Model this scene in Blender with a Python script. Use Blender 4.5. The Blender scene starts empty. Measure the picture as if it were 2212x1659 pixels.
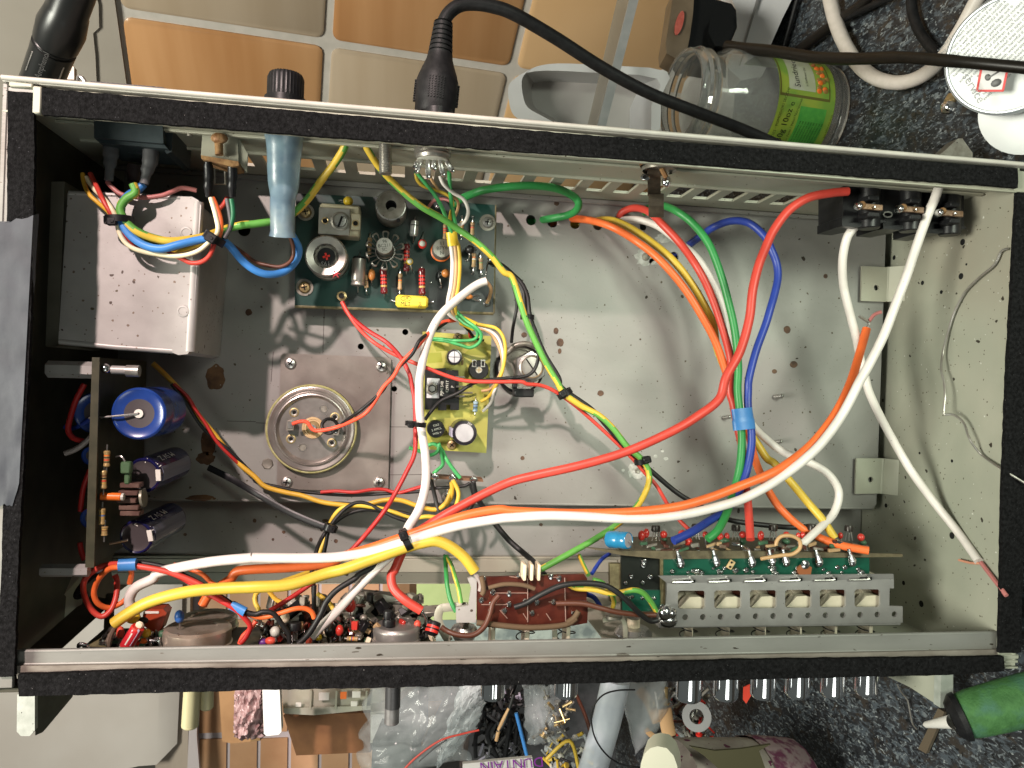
import bpy, bmesh, math, random
from mathutils import Vector as V3, Matrix
from mathutils.geometry import tessellate_polygon
from mathutils import noise as NZ
random.seed(7)
sc = bpy.context.scene
COL = sc.collection
# ---------------------------------------------------------------- camera (1 unit = 1 cm, amplifier deck is z = 0)
F, CX, CY, CAMH = 1664.0, 1106.0, 829.5, 40.0
RX = V3((0.9887229, 0.035374, 0.14551874))
RY = V3((0.0356452, -0.9993642, 0.0007439))
RZ = V3((0.1454525, 0.0044515, -0.9893552))
CAM = V3((0, 0, CAMH))
def toW(c): return V3((RX.dot(c), RY.dot(c), RZ.dot(c)))
cd = bpy.data.cameras.new('camera'); cam = bpy.data.objects.new('camera', cd); COL.objects.link(cam)
cd.sensor_width = 36.0; cd.lens = F / 2212.0 * 36.0; cd.clip_start = 0.5; cd.clip_end = 2000
a, b, c = toW(V3((1, 0, 0))), toW(V3((0, -1, 0))), toW(V3((0, 0, -1)))
M = Matrix(((a.x, b.x, c.x, CAM.x), (a.y, b.y, c.y, CAM.y), (a.z, b.z, c.z, CAM.z), (0, 0, 0, 1)))
cam.matrix_world = M; sc.camera = cam
# ---------------------------------------------------------------- world and lamps
w = bpy.data.worlds.new('World'); sc.world = w; w.use_nodes = True
w.node_tree.nodes['Background'].inputs[0].default_value = (0.82, 0.90, 0.84, 1)
w.node_tree.nodes['Background'].inputs[1].default_value = 0.11
def lamp(name, loc, tgt, power, size, col, kind='AREA', cone=0, blend=0):
    l = bpy.data.lights.new(name, kind); l.energy = power; l.color = col
    if kind == 'AREA': l.shape = 'DISK'; l.size = size
    else: l.shadow_soft_size = size / 2; l.spot_size = math.radians(cone); l.spot_blend = blend
    o = bpy.data.objects.new(name, l); COL.objects.link(o); o.location = loc
    o.rotation_euler = (V3(tgt) - V3(loc)).to_track_quat('-Z', 'Y').to_euler()
lamp('ceiling_spot', (-72, 112, 172), (-8.6, -1.5, 0), 3000000, 8, (1.0, 0.80, 0.75), 'SPOT', 11.0, .16)
lamp('kitchen_lamp', (-90, -8, 62), (14, 0, 0), 215000, 40, (1.0, 0.99, 0.86))
lamp('knob_fill_lamp', (4, -66, 84), (16, 0, 0), 17000, 44, (0.96, 1.0, 0.92))  # added fill for highlights on the chrome knobs; no window is known here
lamp('worktop_lamp', (30, 22, 70), (19, 0, 0), 230000, 26, (0.92, 1.0, 0.82), 'SPOT', 36, .75)
sc.view_settings.view_transform = 'Standard'; sc.view_settings.look = 'None'
sc.view_settings.exposure = -0.13; sc.view_settings.gamma = 1.0
sc.render.resolution_x = 1024; sc.render.resolution_y = 768

# ---------------------------------------------------------------- pixel helpers (rays of the photograph met with real planes)
def ray(u, v): return toW(V3(((u - CX) / F, (v - CY) / F, 1)))
def P(u, v, z):
    d = ray(u, v); return CAM + d * ((z - CAMH) / d.z)
def Q(c, r, x, y, z): return P(553 * c + x / 4.0, 414.75 * r + y / 4.0, z)
def S(px, z): return px * (CAMH - z) / 6656.0
def PY(u, v, y):
    d = ray(u, v); return CAM + d * (y / d.y)
BU = V3((0.9914, 0.002, -0.131)).normalized()       # plumb line (down)
BV = V3((-0.097, -0.664, -0.742)); BV = (BV - BU * BU.dot(BV)).normalized()
BN = BU.cross(BV) * -1
BN = BN if BN.y > 0 else -BN                        # into the tiled wall
WALLD = BN.dot(V3((-9.9, 27.8, -19.1)) - CAM)
CNTD = 35.2
def PW(u, v, h=0.0):
    d = ray(u, v); return CAM + d * ((WALLD - h) / BN.dot(d))
def PC(u, v, h=0.0):
    d = ray(u, v); return CAM + d * ((CNTD - h) / BU.dot(d))
def PD(u, v, dist): return CAM + ray(u, v) * dist

# ---------------------------------------------------------------- materials
MATS = {}
def lin(c): return tuple((x / 12.92 if x <= .04045 else ((x + .055) / 1.055) ** 2.4) for x in c)
def mat(name, col, rough=.5, metal=0, col2=None, ns=1.0, namt=(.35, .65), det=6, bump=0, bs=None, speck=None, trans=0, alpha=1, coat=0, col3=None, emis=0, dist=0, stretch=None, ior=1.45, sub=0, spec=None):
    if name in MATS: return MATS[name]
    m = bpy.data.materials.new(name); m.use_nodes = True; nt = m.node_tree; N = nt.nodes; L = nt.links
    b = N['Principled BSDF']; b.inputs['Roughness'].default_value = rough; b.inputs['Metallic'].default_value = metal
    b.inputs['Base Color'].default_value = (*col, 1); b.inputs['IOR'].default_value = ior
    if spec is not None: b.inputs['Specular IOR Level'].default_value = spec
    if trans: b.inputs['Transmission Weight'].default_value = trans
    if alpha < 1: b.inputs['Alpha'].default_value = alpha
    if coat: b.inputs['Coat Weight'].default_value = coat; b.inputs['Coat Roughness'].default_value = .15
    if sub: b.inputs['Subsurface Weight'].default_value = sub; b.inputs['Subsurface Radius'].default_value = (.15, .12, .1); b.inputs['Subsurface Scale'].default_value = 1
    if emis: b.inputs['Emission Color'].default_value = (*col, 1); b.inputs['Emission Strength'].default_value = emis
    tc = N.new('ShaderNodeTexCoord'); mp = N.new('ShaderNodeMapping'); L.new(tc.outputs['Object'], mp.inputs[0])
    if stretch: mp.inputs['Scale'].default_value = stretch
    cur = None
    def ramp(src, lo, hi, c1=(0, 0, 0), c2=(1, 1, 1)):
        r = N.new('ShaderNodeValToRGB'); L.new(src, r.inputs[0]); e = r.color_ramp.elements
        e[0].position = lo; e[1].position = hi; e[0].color = (*c1, 1); e[1].color = (*c2, 1); return r.outputs[0]
    def nz(scale, d=6, off=0, ds=0):
        n = N.new('ShaderNodeTexNoise'); n.inputs['Scale'].default_value = scale; n.inputs['Detail'].default_value = d; n.inputs['Distortion'].default_value = ds
        if off:
            m2 = N.new('ShaderNodeMapping'); m2.inputs['Location'].default_value = (off, off * 2, off); L.new(mp.outputs[0], m2.inputs[0]); L.new(m2.outputs[0], n.inputs[0])
        else: L.new(mp.outputs[0], n.inputs[0])
        return n.outputs[0]
    def mixc(fac, A, B):
        x = N.new('ShaderNodeMix'); x.data_type = 'RGBA'; L.new(fac, x.inputs[0])
        if isinstance(A, tuple): x.inputs[6].default_value = (*A, 1)
        else: L.new(A, x.inputs[6])
        if isinstance(B, tuple): x.inputs[7].default_value = (*B, 1)
        else: L.new(B, x.inputs[7])
        return x.outputs[2]
    if col2:
        cur = ramp(nz(ns, det, ds=dist), namt[0], namt[1], col, col2)
        if col3: cur = mixc(ramp(nz(ns * .45, 5, 13.7), .5, .72), cur, col3)
    if speck:
        for (s, thr, scol) in speck:
            v = N.new('ShaderNodeTexVoronoi'); v.inputs['Scale'].default_value = s
            wv = N.new('ShaderNodeTexNoise'); wv.inputs['Scale'].default_value = s * 2.5; L.new(mp.outputs[0], wv.inputs[0])
            ma = N.new('ShaderNodeVectorMath'); ma.operation = 'SCALE'; ma.inputs[3].default_value = .35 / s; L.new(wv.outputs[1], ma.inputs[0])
            mb2 = N.new('ShaderNodeVectorMath'); mb2.operation = 'ADD'; L.new(mp.outputs[0], mb2.inputs[0]); L.new(ma.outputs[0], mb2.inputs[1])
            L.new(mb2.outputs[0], v.inputs['Vector'])
            sx = N.new('ShaderNodeSeparateColor'); L.new(v.outputs['Color'], sx.inputs[0])
            pw = N.new('ShaderNodeMath'); pw.operation = 'POWER'; L.new(sx.outputs[0], pw.inputs[0]); pw.inputs[1].default_value = 2.6
            ml = N.new('ShaderNodeMath'); ml.operation = 'MULTIPLY'; L.new(pw.outputs[0], ml.inputs[0]); ml.inputs[1].default_value = thr
            lt = N.new('ShaderNodeMath'); lt.operation = 'LESS_THAN'; L.new(v.outputs['Distance'], lt.inputs[0]); L.new(ml.outputs[0], lt.inputs[1])
            cur = mixc(lt.outputs[0], cur if cur else tuple(col), scol)
    if cur: L.new(cur, b.inputs['Base Color'])
    if bump:
        bp = N.new('ShaderNodeBump'); bp.inputs['Strength'].default_value = bump; bp.inputs['Distance'].default_value = .05
        L.new(nz(bs or ns * 3, 5, 3.1), bp.inputs['Height']); L.new(bp.outputs[0], b.inputs['Normal'])
    if col2 and metal > .3:
        mr = N.new('ShaderNodeMapRange'); L.new(nz(ns * 2.1, 5, 5.5), mr.inputs[0]); mr.inputs[3].default_value = rough * .7; mr.inputs[4].default_value = min(1, rough * 1.4); L.new(mr.outputs[0], b.inputs['Roughness'])
    MATS[name] = m; return m
DIRT = (.035, .028, .02)
deckm = mat('deck_steel', (.205, .204, .19), .52, .30, (.28, .278, .26), .18, (.28, .72), 9, .09, 6, [(.9, .11, DIRT), (2.6, .17, (.07, .055, .035)), (5.5, .16, (.10, .085, .06)), (.33, .05, (.12, .055, .03))], col3=(.27, .235, .235), dist=.8)
platem = mat('plate_steel', (.235, .205, .185), .36, .55, (.31, .275, .25), .5, (.3, .7), 8, .06, 8, [(3, .12, (.1, .07, .05))], col3=(.20, .165, .15))
wallm = mat('wall_steel', (.31, .325, .26), .5, .15, (.40, .40, .325), .14, (.35, .65), 8, .08, 7, [(.8, .10, DIRT), (3.0, .14, (.09, .075, .05)), (1.9, .09, (.6, .6, .55))], col3=(.31, .28, .22), dist=.5)
railm = mat('rail_steel', (.19, .19, .175), .45, .35, (.28, .28, .26), .4, (.3, .7), 9, .1, 7, [(1.6, .22, (.11, .10, .085)), (3, .2, DIRT), (6, .14, (.12, .1, .08))], col3=(.15, .125, .105), stretch=(.35, 1, 1))
dirtm = mat('dirty_steel', (.15, .125, .105), .6, .3, (.34, .31, .27), 1.3, (.3, .7), 10, .2, 9, [(3, .2, DIRT)], stretch=(.4, 1, 1))
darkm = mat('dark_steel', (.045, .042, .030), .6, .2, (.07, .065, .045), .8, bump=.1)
canm = mat('can_steel', (.30, .29, .275), .45, .25, (.44, .425, .41), .35, (.35, .65), 9, .05, 8, [(2.2, .19, (.08, .06, .05)), (5, .26, (.17, .13, .1)), (1.0, .15, (.10, .08, .05))], col3=(.44, .42, .40))
foamm = mat('felt_foam', (.0035, .0035, .0037), .95, 0, (.012, .012, .0128), 7, (.35, .7), 9, .8, 14, [(3.2, .07, (.18, .17, .16)), (9, .16, (.05, .05, .055))], spec=.12)
tapem = mat('duct_tape', (.030, .036, .045), .55, .0, (.050, .058, .070), .5, bump=.35, bs=1.2)
whitem = mat('white_lip', (.43, .41, .37), .4, 0, (.50, .48, .43), 1)
silver = mat('silver', (.55, .54, .52), .28, .9, (.42, .40, .38), 2)
tin = mat('tin', (.40, .385, .36), .35, .75, (.30, .28, .25), 1.5, bump=.05)
dull = mat('dull_tin', (.30, .285, .25), .42, .6, (.20, .18, .15), 2.5, bump=.1, speck=[(4, .2, DIRT)])
chrome = mat('chrome', (.88, .88, .90), .10, 1)
solder = mat('solder', (.62, .62, .62), .18, 1, bump=.4, bs=5)
brass = mat('brass', (.50, .38, .20), .35, .7, (.35, .25, .12), 3)
rustm = mat('rust', (.16, .075, .03), .85, 0, (.30, .17, .07), 3, bump=.5)
black = mat('black_plastic', (.006, .006, .007), .38, 0, (.011, .011, .012), 3, bump=.05, spec=.35)
rubber = mat('black_rubber', (.006, .006, .007), .5, 0, (.012, .012, .013), 3, bump=.15, bs=12, spec=.3)
holem = mat('hole_black', (.003, .003, .003), .9)
greyb = mat('grey_block', (.018, .028, .032), .5, 0, (.028, .040, .045), 2, bump=.1)
bootm = mat('grey_boot', (.07, .07, .075), .5, 0, (.10, .10, .105), 2)
pcbg = mat('pcb_green', (.008, .042, .034), .35, 0, (.016, .024, .023), .35, (.42, .58), 4, .03, 20, [(5, .1, (.08, .1, .08))], coat=.4)
pcbe = mat('pcb_edge', (.10, .085, .04), .6, 0, (.16, .14, .07), 6)
pcbd = mat('pcb_dark', (.02, .022, .012), .5, 0, (.05, .04, .02), 2)
pcby = mat('pcb_yellow', (.29, .28, .05), .45, 0, (.37, .355, .08), .8, (.4, .6), 3, speck=[(3, .1, (.2, .19, .03))])
pcbyt = mat('pcb_yellow_track', (.25, .26, .03), .45)
pcbb = mat('pcb_brown', (.055, .010, .006), .35, 0, (.085, .018, .01), 2, coat=.3, speck=[(4, .15, (.2, .1, .06))])
cream = mat('cream_plastic', (.66, .56, .40), .4, 0, (.72, .62, .46), 2)
blobc = {}
def ins(name, col, r=.42):
    d = tuple(x * .82 for x in col)
    return mat('wire_' + name, d, r, 0, col, .9, (.3, .7), 4, .04, 3, speck=[(2.2, .09, tuple(x * .5 for x in col))])
WM = dict(red=ins('red', (.56, .055, .038)), dred=ins('dred', (.42, .022, .02)), orange=ins('orange', (.78, .15, .035)), yellow=ins('yellow', (.64, .44, .05)), dyellow=ins('dyellow', (.66, .38, .04)),
          white=ins('white', (.70, .65, .61)), green=ins('green', (.03, .24, .06)), lgreen=ins('lgreen', (.06, .36, .11)), gearth=ins('gearth', (.11, .34, .06)), blue=ins('blue', (.02, .045, .28)),
          lblue=ins('lblue', (.05, .22, .58)), black=ins('black', (.010, .010, .010), .5), brown=ins('brown', (.10, .035, .02)), pink=ins('pink', (.45, .16, .15)), cream=ins('cream', (.78, .70, .48)), tan=ins('tan', (.55, .33, .16)),
          dgreen=ins('dgreen', (.01, .12, .05)), coral=ins('coral', (.85, .10, .05)), cloth=ins('cloth', (.12, .075, .04), .8), bare=tin, cu=ins('cu', (.62, .28, .18)), grey=ins('grey', (.08, .08, .085)), gray2=ins('gray2', (.35, .3, .28)))

# ---------------------------------------------------------------- mesh builder
def frame(ax):
    ax = V3(ax).normalized(); t = V3((0, 0, 1)) if abs(ax.z) < .9 else V3((1, 0, 0))
    e1 = ax.cross(t).normalized(); return e1, ax.cross(e1).normalized(), ax
X3, Y3, Z3 = V3((1, 0, 0)), V3((0, 1, 0)), V3((0, 0, 1))
class MB:
    def __init__(s, m=None): s.v = []; s.f = []; s.mi = []; s.ms = []; s.m = m
    def mid(s, m):
        m = m or s.m
        if m not in s.ms: s.ms.append(m)
        return s.ms.index(m)
    def add(s, vs, fs, m=None):
        k = len(s.v); s.v += [V3(x) for x in vs]; i = s.mid(m)
        for f in fs: s.f.append([k + q for q in f]); s.mi.append(i)
        return s
    def box(s, c, h, m=None, b=.04, ax=(X3, Y3, Z3)):
        c = V3(c); b = min(b, min(h) * .45); vs = []; idx = {}
        for sx in (-1, 1):
            for sy in (-1, 1):
                for sz in (-1, 1):
                    for k in range(3):
                        p = [sx * (h[0] - b), sy * (h[1] - b), sz * (h[2] - b)]
                        p[k] = (sx, sy, sz)[k] * h[k]; idx[(sx, sy, sz, k)] = len(vs)
                        vs.append(c + ax[0] * p[0] + ax[1] * p[1] + ax[2] * p[2])
        fs = []
        for k in range(3):
            o = [q for q in range(3) if q != k]
            for sg in (-1, 1):
                def key(a_, b_):
                    t = [0, 0, 0]; t[k] = sg; t[o[0]] = a_; t[o[1]] = b_; return idx[(*t, k)]
                fs.append([key(-1, -1), key(1, -1), key(1, 1), key(-1, 1)])
            for a_ in (-1, 1):
                for b_ in (-1, 1):
                    t1 = [0, 0, 0]; t1[k] = -1; t1[o[0]] = a_; t1[o[1]] = b_; t2 = list(t1); t2[k] = 1
                    fs.append([idx[(*t1, o[0])], idx[(*t2, o[0])], idx[(*t2, o[1])], idx[(*t1, o[1])]])
        for sx in (-1, 1):
            for sy in (-1, 1):
                for sz in (-1, 1): fs.append([idx[(sx, sy, sz, k)] for k in range(3)])
        return s.add(vs, fs, m)
    def bb(s, p0, p1, m=None, b=.04):
        p0, p1 = V3(p0), V3(p1); return s.box((p0 + p1) / 2, [abs(q) / 2 for q in (p1 - p0)], m, b)
    def lathe(s, o, ax, prof, n=24, ms=None, sq=None, star=None):
        o = V3(o); e1, e2, ax = frame(ax); vs = []; rings = []
        for (r, h) in prof:
            if r <= 1e-6: rings.append([len(vs)]); vs.append(o + ax * h)
            else:
                rings.append(list(range(len(vs), len(vs) + n)))
                for k in range(n):
                    a_ = 2 * math.pi * k / n; rr = r * (star(k) if star else 1)
                    vs.append(o + ax * h + e1 * (rr * math.cos(a_)) + e2 * (rr * math.sin(a_) * (sq or 1)))
        base = len(s.v); s.v += vs
        for i in range(len(rings) - 1):
            A, B = rings[i], rings[i + 1]; mi = s.mid(ms[i] if ms else None)
            if len(A) == 1 and len(B) == 1: continue
            for k in range(n):
                k2 = (k + 1) % n
                if len(A) == 1: f = [A[0], B[k], B[k2]]
                elif len(B) == 1: f = [A[k], A[k2], B[0]]
                else: f = [A[k], A[k2], B[k2], B[k]]
                s.f.append([base + q for q in f]); s.mi.append(mi)
        return s
    def cyl(s, p0, p1, r, r1=None, n=20, m=None, b=.0):
        p0, p1 = V3(p0), V3(p1); h = (p1 - p0).length; r1 = r if r1 is None else r1
        pr = [(0, 0), (r - b, 0), (r, b), (r1, h - b), (r1 - b, h), (0, h)] if b else [(0, 0), (r, 0), (r1, h), (0, h)]
        return s.lathe(p0, p1 - p0, pr, n, [m] * (len(pr) - 1) if m else None)
    def ball(s, c, r, m=None, n=12, sc3=(1, 1, 1), ax=Z3):
        c = V3(c); e1, e2, e3 = frame(ax); vs = []; fs = []; R_ = n // 2
        for i in range(1, R_):
            t = math.pi * i / R_
            for k in range(n):
                p = 2 * math.pi * k / n
                vs.append(c + e1 * (r * sc3[0] * math.sin(t) * math.cos(p)) + e2 * (r * sc3[1] * math.sin(t) * math.sin(p)) + e3 * (r * sc3[2] * math.cos(t)))
        a_ = len(vs); vs += [c + e3 * (r * sc3[2]), c - e3 * (r * sc3[2])]
        for i in range(R_ - 2):
            for k in range(n): fs.append([i * n + k, i * n + (k + 1) % n, (i + 1) * n + (k + 1) % n, (i + 1) * n + k])
        for k in range(n): fs.append([a_, k, (k + 1) % n]); fs.append([a_ + 1, (R_ - 2) * n + (k + 1) % n, (R_ - 2) * n + k])
        return s.add(vs, fs, m)
    def tube(s, pts, r, m=None, n=8, m2=None, twist=0, flat=1.0, smooth=5, cap=True, rs=None):
        pts = [V3(p) for p in pts]
        if smooth > 1 and len(pts) > 2: pts = catmull(pts, smooth)
        k0 = len(s.v); N_ = len(pts); up = None; i1 = s.mid(m); i2 = s.mid(m2) if m2 else i1
        for i, p in enumerate(pts):
            d = (pts[min(i + 1, N_ - 1)] - pts[max(i - 1, 0)])
            d = d.normalized() if d.length > 1e-9 else V3((1, 0, 0))
            if up is None:
                up = V3((0, 0, 1)) - d * d.z
                if up.length < .1: up = V3((0, 1, 0)) - d * d.y
            up = (up - d * up.dot(d)).normalized(); sd = d.cross(up)
            rr = r if rs is None else rs[min(int(i * len(rs) / N_), len(rs) - 1)] if len(rs) < N_ else rs[i]
            for k in range(n):
                a_ = 2 * math.pi * k / n
                s.v.append(p + up * (math.cos(a_) * rr * flat) + sd * (math.sin(a_) * rr))
        for i in range(N_ - 1):
            tw = int(twist * i / N_ * n)
            for k in range(n):
                s.f.append([k0 + i * n + k, k0 + i * n + (k + 1) % n, k0 + (i + 1) * n + (k + 1) % n, k0 + (i + 1) * n + k])
                s.mi.append(i2 if ((k + tw) % n) < n * .36 else i1)
        if cap:
            s.f.append([k0 + k for k in range(n)]); s.mi.append(i1); s.f.append([k0 + (N_ - 1) * n + k for k in range(n)]); s.mi.append(i1)
        return s
    def prism(s, poly, h, m=None, holes=()):
        loops = [[V3(p) for p in poly]] + [[V3(p) for p in q] for q in holes]; h = V3(h)
        flat = [p for l in loops for p in l]
        n0 = V3((0, 0, 0))
        L0 = loops[0]
        for i in range(len(L0)): n0 += L0[i].cross(L0[(i + 1) % len(L0)])
        e1, e2, e3 = frame(h); l2 = [[V3((p.dot(e1), p.dot(e2), 0)) for p in l] for l in loops]
        tri = tessellate_polygon(l2); n = len(flat)
        fs = [list(t) for t in tri] + [[q + n for q in t][::-1] for t in tri]; k = 0
        for l in loops:
            for i in range(len(l)): j = (i + 1) % len(l); fs.append([k + i, k + j, k + j + n, k + i + n])
            k += len(l)
        return s.add(flat + [p + h for p in flat], fs, m)
    def text(s, txt, o, ex, ey, size, m=None, depth=.01):
        key = txt
        if key not in TXT:
            cu = bpy.data.curves.new('t', 'FONT'); cu.body = txt; cu.resolution_u = 2; cu.align_x = 'CENTER'; cu.align_y = 'CENTER'; cu.size = 1; cu.extrude = 0
            ob = bpy.data.objects.new('t', cu); COL.objects.link(ob); bpy.context.view_layer.update()
            me = bpy.data.meshes.new_from_object(ob.evaluated_get(bpy.context.evaluated_depsgraph_get()))
            TXT[key] = ([v.co.copy() for v in me.vertices], [list(p.vertices) for p in me.polygons])
            bpy.data.objects.remove(ob); bpy.data.curves.remove(cu); bpy.data.meshes.remove(me)
        vs, fs = TXT[key]; ex = V3(ex).normalized(); ey = V3(ey).normalized(); o = V3(o) + ex.cross(ey).normalized() * depth
        return s.add([o + ex * (p.x * size) + ey * (p.y * size) for p in vs], fs, m)
TXT = {}
def catmull(pts, k):
    out = []; n = len(pts)
    for i in range(n - 1):
        p0 = pts[max(i - 1, 0)]; p1 = pts[i]; p2 = pts[i + 1]; p3 = pts[min(i + 2, n - 1)]
        for j in range(k):
            t = j / k; t2 = t * t; t3 = t2 * t
            out.append(.5 * ((2 * p1) + (p2 - p0) * t + (2 * p0 - 5 * p1 + 4 * p2 - p3) * t2 + (3 * p1 - p0 - 3 * p2 + p3) * t3))
    out.append(pts[-1]); return out
def mesh_of(name, mb, loc):
    me = bpy.data.meshes.new(name); me.from_pydata([v - loc for v in mb.v], [], mb.f)
    for m in mb.ms: me.materials.append(m)
    me.polygons.foreach_set('material_index', mb.mi)
    bm = bmesh.new(); bm.from_mesh(me); bmesh.ops.recalc_face_normals(bm, faces=bm.faces); bm.to_mesh(me); bm.free()
    me.polygons.foreach_set('use_smooth', [True] * len(me.polygons)); me.set_sharp_from_angle(angle=math.radians(38))
    return me
WL = {}
def obj(name, mb, parent=None, label=None, kind=None, loc=None):
    base = WL[parent] if parent else V3((0, 0, 0))
    if loc is None: loc = base
    o = bpy.data.objects.new(name, mesh_of(name, mb, V3(loc))); COL.objects.link(o)
    o.location = V3(loc) - base
    if parent: o.parent = parent
    WL[o] = V3(loc)
    if label: o['label'] = label
    if kind: o['kind'] = kind
    return o
def thing(name, label, cat, loc, group=None, kind=None):
    o = bpy.data.objects.new(name, None); COL.objects.link(o); o.location = loc; o.empty_display_size = .5; WL[o] = V3(loc)
    o['label'] = label
    if kind: o['kind'] = kind
    else: o['category'] = cat
    if group: o['group'] = group
    return o
def one(name, mb, label, cat, group=None, kind=None):
    c = sum(mb.v, V3((0, 0, 0))) / len(mb.v); c.z = min(p.z for p in mb.v)
    o = obj(name, mb, None, label, kind, c)
    if not kind: o['category'] = cat
    if group: o['group'] = group
    return o
def dup(root, off, label=None):
    r = root.copy(); COL.objects.link(r); r.location = root.location + V3(off); WL[r] = r.location.copy()
    if label: r['label'] = label
    for ch in [q for q in COL.objects if q.parent == root]:
        c_ = ch.copy(); COL.objects.link(c_); c_.parent = r
        for g in [q for q in COL.objects if q.parent == ch]:
            d = g.copy(); COL.objects.link(d); d.parent = c_
    return r
def circ(c, r, n=16, e1=X3, e2=Y3, r2=None):
    return [V3(c) + e1 * (r * math.cos(2 * math.pi * k / n)) + e2 * ((r2 or r) * math.sin(2 * math.pi * k / n)) for k in range(n)]
D = 8.7
# ================================================================ CHASSIS
DK = mat('scribe', (.07, .06, .055), .8)
ch = thing('amplifier_chassis', 'open grey green steel amplifier chassis with black felt strips round its rim, filling the photo', 'chassis', (6.6, -.9, -11.6))
# deck with true holes
holes = []
for (c_, r_, x, y, rad) in [(2,1,165,243,46), (2,1,350,262,46), (2,1,545,275,46), (2,1,742,285,46), (2,1,1135,300,34), (2,1,1400,560,46), (1,1,1290,1210,26), (1,1,905,1335,26), (1,2,1195,42,24), (0,1,2110,330,50), (1,2,1000,640,1)]:
    if rad > 5: holes.append(circ(Q(c_, r_, x, y, 0), S(rad, 0), 18))
deckpoly = [V3((-13.6, 9.93, 0)), V3((26.9, 9.93, 0)), V3((26.9, -6.0, 0)), V3((26.7, -6.3, 0)), V3((-13.6, -6.3, 0))]
obj('deck', MB(deckm).prism(deckpoly, (0, 0, -.16), None, holes), ch)
m = MB(deckm)
m.tube([(-13.6, -6.25, -.08), (26.7, -6.25, -.08)], .09, n=12, smooth=1)
m.bb((-13.6, -6.34, -2.0), (26.68, -6.18, -.1))
m.bb((26.75, -6.1, -2), (26.86, 9.9, -.165))
obj('deck_skirt', m, ch)
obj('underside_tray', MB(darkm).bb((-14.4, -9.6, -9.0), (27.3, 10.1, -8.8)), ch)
# lower plate between deck and front rail
m = MB(deckm); m.bb((-14.2, -9.5, -2.35), (27.45, -6.35, -2.2))
obj('lower_plate', m, ch)
m = MB(wallm); m.bb((10.2, -12.15, -3.3), (27.45, -11.12, -3.15)); m.bb((10.2, -12.18, -3.1), (27.45, -12.1, 5.5)); obj('lower_plate', m, ch)
m = MB(wallm); m.bb((-14.2, -10.35, -2.1), (27.45, -9.62, -1.95)); m.prism([V3((-14.2, -10.36, -1.97)), V3((-14.2, -11.0, -2.4)), V3((27.45, -11.0, -2.4)), V3((27.45, -10.36, -1.97))], (0, 0, -.12)); m.bb((-14.2, -11.1, -3.0), (27.45, -11.01, -2.45)); m.bb((-14.2, -9.62, -2.6), (27.45, -9.5, -2.0))
obj('lower_rail', m, ch)
# back wall with ventilation slots
sl = []
x = -8.0
while x < 20.2:
    sl.append([V3((x, 10.0, 1.7)), V3((x + .84, 10.0, 1.7)), V3((x + .84, 10.0, 3.75)), V3((x, 10.0, 3.75))]); x += 1.42
bw = [V3((-14.9, 10.0, -9)), V3((27.9, 10.0, -9)), V3((27.9, 10.0, D - .1)), V3((-14.9, 10.0, D - .1))]
obj('back_wall', MB(wallm).prism(bw, (0, .14, 0), None, sl), ch)
m = MB(wallm); m.tube([(-14, 9.95, 4.2), (27.4, 9.95, 4.2)], .10, n=10, smooth=1); m.bb((-14.0, 9.86, 6.5), (27.4, 9.985, 6.75)); m.bb((-14, 9.72, .02), (27.3, 9.985, .22), deckm)
obj('wall_bead', m, ch)
# side walls
obj('end_wall', MB(wallm).bb((27.5, -12.2, -11.6), (27.66, 10.75, D - .1)), ch, 'pale green inner face of the right end wall')
obj('end_wall', MB(darkm).bb((-14.98, -12.2, -9), (-14.82, 10.85, D - .1)), ch, 'left end wall with its shade painted in dark')  # this wall's shade is put into its darker steel colour
# flange under the felt strips, all round
m = MB(wallm)
m.bb((-15.0, 9.52, D - .2), (28.1, 9.60, D), None, .02); m.bb((-14.0, 9.56, D - .16), (28.1, 10.55, D - .05)); obj('top_flange', m, ch)
m = MB(whitem); m.tube([(-15.05, 10.78, D + .04), (28.5, 10.82, D + .04)], .10, n=10, smooth=1); m.bb((-15.1, 10.68, D - 2.2), (28.5, 10.86, D - .06)); obj('outer_lip', m, ch, 'thin cream painted lip along the back edge')
m = MB(railm); m.bb((-15.05, -12.25, D - .5), (-14.85, 10.6, D - .02)); m.bb((-15.0, -12.1, D - .25), (-13.95, 10.5, D - .06)); obj('end_flange', m, ch)
m = MB(wallm); m.bb((28.05, -12.0, D - .5), (28.25, 10.6, D - .02)); m.bb((27.4, -12.0, D - .25), (28.2, 10.5, D - .06)); obj('end_flange', m, ch)
# front rail built of a stepped channel
def rail(pts, z, t, mt, mb):
    mb.prism([P(u, v, z) for u, v in pts], (0, 0, -t), mt)
m = MB(railm); rail([(32, 1407), (700, 1394), (1500, 1380), (2159, 1366), (2169, 1403), (1500, 1417), (700, 1430), (32, 1437)], D - .28, .16, None, m)
A0, A1 = P(32, 1437, D - .28), P(2169, 1403, D - .28)
m.tube([A0 + V3((0, .02, -.05)), A1 + V3((0, .02, -.05))], .08, n=10, smooth=1)
B0, B1 = P(32, 1407, D - .28), P(2159, 1366, D - .28)
m.tube([B0 + V3((0, -.04, -.08)), B1 + V3((0, -.04, -.08))], .09, n=10, smooth=1)
m.prism([B0 + V3((0, -.1, -.2)), B1 + V3((0, -.1, -.2)), B1 + V3((0, -.75, -1.6)), B0 + V3((0, -.75, -1.6))], (0, -.12, 0))
obj('front_rail', m, ch, 'grey steel front rail with a pressed step')
m = MB(dirtm); rail([(32, 1439), (700, 1430), (1500, 1417), (2169, 1403), (2172, 1424), (1500, 1440), (700, 1452), (37, 1466)], D - .12, .14, None, m); obj('front_rail_lip', m, ch, 'dirty scratched lower lip of the front rail')
m = MB(holem); m.bb((-14.9, -12.35, 5.6), (27.9, -12.2, D - .3), darkm); obj('front_skirt', m, ch)
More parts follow.
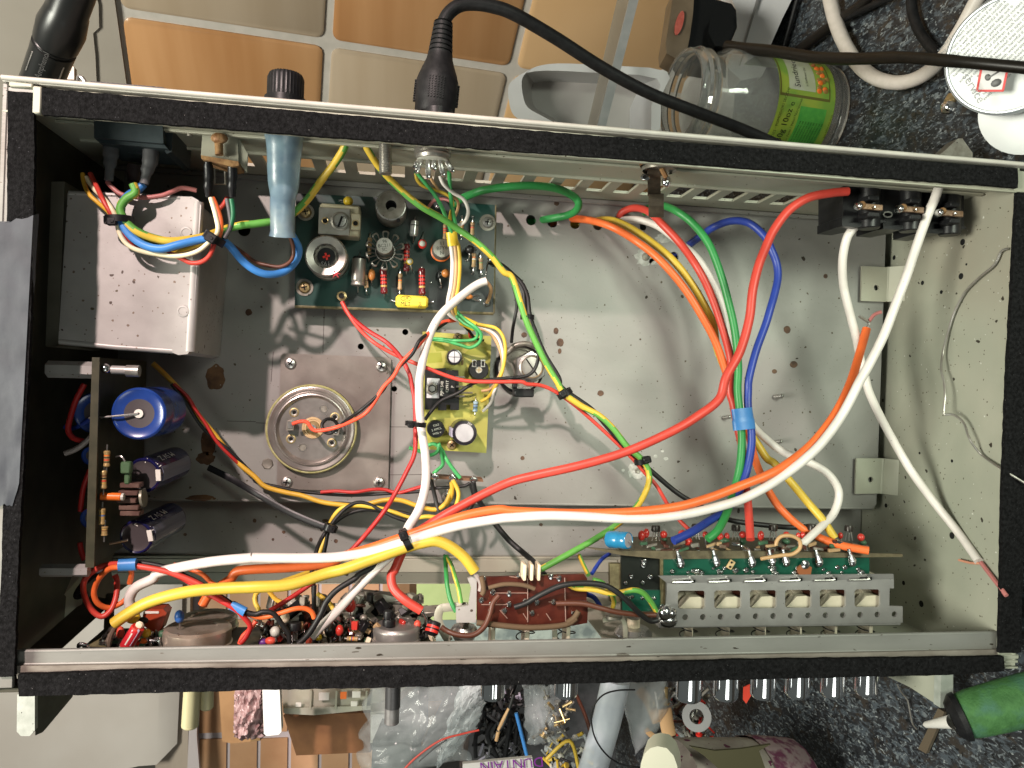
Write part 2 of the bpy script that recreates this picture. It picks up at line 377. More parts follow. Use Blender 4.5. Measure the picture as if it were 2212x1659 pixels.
# felt strips
def strip(uv, z, t, name='felt_strip', lab=None):
    pts = []
    for i in range(len(uv)):
        p, q = V3((*uv[i], 0)), V3((*uv[(i + 1) % len(uv)], 0)); n = max(1, int((q - p).length / 14))
        for k in range(n):
            s_ = p.lerp(q, k / n); s_ += V3((random.uniform(-.9, .9), random.uniform(-.9, .9), 0)); pts.append(P(s_.x, s_.y, z))
    mb = MB(foamm); mb.prism([p - V3((0, 0, 0)) for p in pts], (0, 0, -t)); cen = sum(pts, V3()) / len(pts)
    return obj(name, mb, ch, lab)
strip([(90, 190), (1000, 270), (2199, 363), (2199, 405), (1000, 318), (90, 247)], D + .16, .2, lab='long black felt strip along the back edge')
strip([(17, 196), (72, 200), (74, 330), (66, 700), (56, 900), (40, 1200), (30, 1462), (-8, 1462), (4, 1200), (12, 700)], D + .16, .2, lab='black felt strip on the left edge')
strip([(2198, 415), (2226, 415), (2222, 800), (2206, 1410), (2160, 1410), (2166, 1100), (2176, 830)], D + .16, .2, lab='black felt strip on the right edge')
strip([(38, 1458), (275, 1449), (553, 1446), (1106, 1437), (1659, 1425), (2169, 1419), (2170, 1450), (2059, 1458), (1659, 1467), (1106, 1480), (553, 1491), (40, 1505)], D + .18, .22, lab='black felt strip along the front edge')
# silver duct tape wrapped over the left edge
m = MB(tapem); uv = [(-6, 492), (20, 474), (44, 462), (60, 452), (80, 456), (86, 470), (80, 560), (72, 700), (66, 820), (56, 960), (46, 1060), (34, 1092), (18, 1102), (6, 1086), (-6, 1080)]
for k in range(9):
    pass
rows = []
for i in range(40):
    t = i / 39; v = 462 + t * 630; uu = 84 - 38 * t - (14 * max(0, t - .93) / .07); row = []
    for j in range(9):
        s_ = j / 8; u = -14 + (uu + 14) * s_; z = D + .21 + .035 * NZ.noise(V3((s_ * 3, t * 14, 0))) + .02 * NZ.noise(V3((s_ * 9, t * 40, 3))) - (.28 if j == 8 else 0)
        row.append(P(u + 2.2 * NZ.noise(V3((t * 20, 5, 0))) * (j == 8), v + (1 - s_) * (26 if i == 0 else 0) + 8 * NZ.noise(V3((s_ * 5, i, 2))) * (i in (0, 39)), z))
    rows.append(row)
vs = [p for r_ in rows for p in r_]; fs = [[i * 9 + j, i * 9 + j + 1, (i + 1) * 9 + j + 1, (i + 1) * 9 + j] for i in range(39) for j in range(8)]
m.add(vs, fs); one('duct_tape', m, 'strip of silver grey duct tape stuck over the left edge of the chassis', 'tape')
# tabs on the right wall
for (tl, tr, br, bl) in [((1862, 575), (1919, 577), (1916, 652), (1860, 650)), ((1850, 990), (1907, 990), (1903, 1066), (1848, 1067))]:
    m = MB(wallm); m.prism([P(*q, .3) for q in (tl, tr, br, bl)], (0, 0, -.12), None, [circ(P((tl[0] + br[0]) / 2 + 4, (tl[1] + br[1]) / 2 + 8, .3), .16, 12)])
    a_, b_ = P(*tr, .24), P(*br, .24); m.tube([a_, b_], .1, n=10, smooth=1)
    m.prism([a_, b_, V3((27.5, b_.y, .9)), V3((27.5, a_.y, .9))], (0, 0, .1)); obj('fixing_tab', m, ch)
# small screws and rivets, dark holes and drips on deck and end wall
def screw_head(mb, c, r, m1=silver, m2=holem, ax=Z3, cross=True):
    e1, e2, e3 = frame(ax); an = random.random() * 3; a1 = e1 * math.cos(an) + e2 * math.sin(an); a2 = e3.cross(a1)
    mb.lathe(c, ax, [(r, 0), (r * .98, r * .15), (r * .8, r * .42), (r * .4, r * .55), (0, r * .58)], 20, [m1] * 4)
    for q in ((a1, a2), (a2, a1)) if cross else ((a1, a2),):
        mb.box(V3(c) + e3 * (r * .55), (r * (.5 if cross else .8), r * .1, r * .09), m2, .004, (q[0], q[1], e3))
for (c_, r_, x, y, rad, z) in [(2,2,1860,283,24,0), (3,2,95,103,30,0), (3,2,88,495,26,0), (3,0,0,0,0,0)]:
    if rad: mb = MB(silver); mb.tube([Q(c_, r_, x - rad * 1.2, y + 8, .1), Q(c_, r_, x + rad, y, .5)], S(rad * .75, 0), n=10); screw_head(mb, Q(c_, r_, x + rad * .9, y, .5), S(rad * .6, 0), ax=V3((1, .1, .6))); obj('screw', mb, ch)
mb = MB(holem)
def wallpt(c_, r_, x, y):   # a point on the right end wall
    d = ray(553 * c_ + x / 4, 414.75 * r_ + y / 4); t = (27.5 - CAM.x) / d.x; return CAM + d * t
for (c_, r_, x, y, rad) in [(3,1,1682,433,.16), (3,1,1668,728,.16), (3,1,1090,567,.13), (3,1,1335,785,.12), (3,1,1498,865,.1), (3,2,1020,1050,.12), (3,2,1595,1195,.17), (3,2,1590,1310,.17), (3,3,1325,240,.17), (3,3,1172,60,.12), (3,1,1715,625,.06), (3,2,1310,597,.07), (3,2,1590,665,.08)]:
    p = wallpt(c_, r_, x, y); mb.lathe(p, V3((-1, 0, 0)), [(rad, 0), (rad, .012), (0, .012)], 14)
obj('wall_holes', mb, ch, kind='stuff')
stain = mat('brown_stain', (.11, .06, .035), .7, 0, (.05, .03, .02), 4, bump=.3); rust2 = mat('rust_stain', (.045, .022, .012), .85, 0, (.13, .065, .03), 1.6, bump=.4, speck=[(4, .3, (.2, .17, .13))])
sm = MB(stain); k_ = 0
for (c_, r_, x, y, a_, b_) in [(2,1,380,1200,22,28), (2,1,415,1300,32,36), (2,1,412,1375,16,24), (2,1,105,1235,24,24), (2,1,385,97,22,22), (2,2,765,80,28,26), (3,1,165,1190,30,34), (3,1,222,1490,34,30), (3,1,55,1550,22,20), (3,1,497,727,18,20), (2,1,1108,1273,8,8), (1,1,1150,30,1,1), (2,2,90,640,18,18), (1,2,600,1180,30,14), (1,2,240,1280,16,14), (1,2,690,1357,18,18), (1,2,475,1345,16,18), (1,2,147,1343,12,12), (2,2,250,1215,16,14), (0,2,1600,1300,16,14), (0,2,2200,1180,16,18)]:
    z = 0 if (r_ < 2 or y < 1030) else -2.2
    pts = [Q(c_, r_, x + a_ * math.cos(k * .45) * (1 + .3 * NZ.noise(V3((k * 1.3, x, 0)))), y + b_ * math.sin(k * .45) * (1 + .3 * NZ.noise(V3((k * 1.1, y, 4)))), z + .001) for k in range(14)]
    sm.prism(pts, (0, 0, .012))
obj('rust_drips', sm, ch, kind='stuff')
sm = MB(rust2)
for (c_, r_, x, y, a_, b_) in [(0,1,1860,1600,80,110), (0,2,1800,500,70,120), (0,2,1740,985,130,26), (1,2,250,780,1,1), (0,1,2150,1040,30,30), (0,2,1780,640,80,60)]:
    if a_ < 3: continue
    pts = [Q(c_, r_, x + a_ * math.cos(k * .2) * (1 + .28 * NZ.noise(V3((math.cos(k * .2) * 1.8, math.sin(k * .2) * 1.8, x)))), y + b_ * math.sin(k * .2) * (1 + .28 * NZ.noise(V3((math.cos(k * .2) * 1.8, math.sin(k * .2) * 1.8, y)))), .001) for k in range(31)]
    sm.prism(pts, (0, 0, .008))
obj('rust_stain', sm, ch, kind='stuff')
for (c_, r_, pts) in ((1, 1, (590, 1010, 578, 1395)), (1, 2, (1150, 370, 1390, 372)), (1, 2, (1150, 785, 1480, 782)), (1, 2, (0, 335, 120, 340)), (0, 2, (1960, 320, 2210, 325)), (1, 1, (150, 1380, 130, 1640)), (1, 1, (960, 1255, 1180, 1460))):
    obj('scribed_line', MB(DK).tube([Q(c_, r_, pts[0], pts[1], .001), Q(c_, r_, pts[2], pts[3], .001)], .014, n=4, smooth=1), ch)
# white corrosion marks round two deck fixings
corr = mat('white_corrosion', (.48, .49, .46), .8, 0, (.30, .31, .28), 4, bump=.5)
sm = MB(corr)
for (c_, r_, x, y, a_, b_) in [(2,1,1150,560,85,80), (2,1,1240,600,60,30), (2,1,1310,400,70,40), (2,2,1080,750,80,70), (2,2,1240,625,18,14), (2,2,1330,645,20,14), (2,2,1300,580,14,10), (2,2,960,745,14,12)]:
    sm.prism([Q(c_, r_, x + a_ * math.cos(k * .3) * (1 + .4 * NZ.noise(V3((k * .7, x, 0)))), y + b_ * math.sin(k * .3) * (1 + .4 * NZ.noise(V3((k * .8, y, 0)))), .001) for k in range(21)], (0, 0, .01))
obj('corrosion', sm, ch, kind='stuff')
mb = MB(dull); mb.lathe(Q(2, 1, 1155, 560, .012), Z3, [(.22, 0), (.2, .03), (.1, .05), (0, .05)], 12, [dull] * 3); obj('rivet', mb, ch); mb = MB(dull); mb.lathe(Q(2, 2, 1085, 750, .012), Z3, [(.18, 0), (.12, .06), (0, .03)], 5, [dull] * 2); obj('rivet', mb, ch); mb = MB(dull); mb.lathe(Q(1, 2, 100, 690, .001), Z3, [(.3, 0), (.24, .05), (0, .03)], 7, [dull] * 2)
obj('rivet', mb, ch)
# front-left diagonal brace seen in the corner
m = MB(darkm); a_, b_, c2, d2 = P(60, 1404, 4), P(95, 1404, 4), P(215, 1290, 1), P(175, 1290, 1)
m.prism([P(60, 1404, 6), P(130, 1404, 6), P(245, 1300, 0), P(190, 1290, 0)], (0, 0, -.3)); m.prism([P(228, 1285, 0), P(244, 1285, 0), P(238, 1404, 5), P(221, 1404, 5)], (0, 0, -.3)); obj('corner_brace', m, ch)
m = MB(wallm); m.prism([P(32, 1244, 3), P(175, 1244, 1), P(175, 1310, 1), P(60, 1404, 4), P(32, 1404, 5)], (0, 0, -.15)); obj('corner_gusset', m, ch)
# rack feet / corner brackets showing outside the chassis
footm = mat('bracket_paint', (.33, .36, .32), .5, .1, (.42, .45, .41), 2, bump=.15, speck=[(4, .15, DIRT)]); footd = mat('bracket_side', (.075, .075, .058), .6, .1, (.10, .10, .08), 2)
m = MB(footm); m.prism([P(37, 1500, 5.0), P(75, 1500, 5.0), P(75, 1578, 5.0), P(64, 1590, 5.0), P(45, 1590, 5.0), P(36, 1580, 5.0)], (0, 0, -.5)); m.prism([P(76, 1500, 4.9), P(155, 1497, 2.2), P(154, 1508, 2.2), P(92, 1582, 4.4), P(76, 1589, 4.9)], (0, .0, -.15), footd); obj('corner_bracket', m, ch, 'pale bracket at the lower left corner')
m = MB(footm); m.prism([P(2033, 1457, 4), P(2059, 1457, 4), P(2059, 1530, 4), P(2031, 1529, 4)], (0, 0, -.5)); m.prism([P(1918, 1462, 1.5), P(2033, 1458, 3.8), P(2031, 1527, 3.8), P(1965, 1484, 2.2)], (0, 0, -.15), wallm); obj('corner_bracket', m, ch, 'pale bracket at the lower right corner')
m = MB(dull); m.prism([P(2024, 340, 4), P(2070, 299, 4), P(2079, 299, 4), P(2101, 330, 4), P(2101, 352, 4), P(2024, 345, 4)], (0, 0, -.8)); obj('corner_bracket', m, ch, 'grey bracket behind the top right corner')
m = MB(wallm); m.bb(P(2168, 1425, D) - V3((0, 0, .2)), P(2202, 1414, D), None, .05); m.bb(P(2172, 1433, D) - V3((0, 0, .2)), P(2200, 1426, D), None, .05); m.bb(P(2172, 1445, D) - V3((0, 0, .2)), P(2200, 1440, D), None, .05); obj('corner_clip', m, ch)
m = MB(wallm); m.bb(P(20, 176, D) - V3((0, 0, .25)), P(70, 190, D + .05), None, .08); m.bb(P(72, 186, D + .1) - V3((0, 0, .2)), P(88, 246, D + .18), None, .05); obj('corner_clip', m, ch)
# ================================================================ COMPONENTS
def lead(mb, p0, p1, r=.035, m=None): mb.tube([p0, p1], r, m or silver, n=6, smooth=1)
RB = {}
def band(c): 
    k = 'band_%02d%02d%02d' % tuple(int(q * 99) for q in c); return mat(k, c, .4)
BR, RD, OR, YE, GN, BL, GD, BK, WH, VI = band((.12, .03, .015)), band((.62, .03, .02)), band((.75, .16, .02)), band((.7, .5, .03)), band((.02, .25, .05)), band((.03, .12, .4)), band((.45, .28, .07)), band((.01, .01, .01)), band((.7, .68, .62)), band((.12, .03, .2))
RBEI = mat('resistor_beige', (.40, .27, .15), .45, 0, (.32, .20, .10), 3); RMAR = mat('resistor_maroon', (.12, .008, .012), .25, coat=.5); RBLU = mat('resistor_blue', (.30, .42, .50), .4); RGOLD = mat('resistor_gold', (.42, .29, .12), .35, .3)
def resistor(parent, p0, p1, r, body, bands, L=None, zdrop=.0, name='resistor', ends=.18):
    mb = MB(body); d = p1 - p0; l = d.length; u = d / l; seg = [(0, 0), (r * .75, l * .0), (r, l * .06), (r, l * .16)]; ms = [body] * 3
    seg.append((r * .86, l * .22)); ms.append(body); h = .26
    for b_ in bands:
        seg += [(r * .87, l * h), (r * .88, l * (h + .07))]; ms += [body, b_]; h += .135
    seg += [(r * .86, l * .8), (r, l * .86), (r, l * .95), (r * .7, l), (0, l)]; ms += [body] * 5
    mb.lathe(p0, u, seg, 14, ms)
    e = L if L is not None else l * .3
    dz = V3((0, 0, -zdrop))
    mb.tube([p0, p0 - u * e * .7, p0 - u * e + dz], .032, silver, n=6, smooth=3); mb.tube([p1, p1 + u * e * .7, p1 + u * e + dz], .032, silver, n=6, smooth=3)
    return obj(name, mb, parent)
# ---------------------------------------------------------------- green board
ZB = 1.2
def G(x, y, z=ZB): return Q(1, 1, x, y, z)
gb = thing('circuit_board', 'dark green circuit board with two round metal cans and a yellow capacitor, below the vents', 'circuit board', G(1200, 560, 0))
gp = [G(345, 12), G(1380, 60), G(2068, 112), G(2052, 1052), G(1200, 1020), G(335, 990)]
obj('board', MB(pcbg).prism(gp, (0, 0, -.14)), gb)
m = MB(pcbe); q0, q1 = gp[3] - V3((0, 0, .07)), gp[5] - V3((0, 0, .07)); m.tube([q1 + V3((0, .02, 0)), gp[4] - V3((0, -.02, .07)), q0 + V3((0, .02, 0))], .09, n=8, smooth=1); m.tube([q0 + V3((0, .02, 0)), gp[2] + V3((0, 0, -.07))], .075, n=8, smooth=1); obj('board_edge', m, gb)
for x, y in ((428, 175), (420, 825), (2000, 265)): obj('standoff', MB(tin).cyl(G(x, y, .01), G(x, y, ZB - .15), .22, n=14), gb)
for x, y in ((428, 175), (420, 825), (2000, 265)):
    mb = MB(silver); mb.lathe(G(x, y, ZB + .003), Z3, [(.42, 0), (.42, .04), (.2, .05)], 22, [dull] * 2); screw_head(mb, G(x, y, ZB + .045), .29, brass if x < 1000 else silver); obj('screw', mb, gb)
# trimmer capacitor block
m = MB(cream); creamd = mat('ceramic_cream', (.42, .38, .26), .5, 0, (.5, .45, .32), 2); 
a0, a1 = G(552, 378, 2.0), G(905, 135, 2.0); m.bb(V3((a0.x, a0.y, ZB)), V3((a1.x, a1.y, 2.45)), creamd, .08)
m.bb(V3((a0.x - .03, a0.y - .03, 2.45)), G(815, 150, 2.6) + V3((0, .02, 0)), tin, .03); m.bb(G(820, 330, 2.47), G(905, 190, 2.62), creamd, .05); tr = obj('trimmer_capacitor', m, gb)
m = MB(dull); m.lathe(G(730, 255, 2.6), Z3, [(S(82, 2.6), 0), (S(82, 2.6), .05), (S(66, 2.6), .09), (S(64, 2.6), .04), (S(52, 2.6), .04), (S(48, 2.6), .22), (0, .24)], 30, [dull, dull, tin, tin, tin, silver]); m.box(G(728, 255, 2.83), (S(48, 2.8), .05, .02), holem, .003, (V3((.3, .95, 0)).normalized(), V3((.95, -.3, 0)).normalized(), Z3)); obj('adjuster', m, tr)
for x, y in ((597, 248), (860, 270)): m = MB(holem); m.lathe(G(x, y, 2.625), Z3, [(S(22, 2.6), 0), (S(22, 2.6), .01), (0, .01)], 14, [holem] * 2); m.tube(circ(G(x, y, 2.63), S(25, 2.6), 16) + [circ(G(x, y, 2.63), S(25, 2.6), 16)[0]], .03, brass, n=6, smooth=1, cap=False); obj('eyelet', m, tr)
# round cans
m = MB(dull); r = S(133, 2.9); m.lathe(G(1170, 180, ZB), Z3, [(r * 1.0, 0), (r * 1.0, 1.5), (r * .96, 1.64), (r * .88, 1.66), (r * .35, 1.60), (r * .33, 1.2), (0, 1.2)], 40, [dull, tin, silver, dull, holem, holem]); cn = obj('metal_can', m, gb)
m = MB(tin); m.lathe(G(1178, 178, 2.4), Z3, [(.22, 0), (.22, .18), (0, .18)], 16); m.box(G(1178, 178, 2.6), (.22, .04, .02), holem, .003); m.lathe(G(1230, 246, 2.85), Z3, [(.1, 0), (.1, .02), (0, .02)], 12, [holem] * 2); obj('adjuster', m, cn)
m = MB(dull); r = S(175, 2.9); tc = G(632, 598, ZB)
m.lathe(tc, Z3, [(r * 1.0, 0), (r * .99, .5), (r * .92, .56), (r * .92, 1.4), (r, 1.5), (r, 1.62), (r * .93, 1.7), (r * .60, 1.62)], 48, [dull, dull, dull, tin, silver, silver, tin])
m.lathe(tc, Z3, [(r * .60, 1.62), (r * .56, 1.35), (0, 1.33)], 48, [tin, dull], star=lambda k: 1 + .06 * math.cos(k * 2 * math.pi / 48 * 12)); cn = obj('metal_can', m, gb)
m = MB(black); m.lathe(tc, Z3, [(r * .43, 1.35), (r * .43, 1.46), (0, 1.46)], 26); 
for an in (.3, 1.87): m.box(tc + V3((0, 0, 1.475)), (.17, .045, .02), RD, .004, (V3((math.cos(an), math.sin(an), 0)), V3((-math.sin(an), math.cos(an), 0)), Z3))
m.text('S61', tc + V3((-.02, -.36, 1.47)), (1, .1, 0), (-.1, 1, 0), .3, silver); obj('core', m, cn)
m = MB(band((.35, .02, .03))); st = []
for k in range(12): a_ = k * math.pi / 6; rr = S(52 if k % 2 == 0 else 20, 2.9) * random.uniform(.7, 1.15); st.append(G(690, 705, 2.88) + V3((math.cos(a_) * rr, math.sin(a_) * rr * .8, 0)))
m.prism(st, (0, 0, .015)); obj('red_lacquer', m, cn)
# star heat-sink transistor
m = MB(tin); c0 = G(1115, 505, 2.3)
for k in range(10):
    a_ = k * math.pi / 5 + .31; dr = V3((math.cos(a_), math.sin(a_), 0)); sd = V3((-dr.y, dr.x, 0)); r0, r1 = S(75, 2.3), S(152, 2.3)
    m.tube([c0 + dr * r0 + sd * .05 - Z3 * .5, c0 + dr * (r0 + r1) * .5 + sd * .09 - Z3 * .2, c0 + dr * r1 + sd * .13, c0 + dr * (r1 + .06), c0 + dr * r1 - sd * .13, c0 + dr * (r0 + r1) * .5 - sd * .09 - Z3 * .2, c0 + dr * r0 - sd * .05 - Z3 * .5], .032, n=6, smooth=3, flat=2.4)
m.lathe(c0 - Z3 * .6, Z3, [(S(85, 2.3), 0), (S(85, 2.3), .35), (S(78, 2.3), .35)], 24); hs = obj('star_heat_sink', m, gb)
def to5(x, y, r, z, lines, nm='transistor', base=None, par=gb):
    m = MB(tin); r = S(r, z); c = Q(1, 1, x, y, ZB)
    m.lathe(c, Z3, [(r * 1.12, .15), (r * 1.12, .22), (r, .25), (r, z - ZB - .06), (r * .93, z - ZB), (0, z - ZB)], 28, [base or dull, base or dull, tin, tin, tin])
    ink = BK
    for i, l in enumerate(lines): m.text(l, c + V3((0, (1 - i) * r * .5, z - ZB)), (1, .15, 0), (-.15, 1, 0), r * .55, ink)
    return obj(nm, m, par)
to5(1115, 505, 72, 2.6, ['96', 'BC211', '3C'])
to5(1597, 518, 82, 2.3, ['11', 'BFY6', 'N'], base=OR)
m = MB(tin); p0, p1 = G(893, 562, 1.75), G(880, 805, 1.75); m.lathe(p0, p1 - p0, [(0, 0), (.28, 0), (.30, .05), (.34, .1), (.34, 1.12), (.30, 1.2), (.34, 1.26), (.34, 1.38), (.2, 1.42), (0, 1.42)], 24, [black, black, black, tin, tin, tin, tin, tin, tin]); lead(m, p0, p0 + V3((0, .25, -.3))); lead(m, p1, p1 + V3((0, -.3, -.4))); obj('silver_capacitor', m, gb)
glass = mat('glass_grey', (.30, .32, .30), .15, .5, (.5, .5, .48), 3)
m = MB(glass); p0, p1 = G(1375, 245, 1.6), G(1362, 385, 1.6); m.cyl(p0, p1, .21, n=16, b=.05); m.lathe(p0 + (p1 - p0) * .3, p1 - p0, [(.22, 0), (.22, .05)], 16, [BK]); lead(m, p0, p0 + V3((0, .22, -.3))); lead(m, p1, p1 + V3((0, -.25, -.3))); obj('glass_capacitor', m, gb)
def bead(x, y, rx, ry, m, z=1.75, legs=((0, -60), (20, -50)), nm='bead_capacitor', cc=G, par=gb, tip=None):
    mb = MB(m); c = cc(x, y, z); mb.ball(c, 1, m, 14, (S(ry, z), S(rx, z), S(min(rx, ry), z)))
    mb.v = mb.v
    for lx, ly in legs: mb.tube([c, cc(x + lx * .6, y - ly * .7, z - .1), cc(x + lx, y - ly, ZB if par == gb else z - .6)], .03, silver, n=6, smooth=3)
    if tip: mb.ball(c + V3((0, 0, S(rx, z) * .35)), S(rx, z) * .8, tip, 12)
    return obj(nm, mb, par)
yel = mat('tantalum_yellow', (.72, .50, .03), .3, coat=.4); orb = mat('tantalum_orange', (.45, .17, .04), .35, coat=.3); crw = mat('ceramic_white', (.50, .50, .44), .4)
bead(797, 80, 42, 42, yel, 1.8, ((-80, 10), (-60, -10))); bead(1437, 450, 38, 42, RD, 1.7, ((10, 100), (-10, 60)), tip=crw)
bead(1000, 715, 30, 52, orb, 1.7, ((0, 90), (0, -90))); bead(1640, 702, 38, 38, orb, 1.9, ((-60, -20), (-60, 10))); bead(1328, 602, 30, 30, yel, 1.9, ((30, -90), (-30, -40)), tip=crw); bead(1848, 497, 40, 40, BK, 1.8, ((60, 0), (-10, -90)))
bead(1585, 712, 16, 40, BK, 1.5, ((10, -80), (20, -110)))
bead(1840, 905, 36, 22, orb, 1.5, ((80, 10), (90, -40)))
for (x0, y0, x1, y1, r, bands) in [(1100, 660, 1108, 880, 31, [RD, RD, RD, GD]), (1302, 450, 1300, 685, 29, [RD, RD, RD, GD]), (1433, 660, 1436, 890, 31, [RD, RD, RD, GD])]:
    resistor(gb, G(x0, y0, 1.65), G(x1, y1, 1.65), S(r, 1.65), RMAR, bands, .12, .3)
for (x0, y0, x1, y1, bands) in [(1247, 705, 1243, 845, [BR, OR, GD]), (1872, 262, 1868, 372, [BR, RD, GD]), (1885, 530, 1880, 650, [OR, WH, GD]), (1942, 570, 1945, 670, [BR, GN, GD]), (1782, 250, 1775, 345, [YE, OR, GD]), (985, 395, 978, 540, [BR, GD, BR]), (1635, 280, 1632, 410, [RD, RD, OR]), (950, 720, 955, 830, [GD, BR])]:
    resistor(gb, G(x0, y0, 1.5), G(x1, y1, 1.5), S(19, 1.5), RBEI, bands, .3, .25)
# yellow film capacitor with its print
ycap = mat('film_yellow', (.74, .57, .04), .35, 0, (.78, .62, .07), 1, coat=.3)
m = MB(ycap); a0, a1 = G(1205, 992, 1.9), G(1490, 900, 1.9); m.bb(V3((a0.x, a0.y, ZB + .06)), V3((a1.x, a1.y, 1.95)), None, .12)
lead(m, V3((a0.x, (a0.y + a1.y) / 2, 1.5)), G(1180, 940, ZB)); lead(m, V3((a1.x, (a0.y + a1.y) / 2, 1.5)), G(1518, 955, ZB))
m.text('MLT', G(1292, 968, 1.95), X3, Y3, .27, BK); m.text('UF', G(1297, 920, 1.95), X3, Y3, .20, BK); m.text('250', G(1418, 975, 1.95), Y3, -X3, .2, BK)
cc = circ(G(1296, 920, 1.955), S(44, 1.95), 26, r2=S(22, 1.95)); m.tube(cc + [cc[0]], .012, BK, n=4, smooth=1, cap=False); obj('film_capacitor', m, gb)
m = MB(solder)
for x, y, r in ((745, 905, 30), (1995, 960, 34), (2020, 590, 24), (1935, 935, 16), (1595, 825, 14), (1870, 708, 14), (1945, 710, 14), (1780, 210, 14), (1870, 210, 14), (1822, 590, 16), (1170, 938, 14), (1525, 950, 14), (720, 75, 10), (1510, 785, 8), (1230, 395, 5), (1770, 405, 12), (1565, 130, 16)): m.ball(G(x, y, ZB + .02), S(r, ZB), solder, 9, (1, 1, .6))
m.tube([G(2010, 590), G(1995, 660), G(1980, 750)], .04, solder, n=6); obj('solder_joints', m, gb, kind='stuff')
m = MB(brass); m.lathe(G(745, 905, ZB), Z3, [(.24, 0), (.24, .3), (.14, .32), (.14, .5), (0, .5)], 12, [brass, brass, silver, holem]); obj('terminal', m, gb)
# ---------------------------------------------------------------- yellow board
ZY = .9
yb = thing('circuit_board', 'small yellow circuit board with black regulator and a big silver topped capacitor', 'circuit board', Q(1, 2, 1700, 100, 0))
yp = [Q(1, 1, 1440, 1205, ZY), Q(1, 1, 2035, 1245, ZY), Q(1, 2, 1990, 597, ZY), Q(1, 2, 1398, 560, ZY)]
obj('board', MB(pcby).prism(yp, (0, 0, -.14)), yb)
for pts in ([(1790, 1575), (1960, 1690), (1960, 1820), (1940, 1820), (1930, 1710), (1760, 1620)], [(1520, 1300), (1600, 1300), (1640, 1370), (1560, 1380)], [(1490, 1392), (1600, 1385), (1610, 1470), (1480, 1480)], [(1800, 1400), (1860, 1330), (1990, 1340), (2000, 1420)]): obj('track', MB(pcbyt).prism([Q(1, 1, x, y, ZY + .003) for x, y in pts], (0, 0, .004)), yb)
def elcap(par, c, r, h, body, top, nm='capacitor', stripe=None, ax=Z3):
    m = MB(body); m.lathe(c, ax, [(r * .98, 0), (r, .08), (r, h * .12), (r * .95, h * .16), (r, h * .2), (r, h - .08), (r * .96, h), (r * .80, h + .01), (r * .74, h - .04), (r * .72, h - .02), (0, h - .02)], 36, [body] * 8 + [top] * 2)
    if stripe: 
        e1, e2, e3 = frame(ax); m.box(V3(c) - X3 * (r * .98) + e3 * (h * .5), (.06, r * .35, h * .49), stripe, .01)
    return m
cb = mat('capacitor_black', (.012, .010, .016), .3, coat=.4); cg = mat('capacitor_grey', (.35, .33, .42), .4); vt = mat('aluminium_top', (.55, .53, .56), .4, .6, (.66, .64, .66), 2)
c = Q(1, 1, 1700, 1432, ZY); m = elcap(yb, c, S(68, 2), 1.2, cb, vt); m.box(c + V3((0, 0, 1.19)), (.33, .012, .005), cb, .002); m.box(c + V3((0, 0, 1.19)), (.012, .33, .005), cb, .002); obj('capacitor', m, yb)
c = Q(1, 2, 1775, 402, ZY); m = elcap(yb, c, S(108, 2.6), 1.9, cb, vt, stripe=cg); m.text('25V', c + V3((.23, .45, 1.895)), (1, -.6, 0), (.6, 1, 0), .15, WH, .02); obj('capacitor', m, yb, 'large capacitor with a flat silver top')
c = Q(1, 2, 1548, 382, ZY); m = MB(black); r = S(76, 1.6); m.lathe(c, Z3, [(r, 0), (r, .75), (r * .94, .82), (0, .82)], 30)
for i, t_ in enumerate(('5262', '2 AMCL', 'W02 +')): m.text(t_, c + V3((-.0 + .03 * i, .2 - .2 * i, .82)), (1, .3, 0), (-.3, 1, 0), .15, crw)
obj('bridge_rectifier', m, yb)
c = Q(1, 1, 1915, 1538, ZY); m = MB(black); r = S(86, 1.6); m.lathe(c, Z3, [(r, 0), (r, .6), (r * .93, .66), (r * .35, .66), (r * .33, .6), (0, .6)], 28, [black, black, black, black, crw]); m.box(c + V3((0, 0, .62)), (.13, .025, .02), brass, .004); m.box(c + V3((0, 0, .62)), (.025, .13, .02), brass, .004)
for x in (1885, 1960):
    for dx, dy, hx, hy in ((-14, 0, .02, .17), (16, 0, .02, .17), (0, -26, .12, .03), (0, 28, .12, .03)): m.box(Q(1, 1, x + dx, 1480 + dy, 1.62), (hx, hy, .03), silver, .01)
obj('trimmer_resistor', m, yb)
# regulator on a black finned heat sink
m = MB(black)
hp = [(1, 1, 1460, 1530), (1, 1, 1640, 1520), (1, 1, 1640, 1540), (1, 1, 1750, 1540), (1, 2, 1755, 225), (1, 2, 1680, 225), (1, 2, 1680, 180), (1, 2, 1645, 180), (1, 2, 1645, 228), (1, 2, 1575, 228), (1, 2, 1575, 190), (1, 2, 1540, 190), (1, 2, 1540, 222), (1, 2, 1460, 222)]
m.prism([Q(*q, 1.5) for q in hp], (0, 0, -.5)); hk = obj('heat_sink', m, yb)
m = MB(tin); a0, a1 = Q(1, 2, 1472, 122, 1.6), Q(1, 1, 1590, 1610, 1.6); m.bb(V3((a0.x, a0.y, 1.5)), V3((a1.x, a1.y, 1.62)), vt, .02)
a0, a1 = Q(1, 2, 1580, 112, 1.6), Q(1, 1, 1725, 1625, 1.6); m.bb(V3((a0.x, a0.y, 1.5)), V3((a1.x, a1.y, 1.95)), black, .03)
for i, t_ in enumerate(('PJM1548', '12991T', 'P')): m.text(t_, (V3((a0.x + .12 + .26 * i, (a0.y + a1.y) / 2 + (.1 if i else 0), 1.95))), Y3, -X3, .2, crw)
for y in (-60, 22, 76, 106):
    m.tube([Q(1, 2, 1722, y, 1.7), Q(1, 2, 1800, y, 1.65), Q(1, 2, 1870 if y > -1 and y < 100 else 1800, y, 1.5)], .05, silver, n=6, smooth=1)
rg = obj('regulator', m, yb)
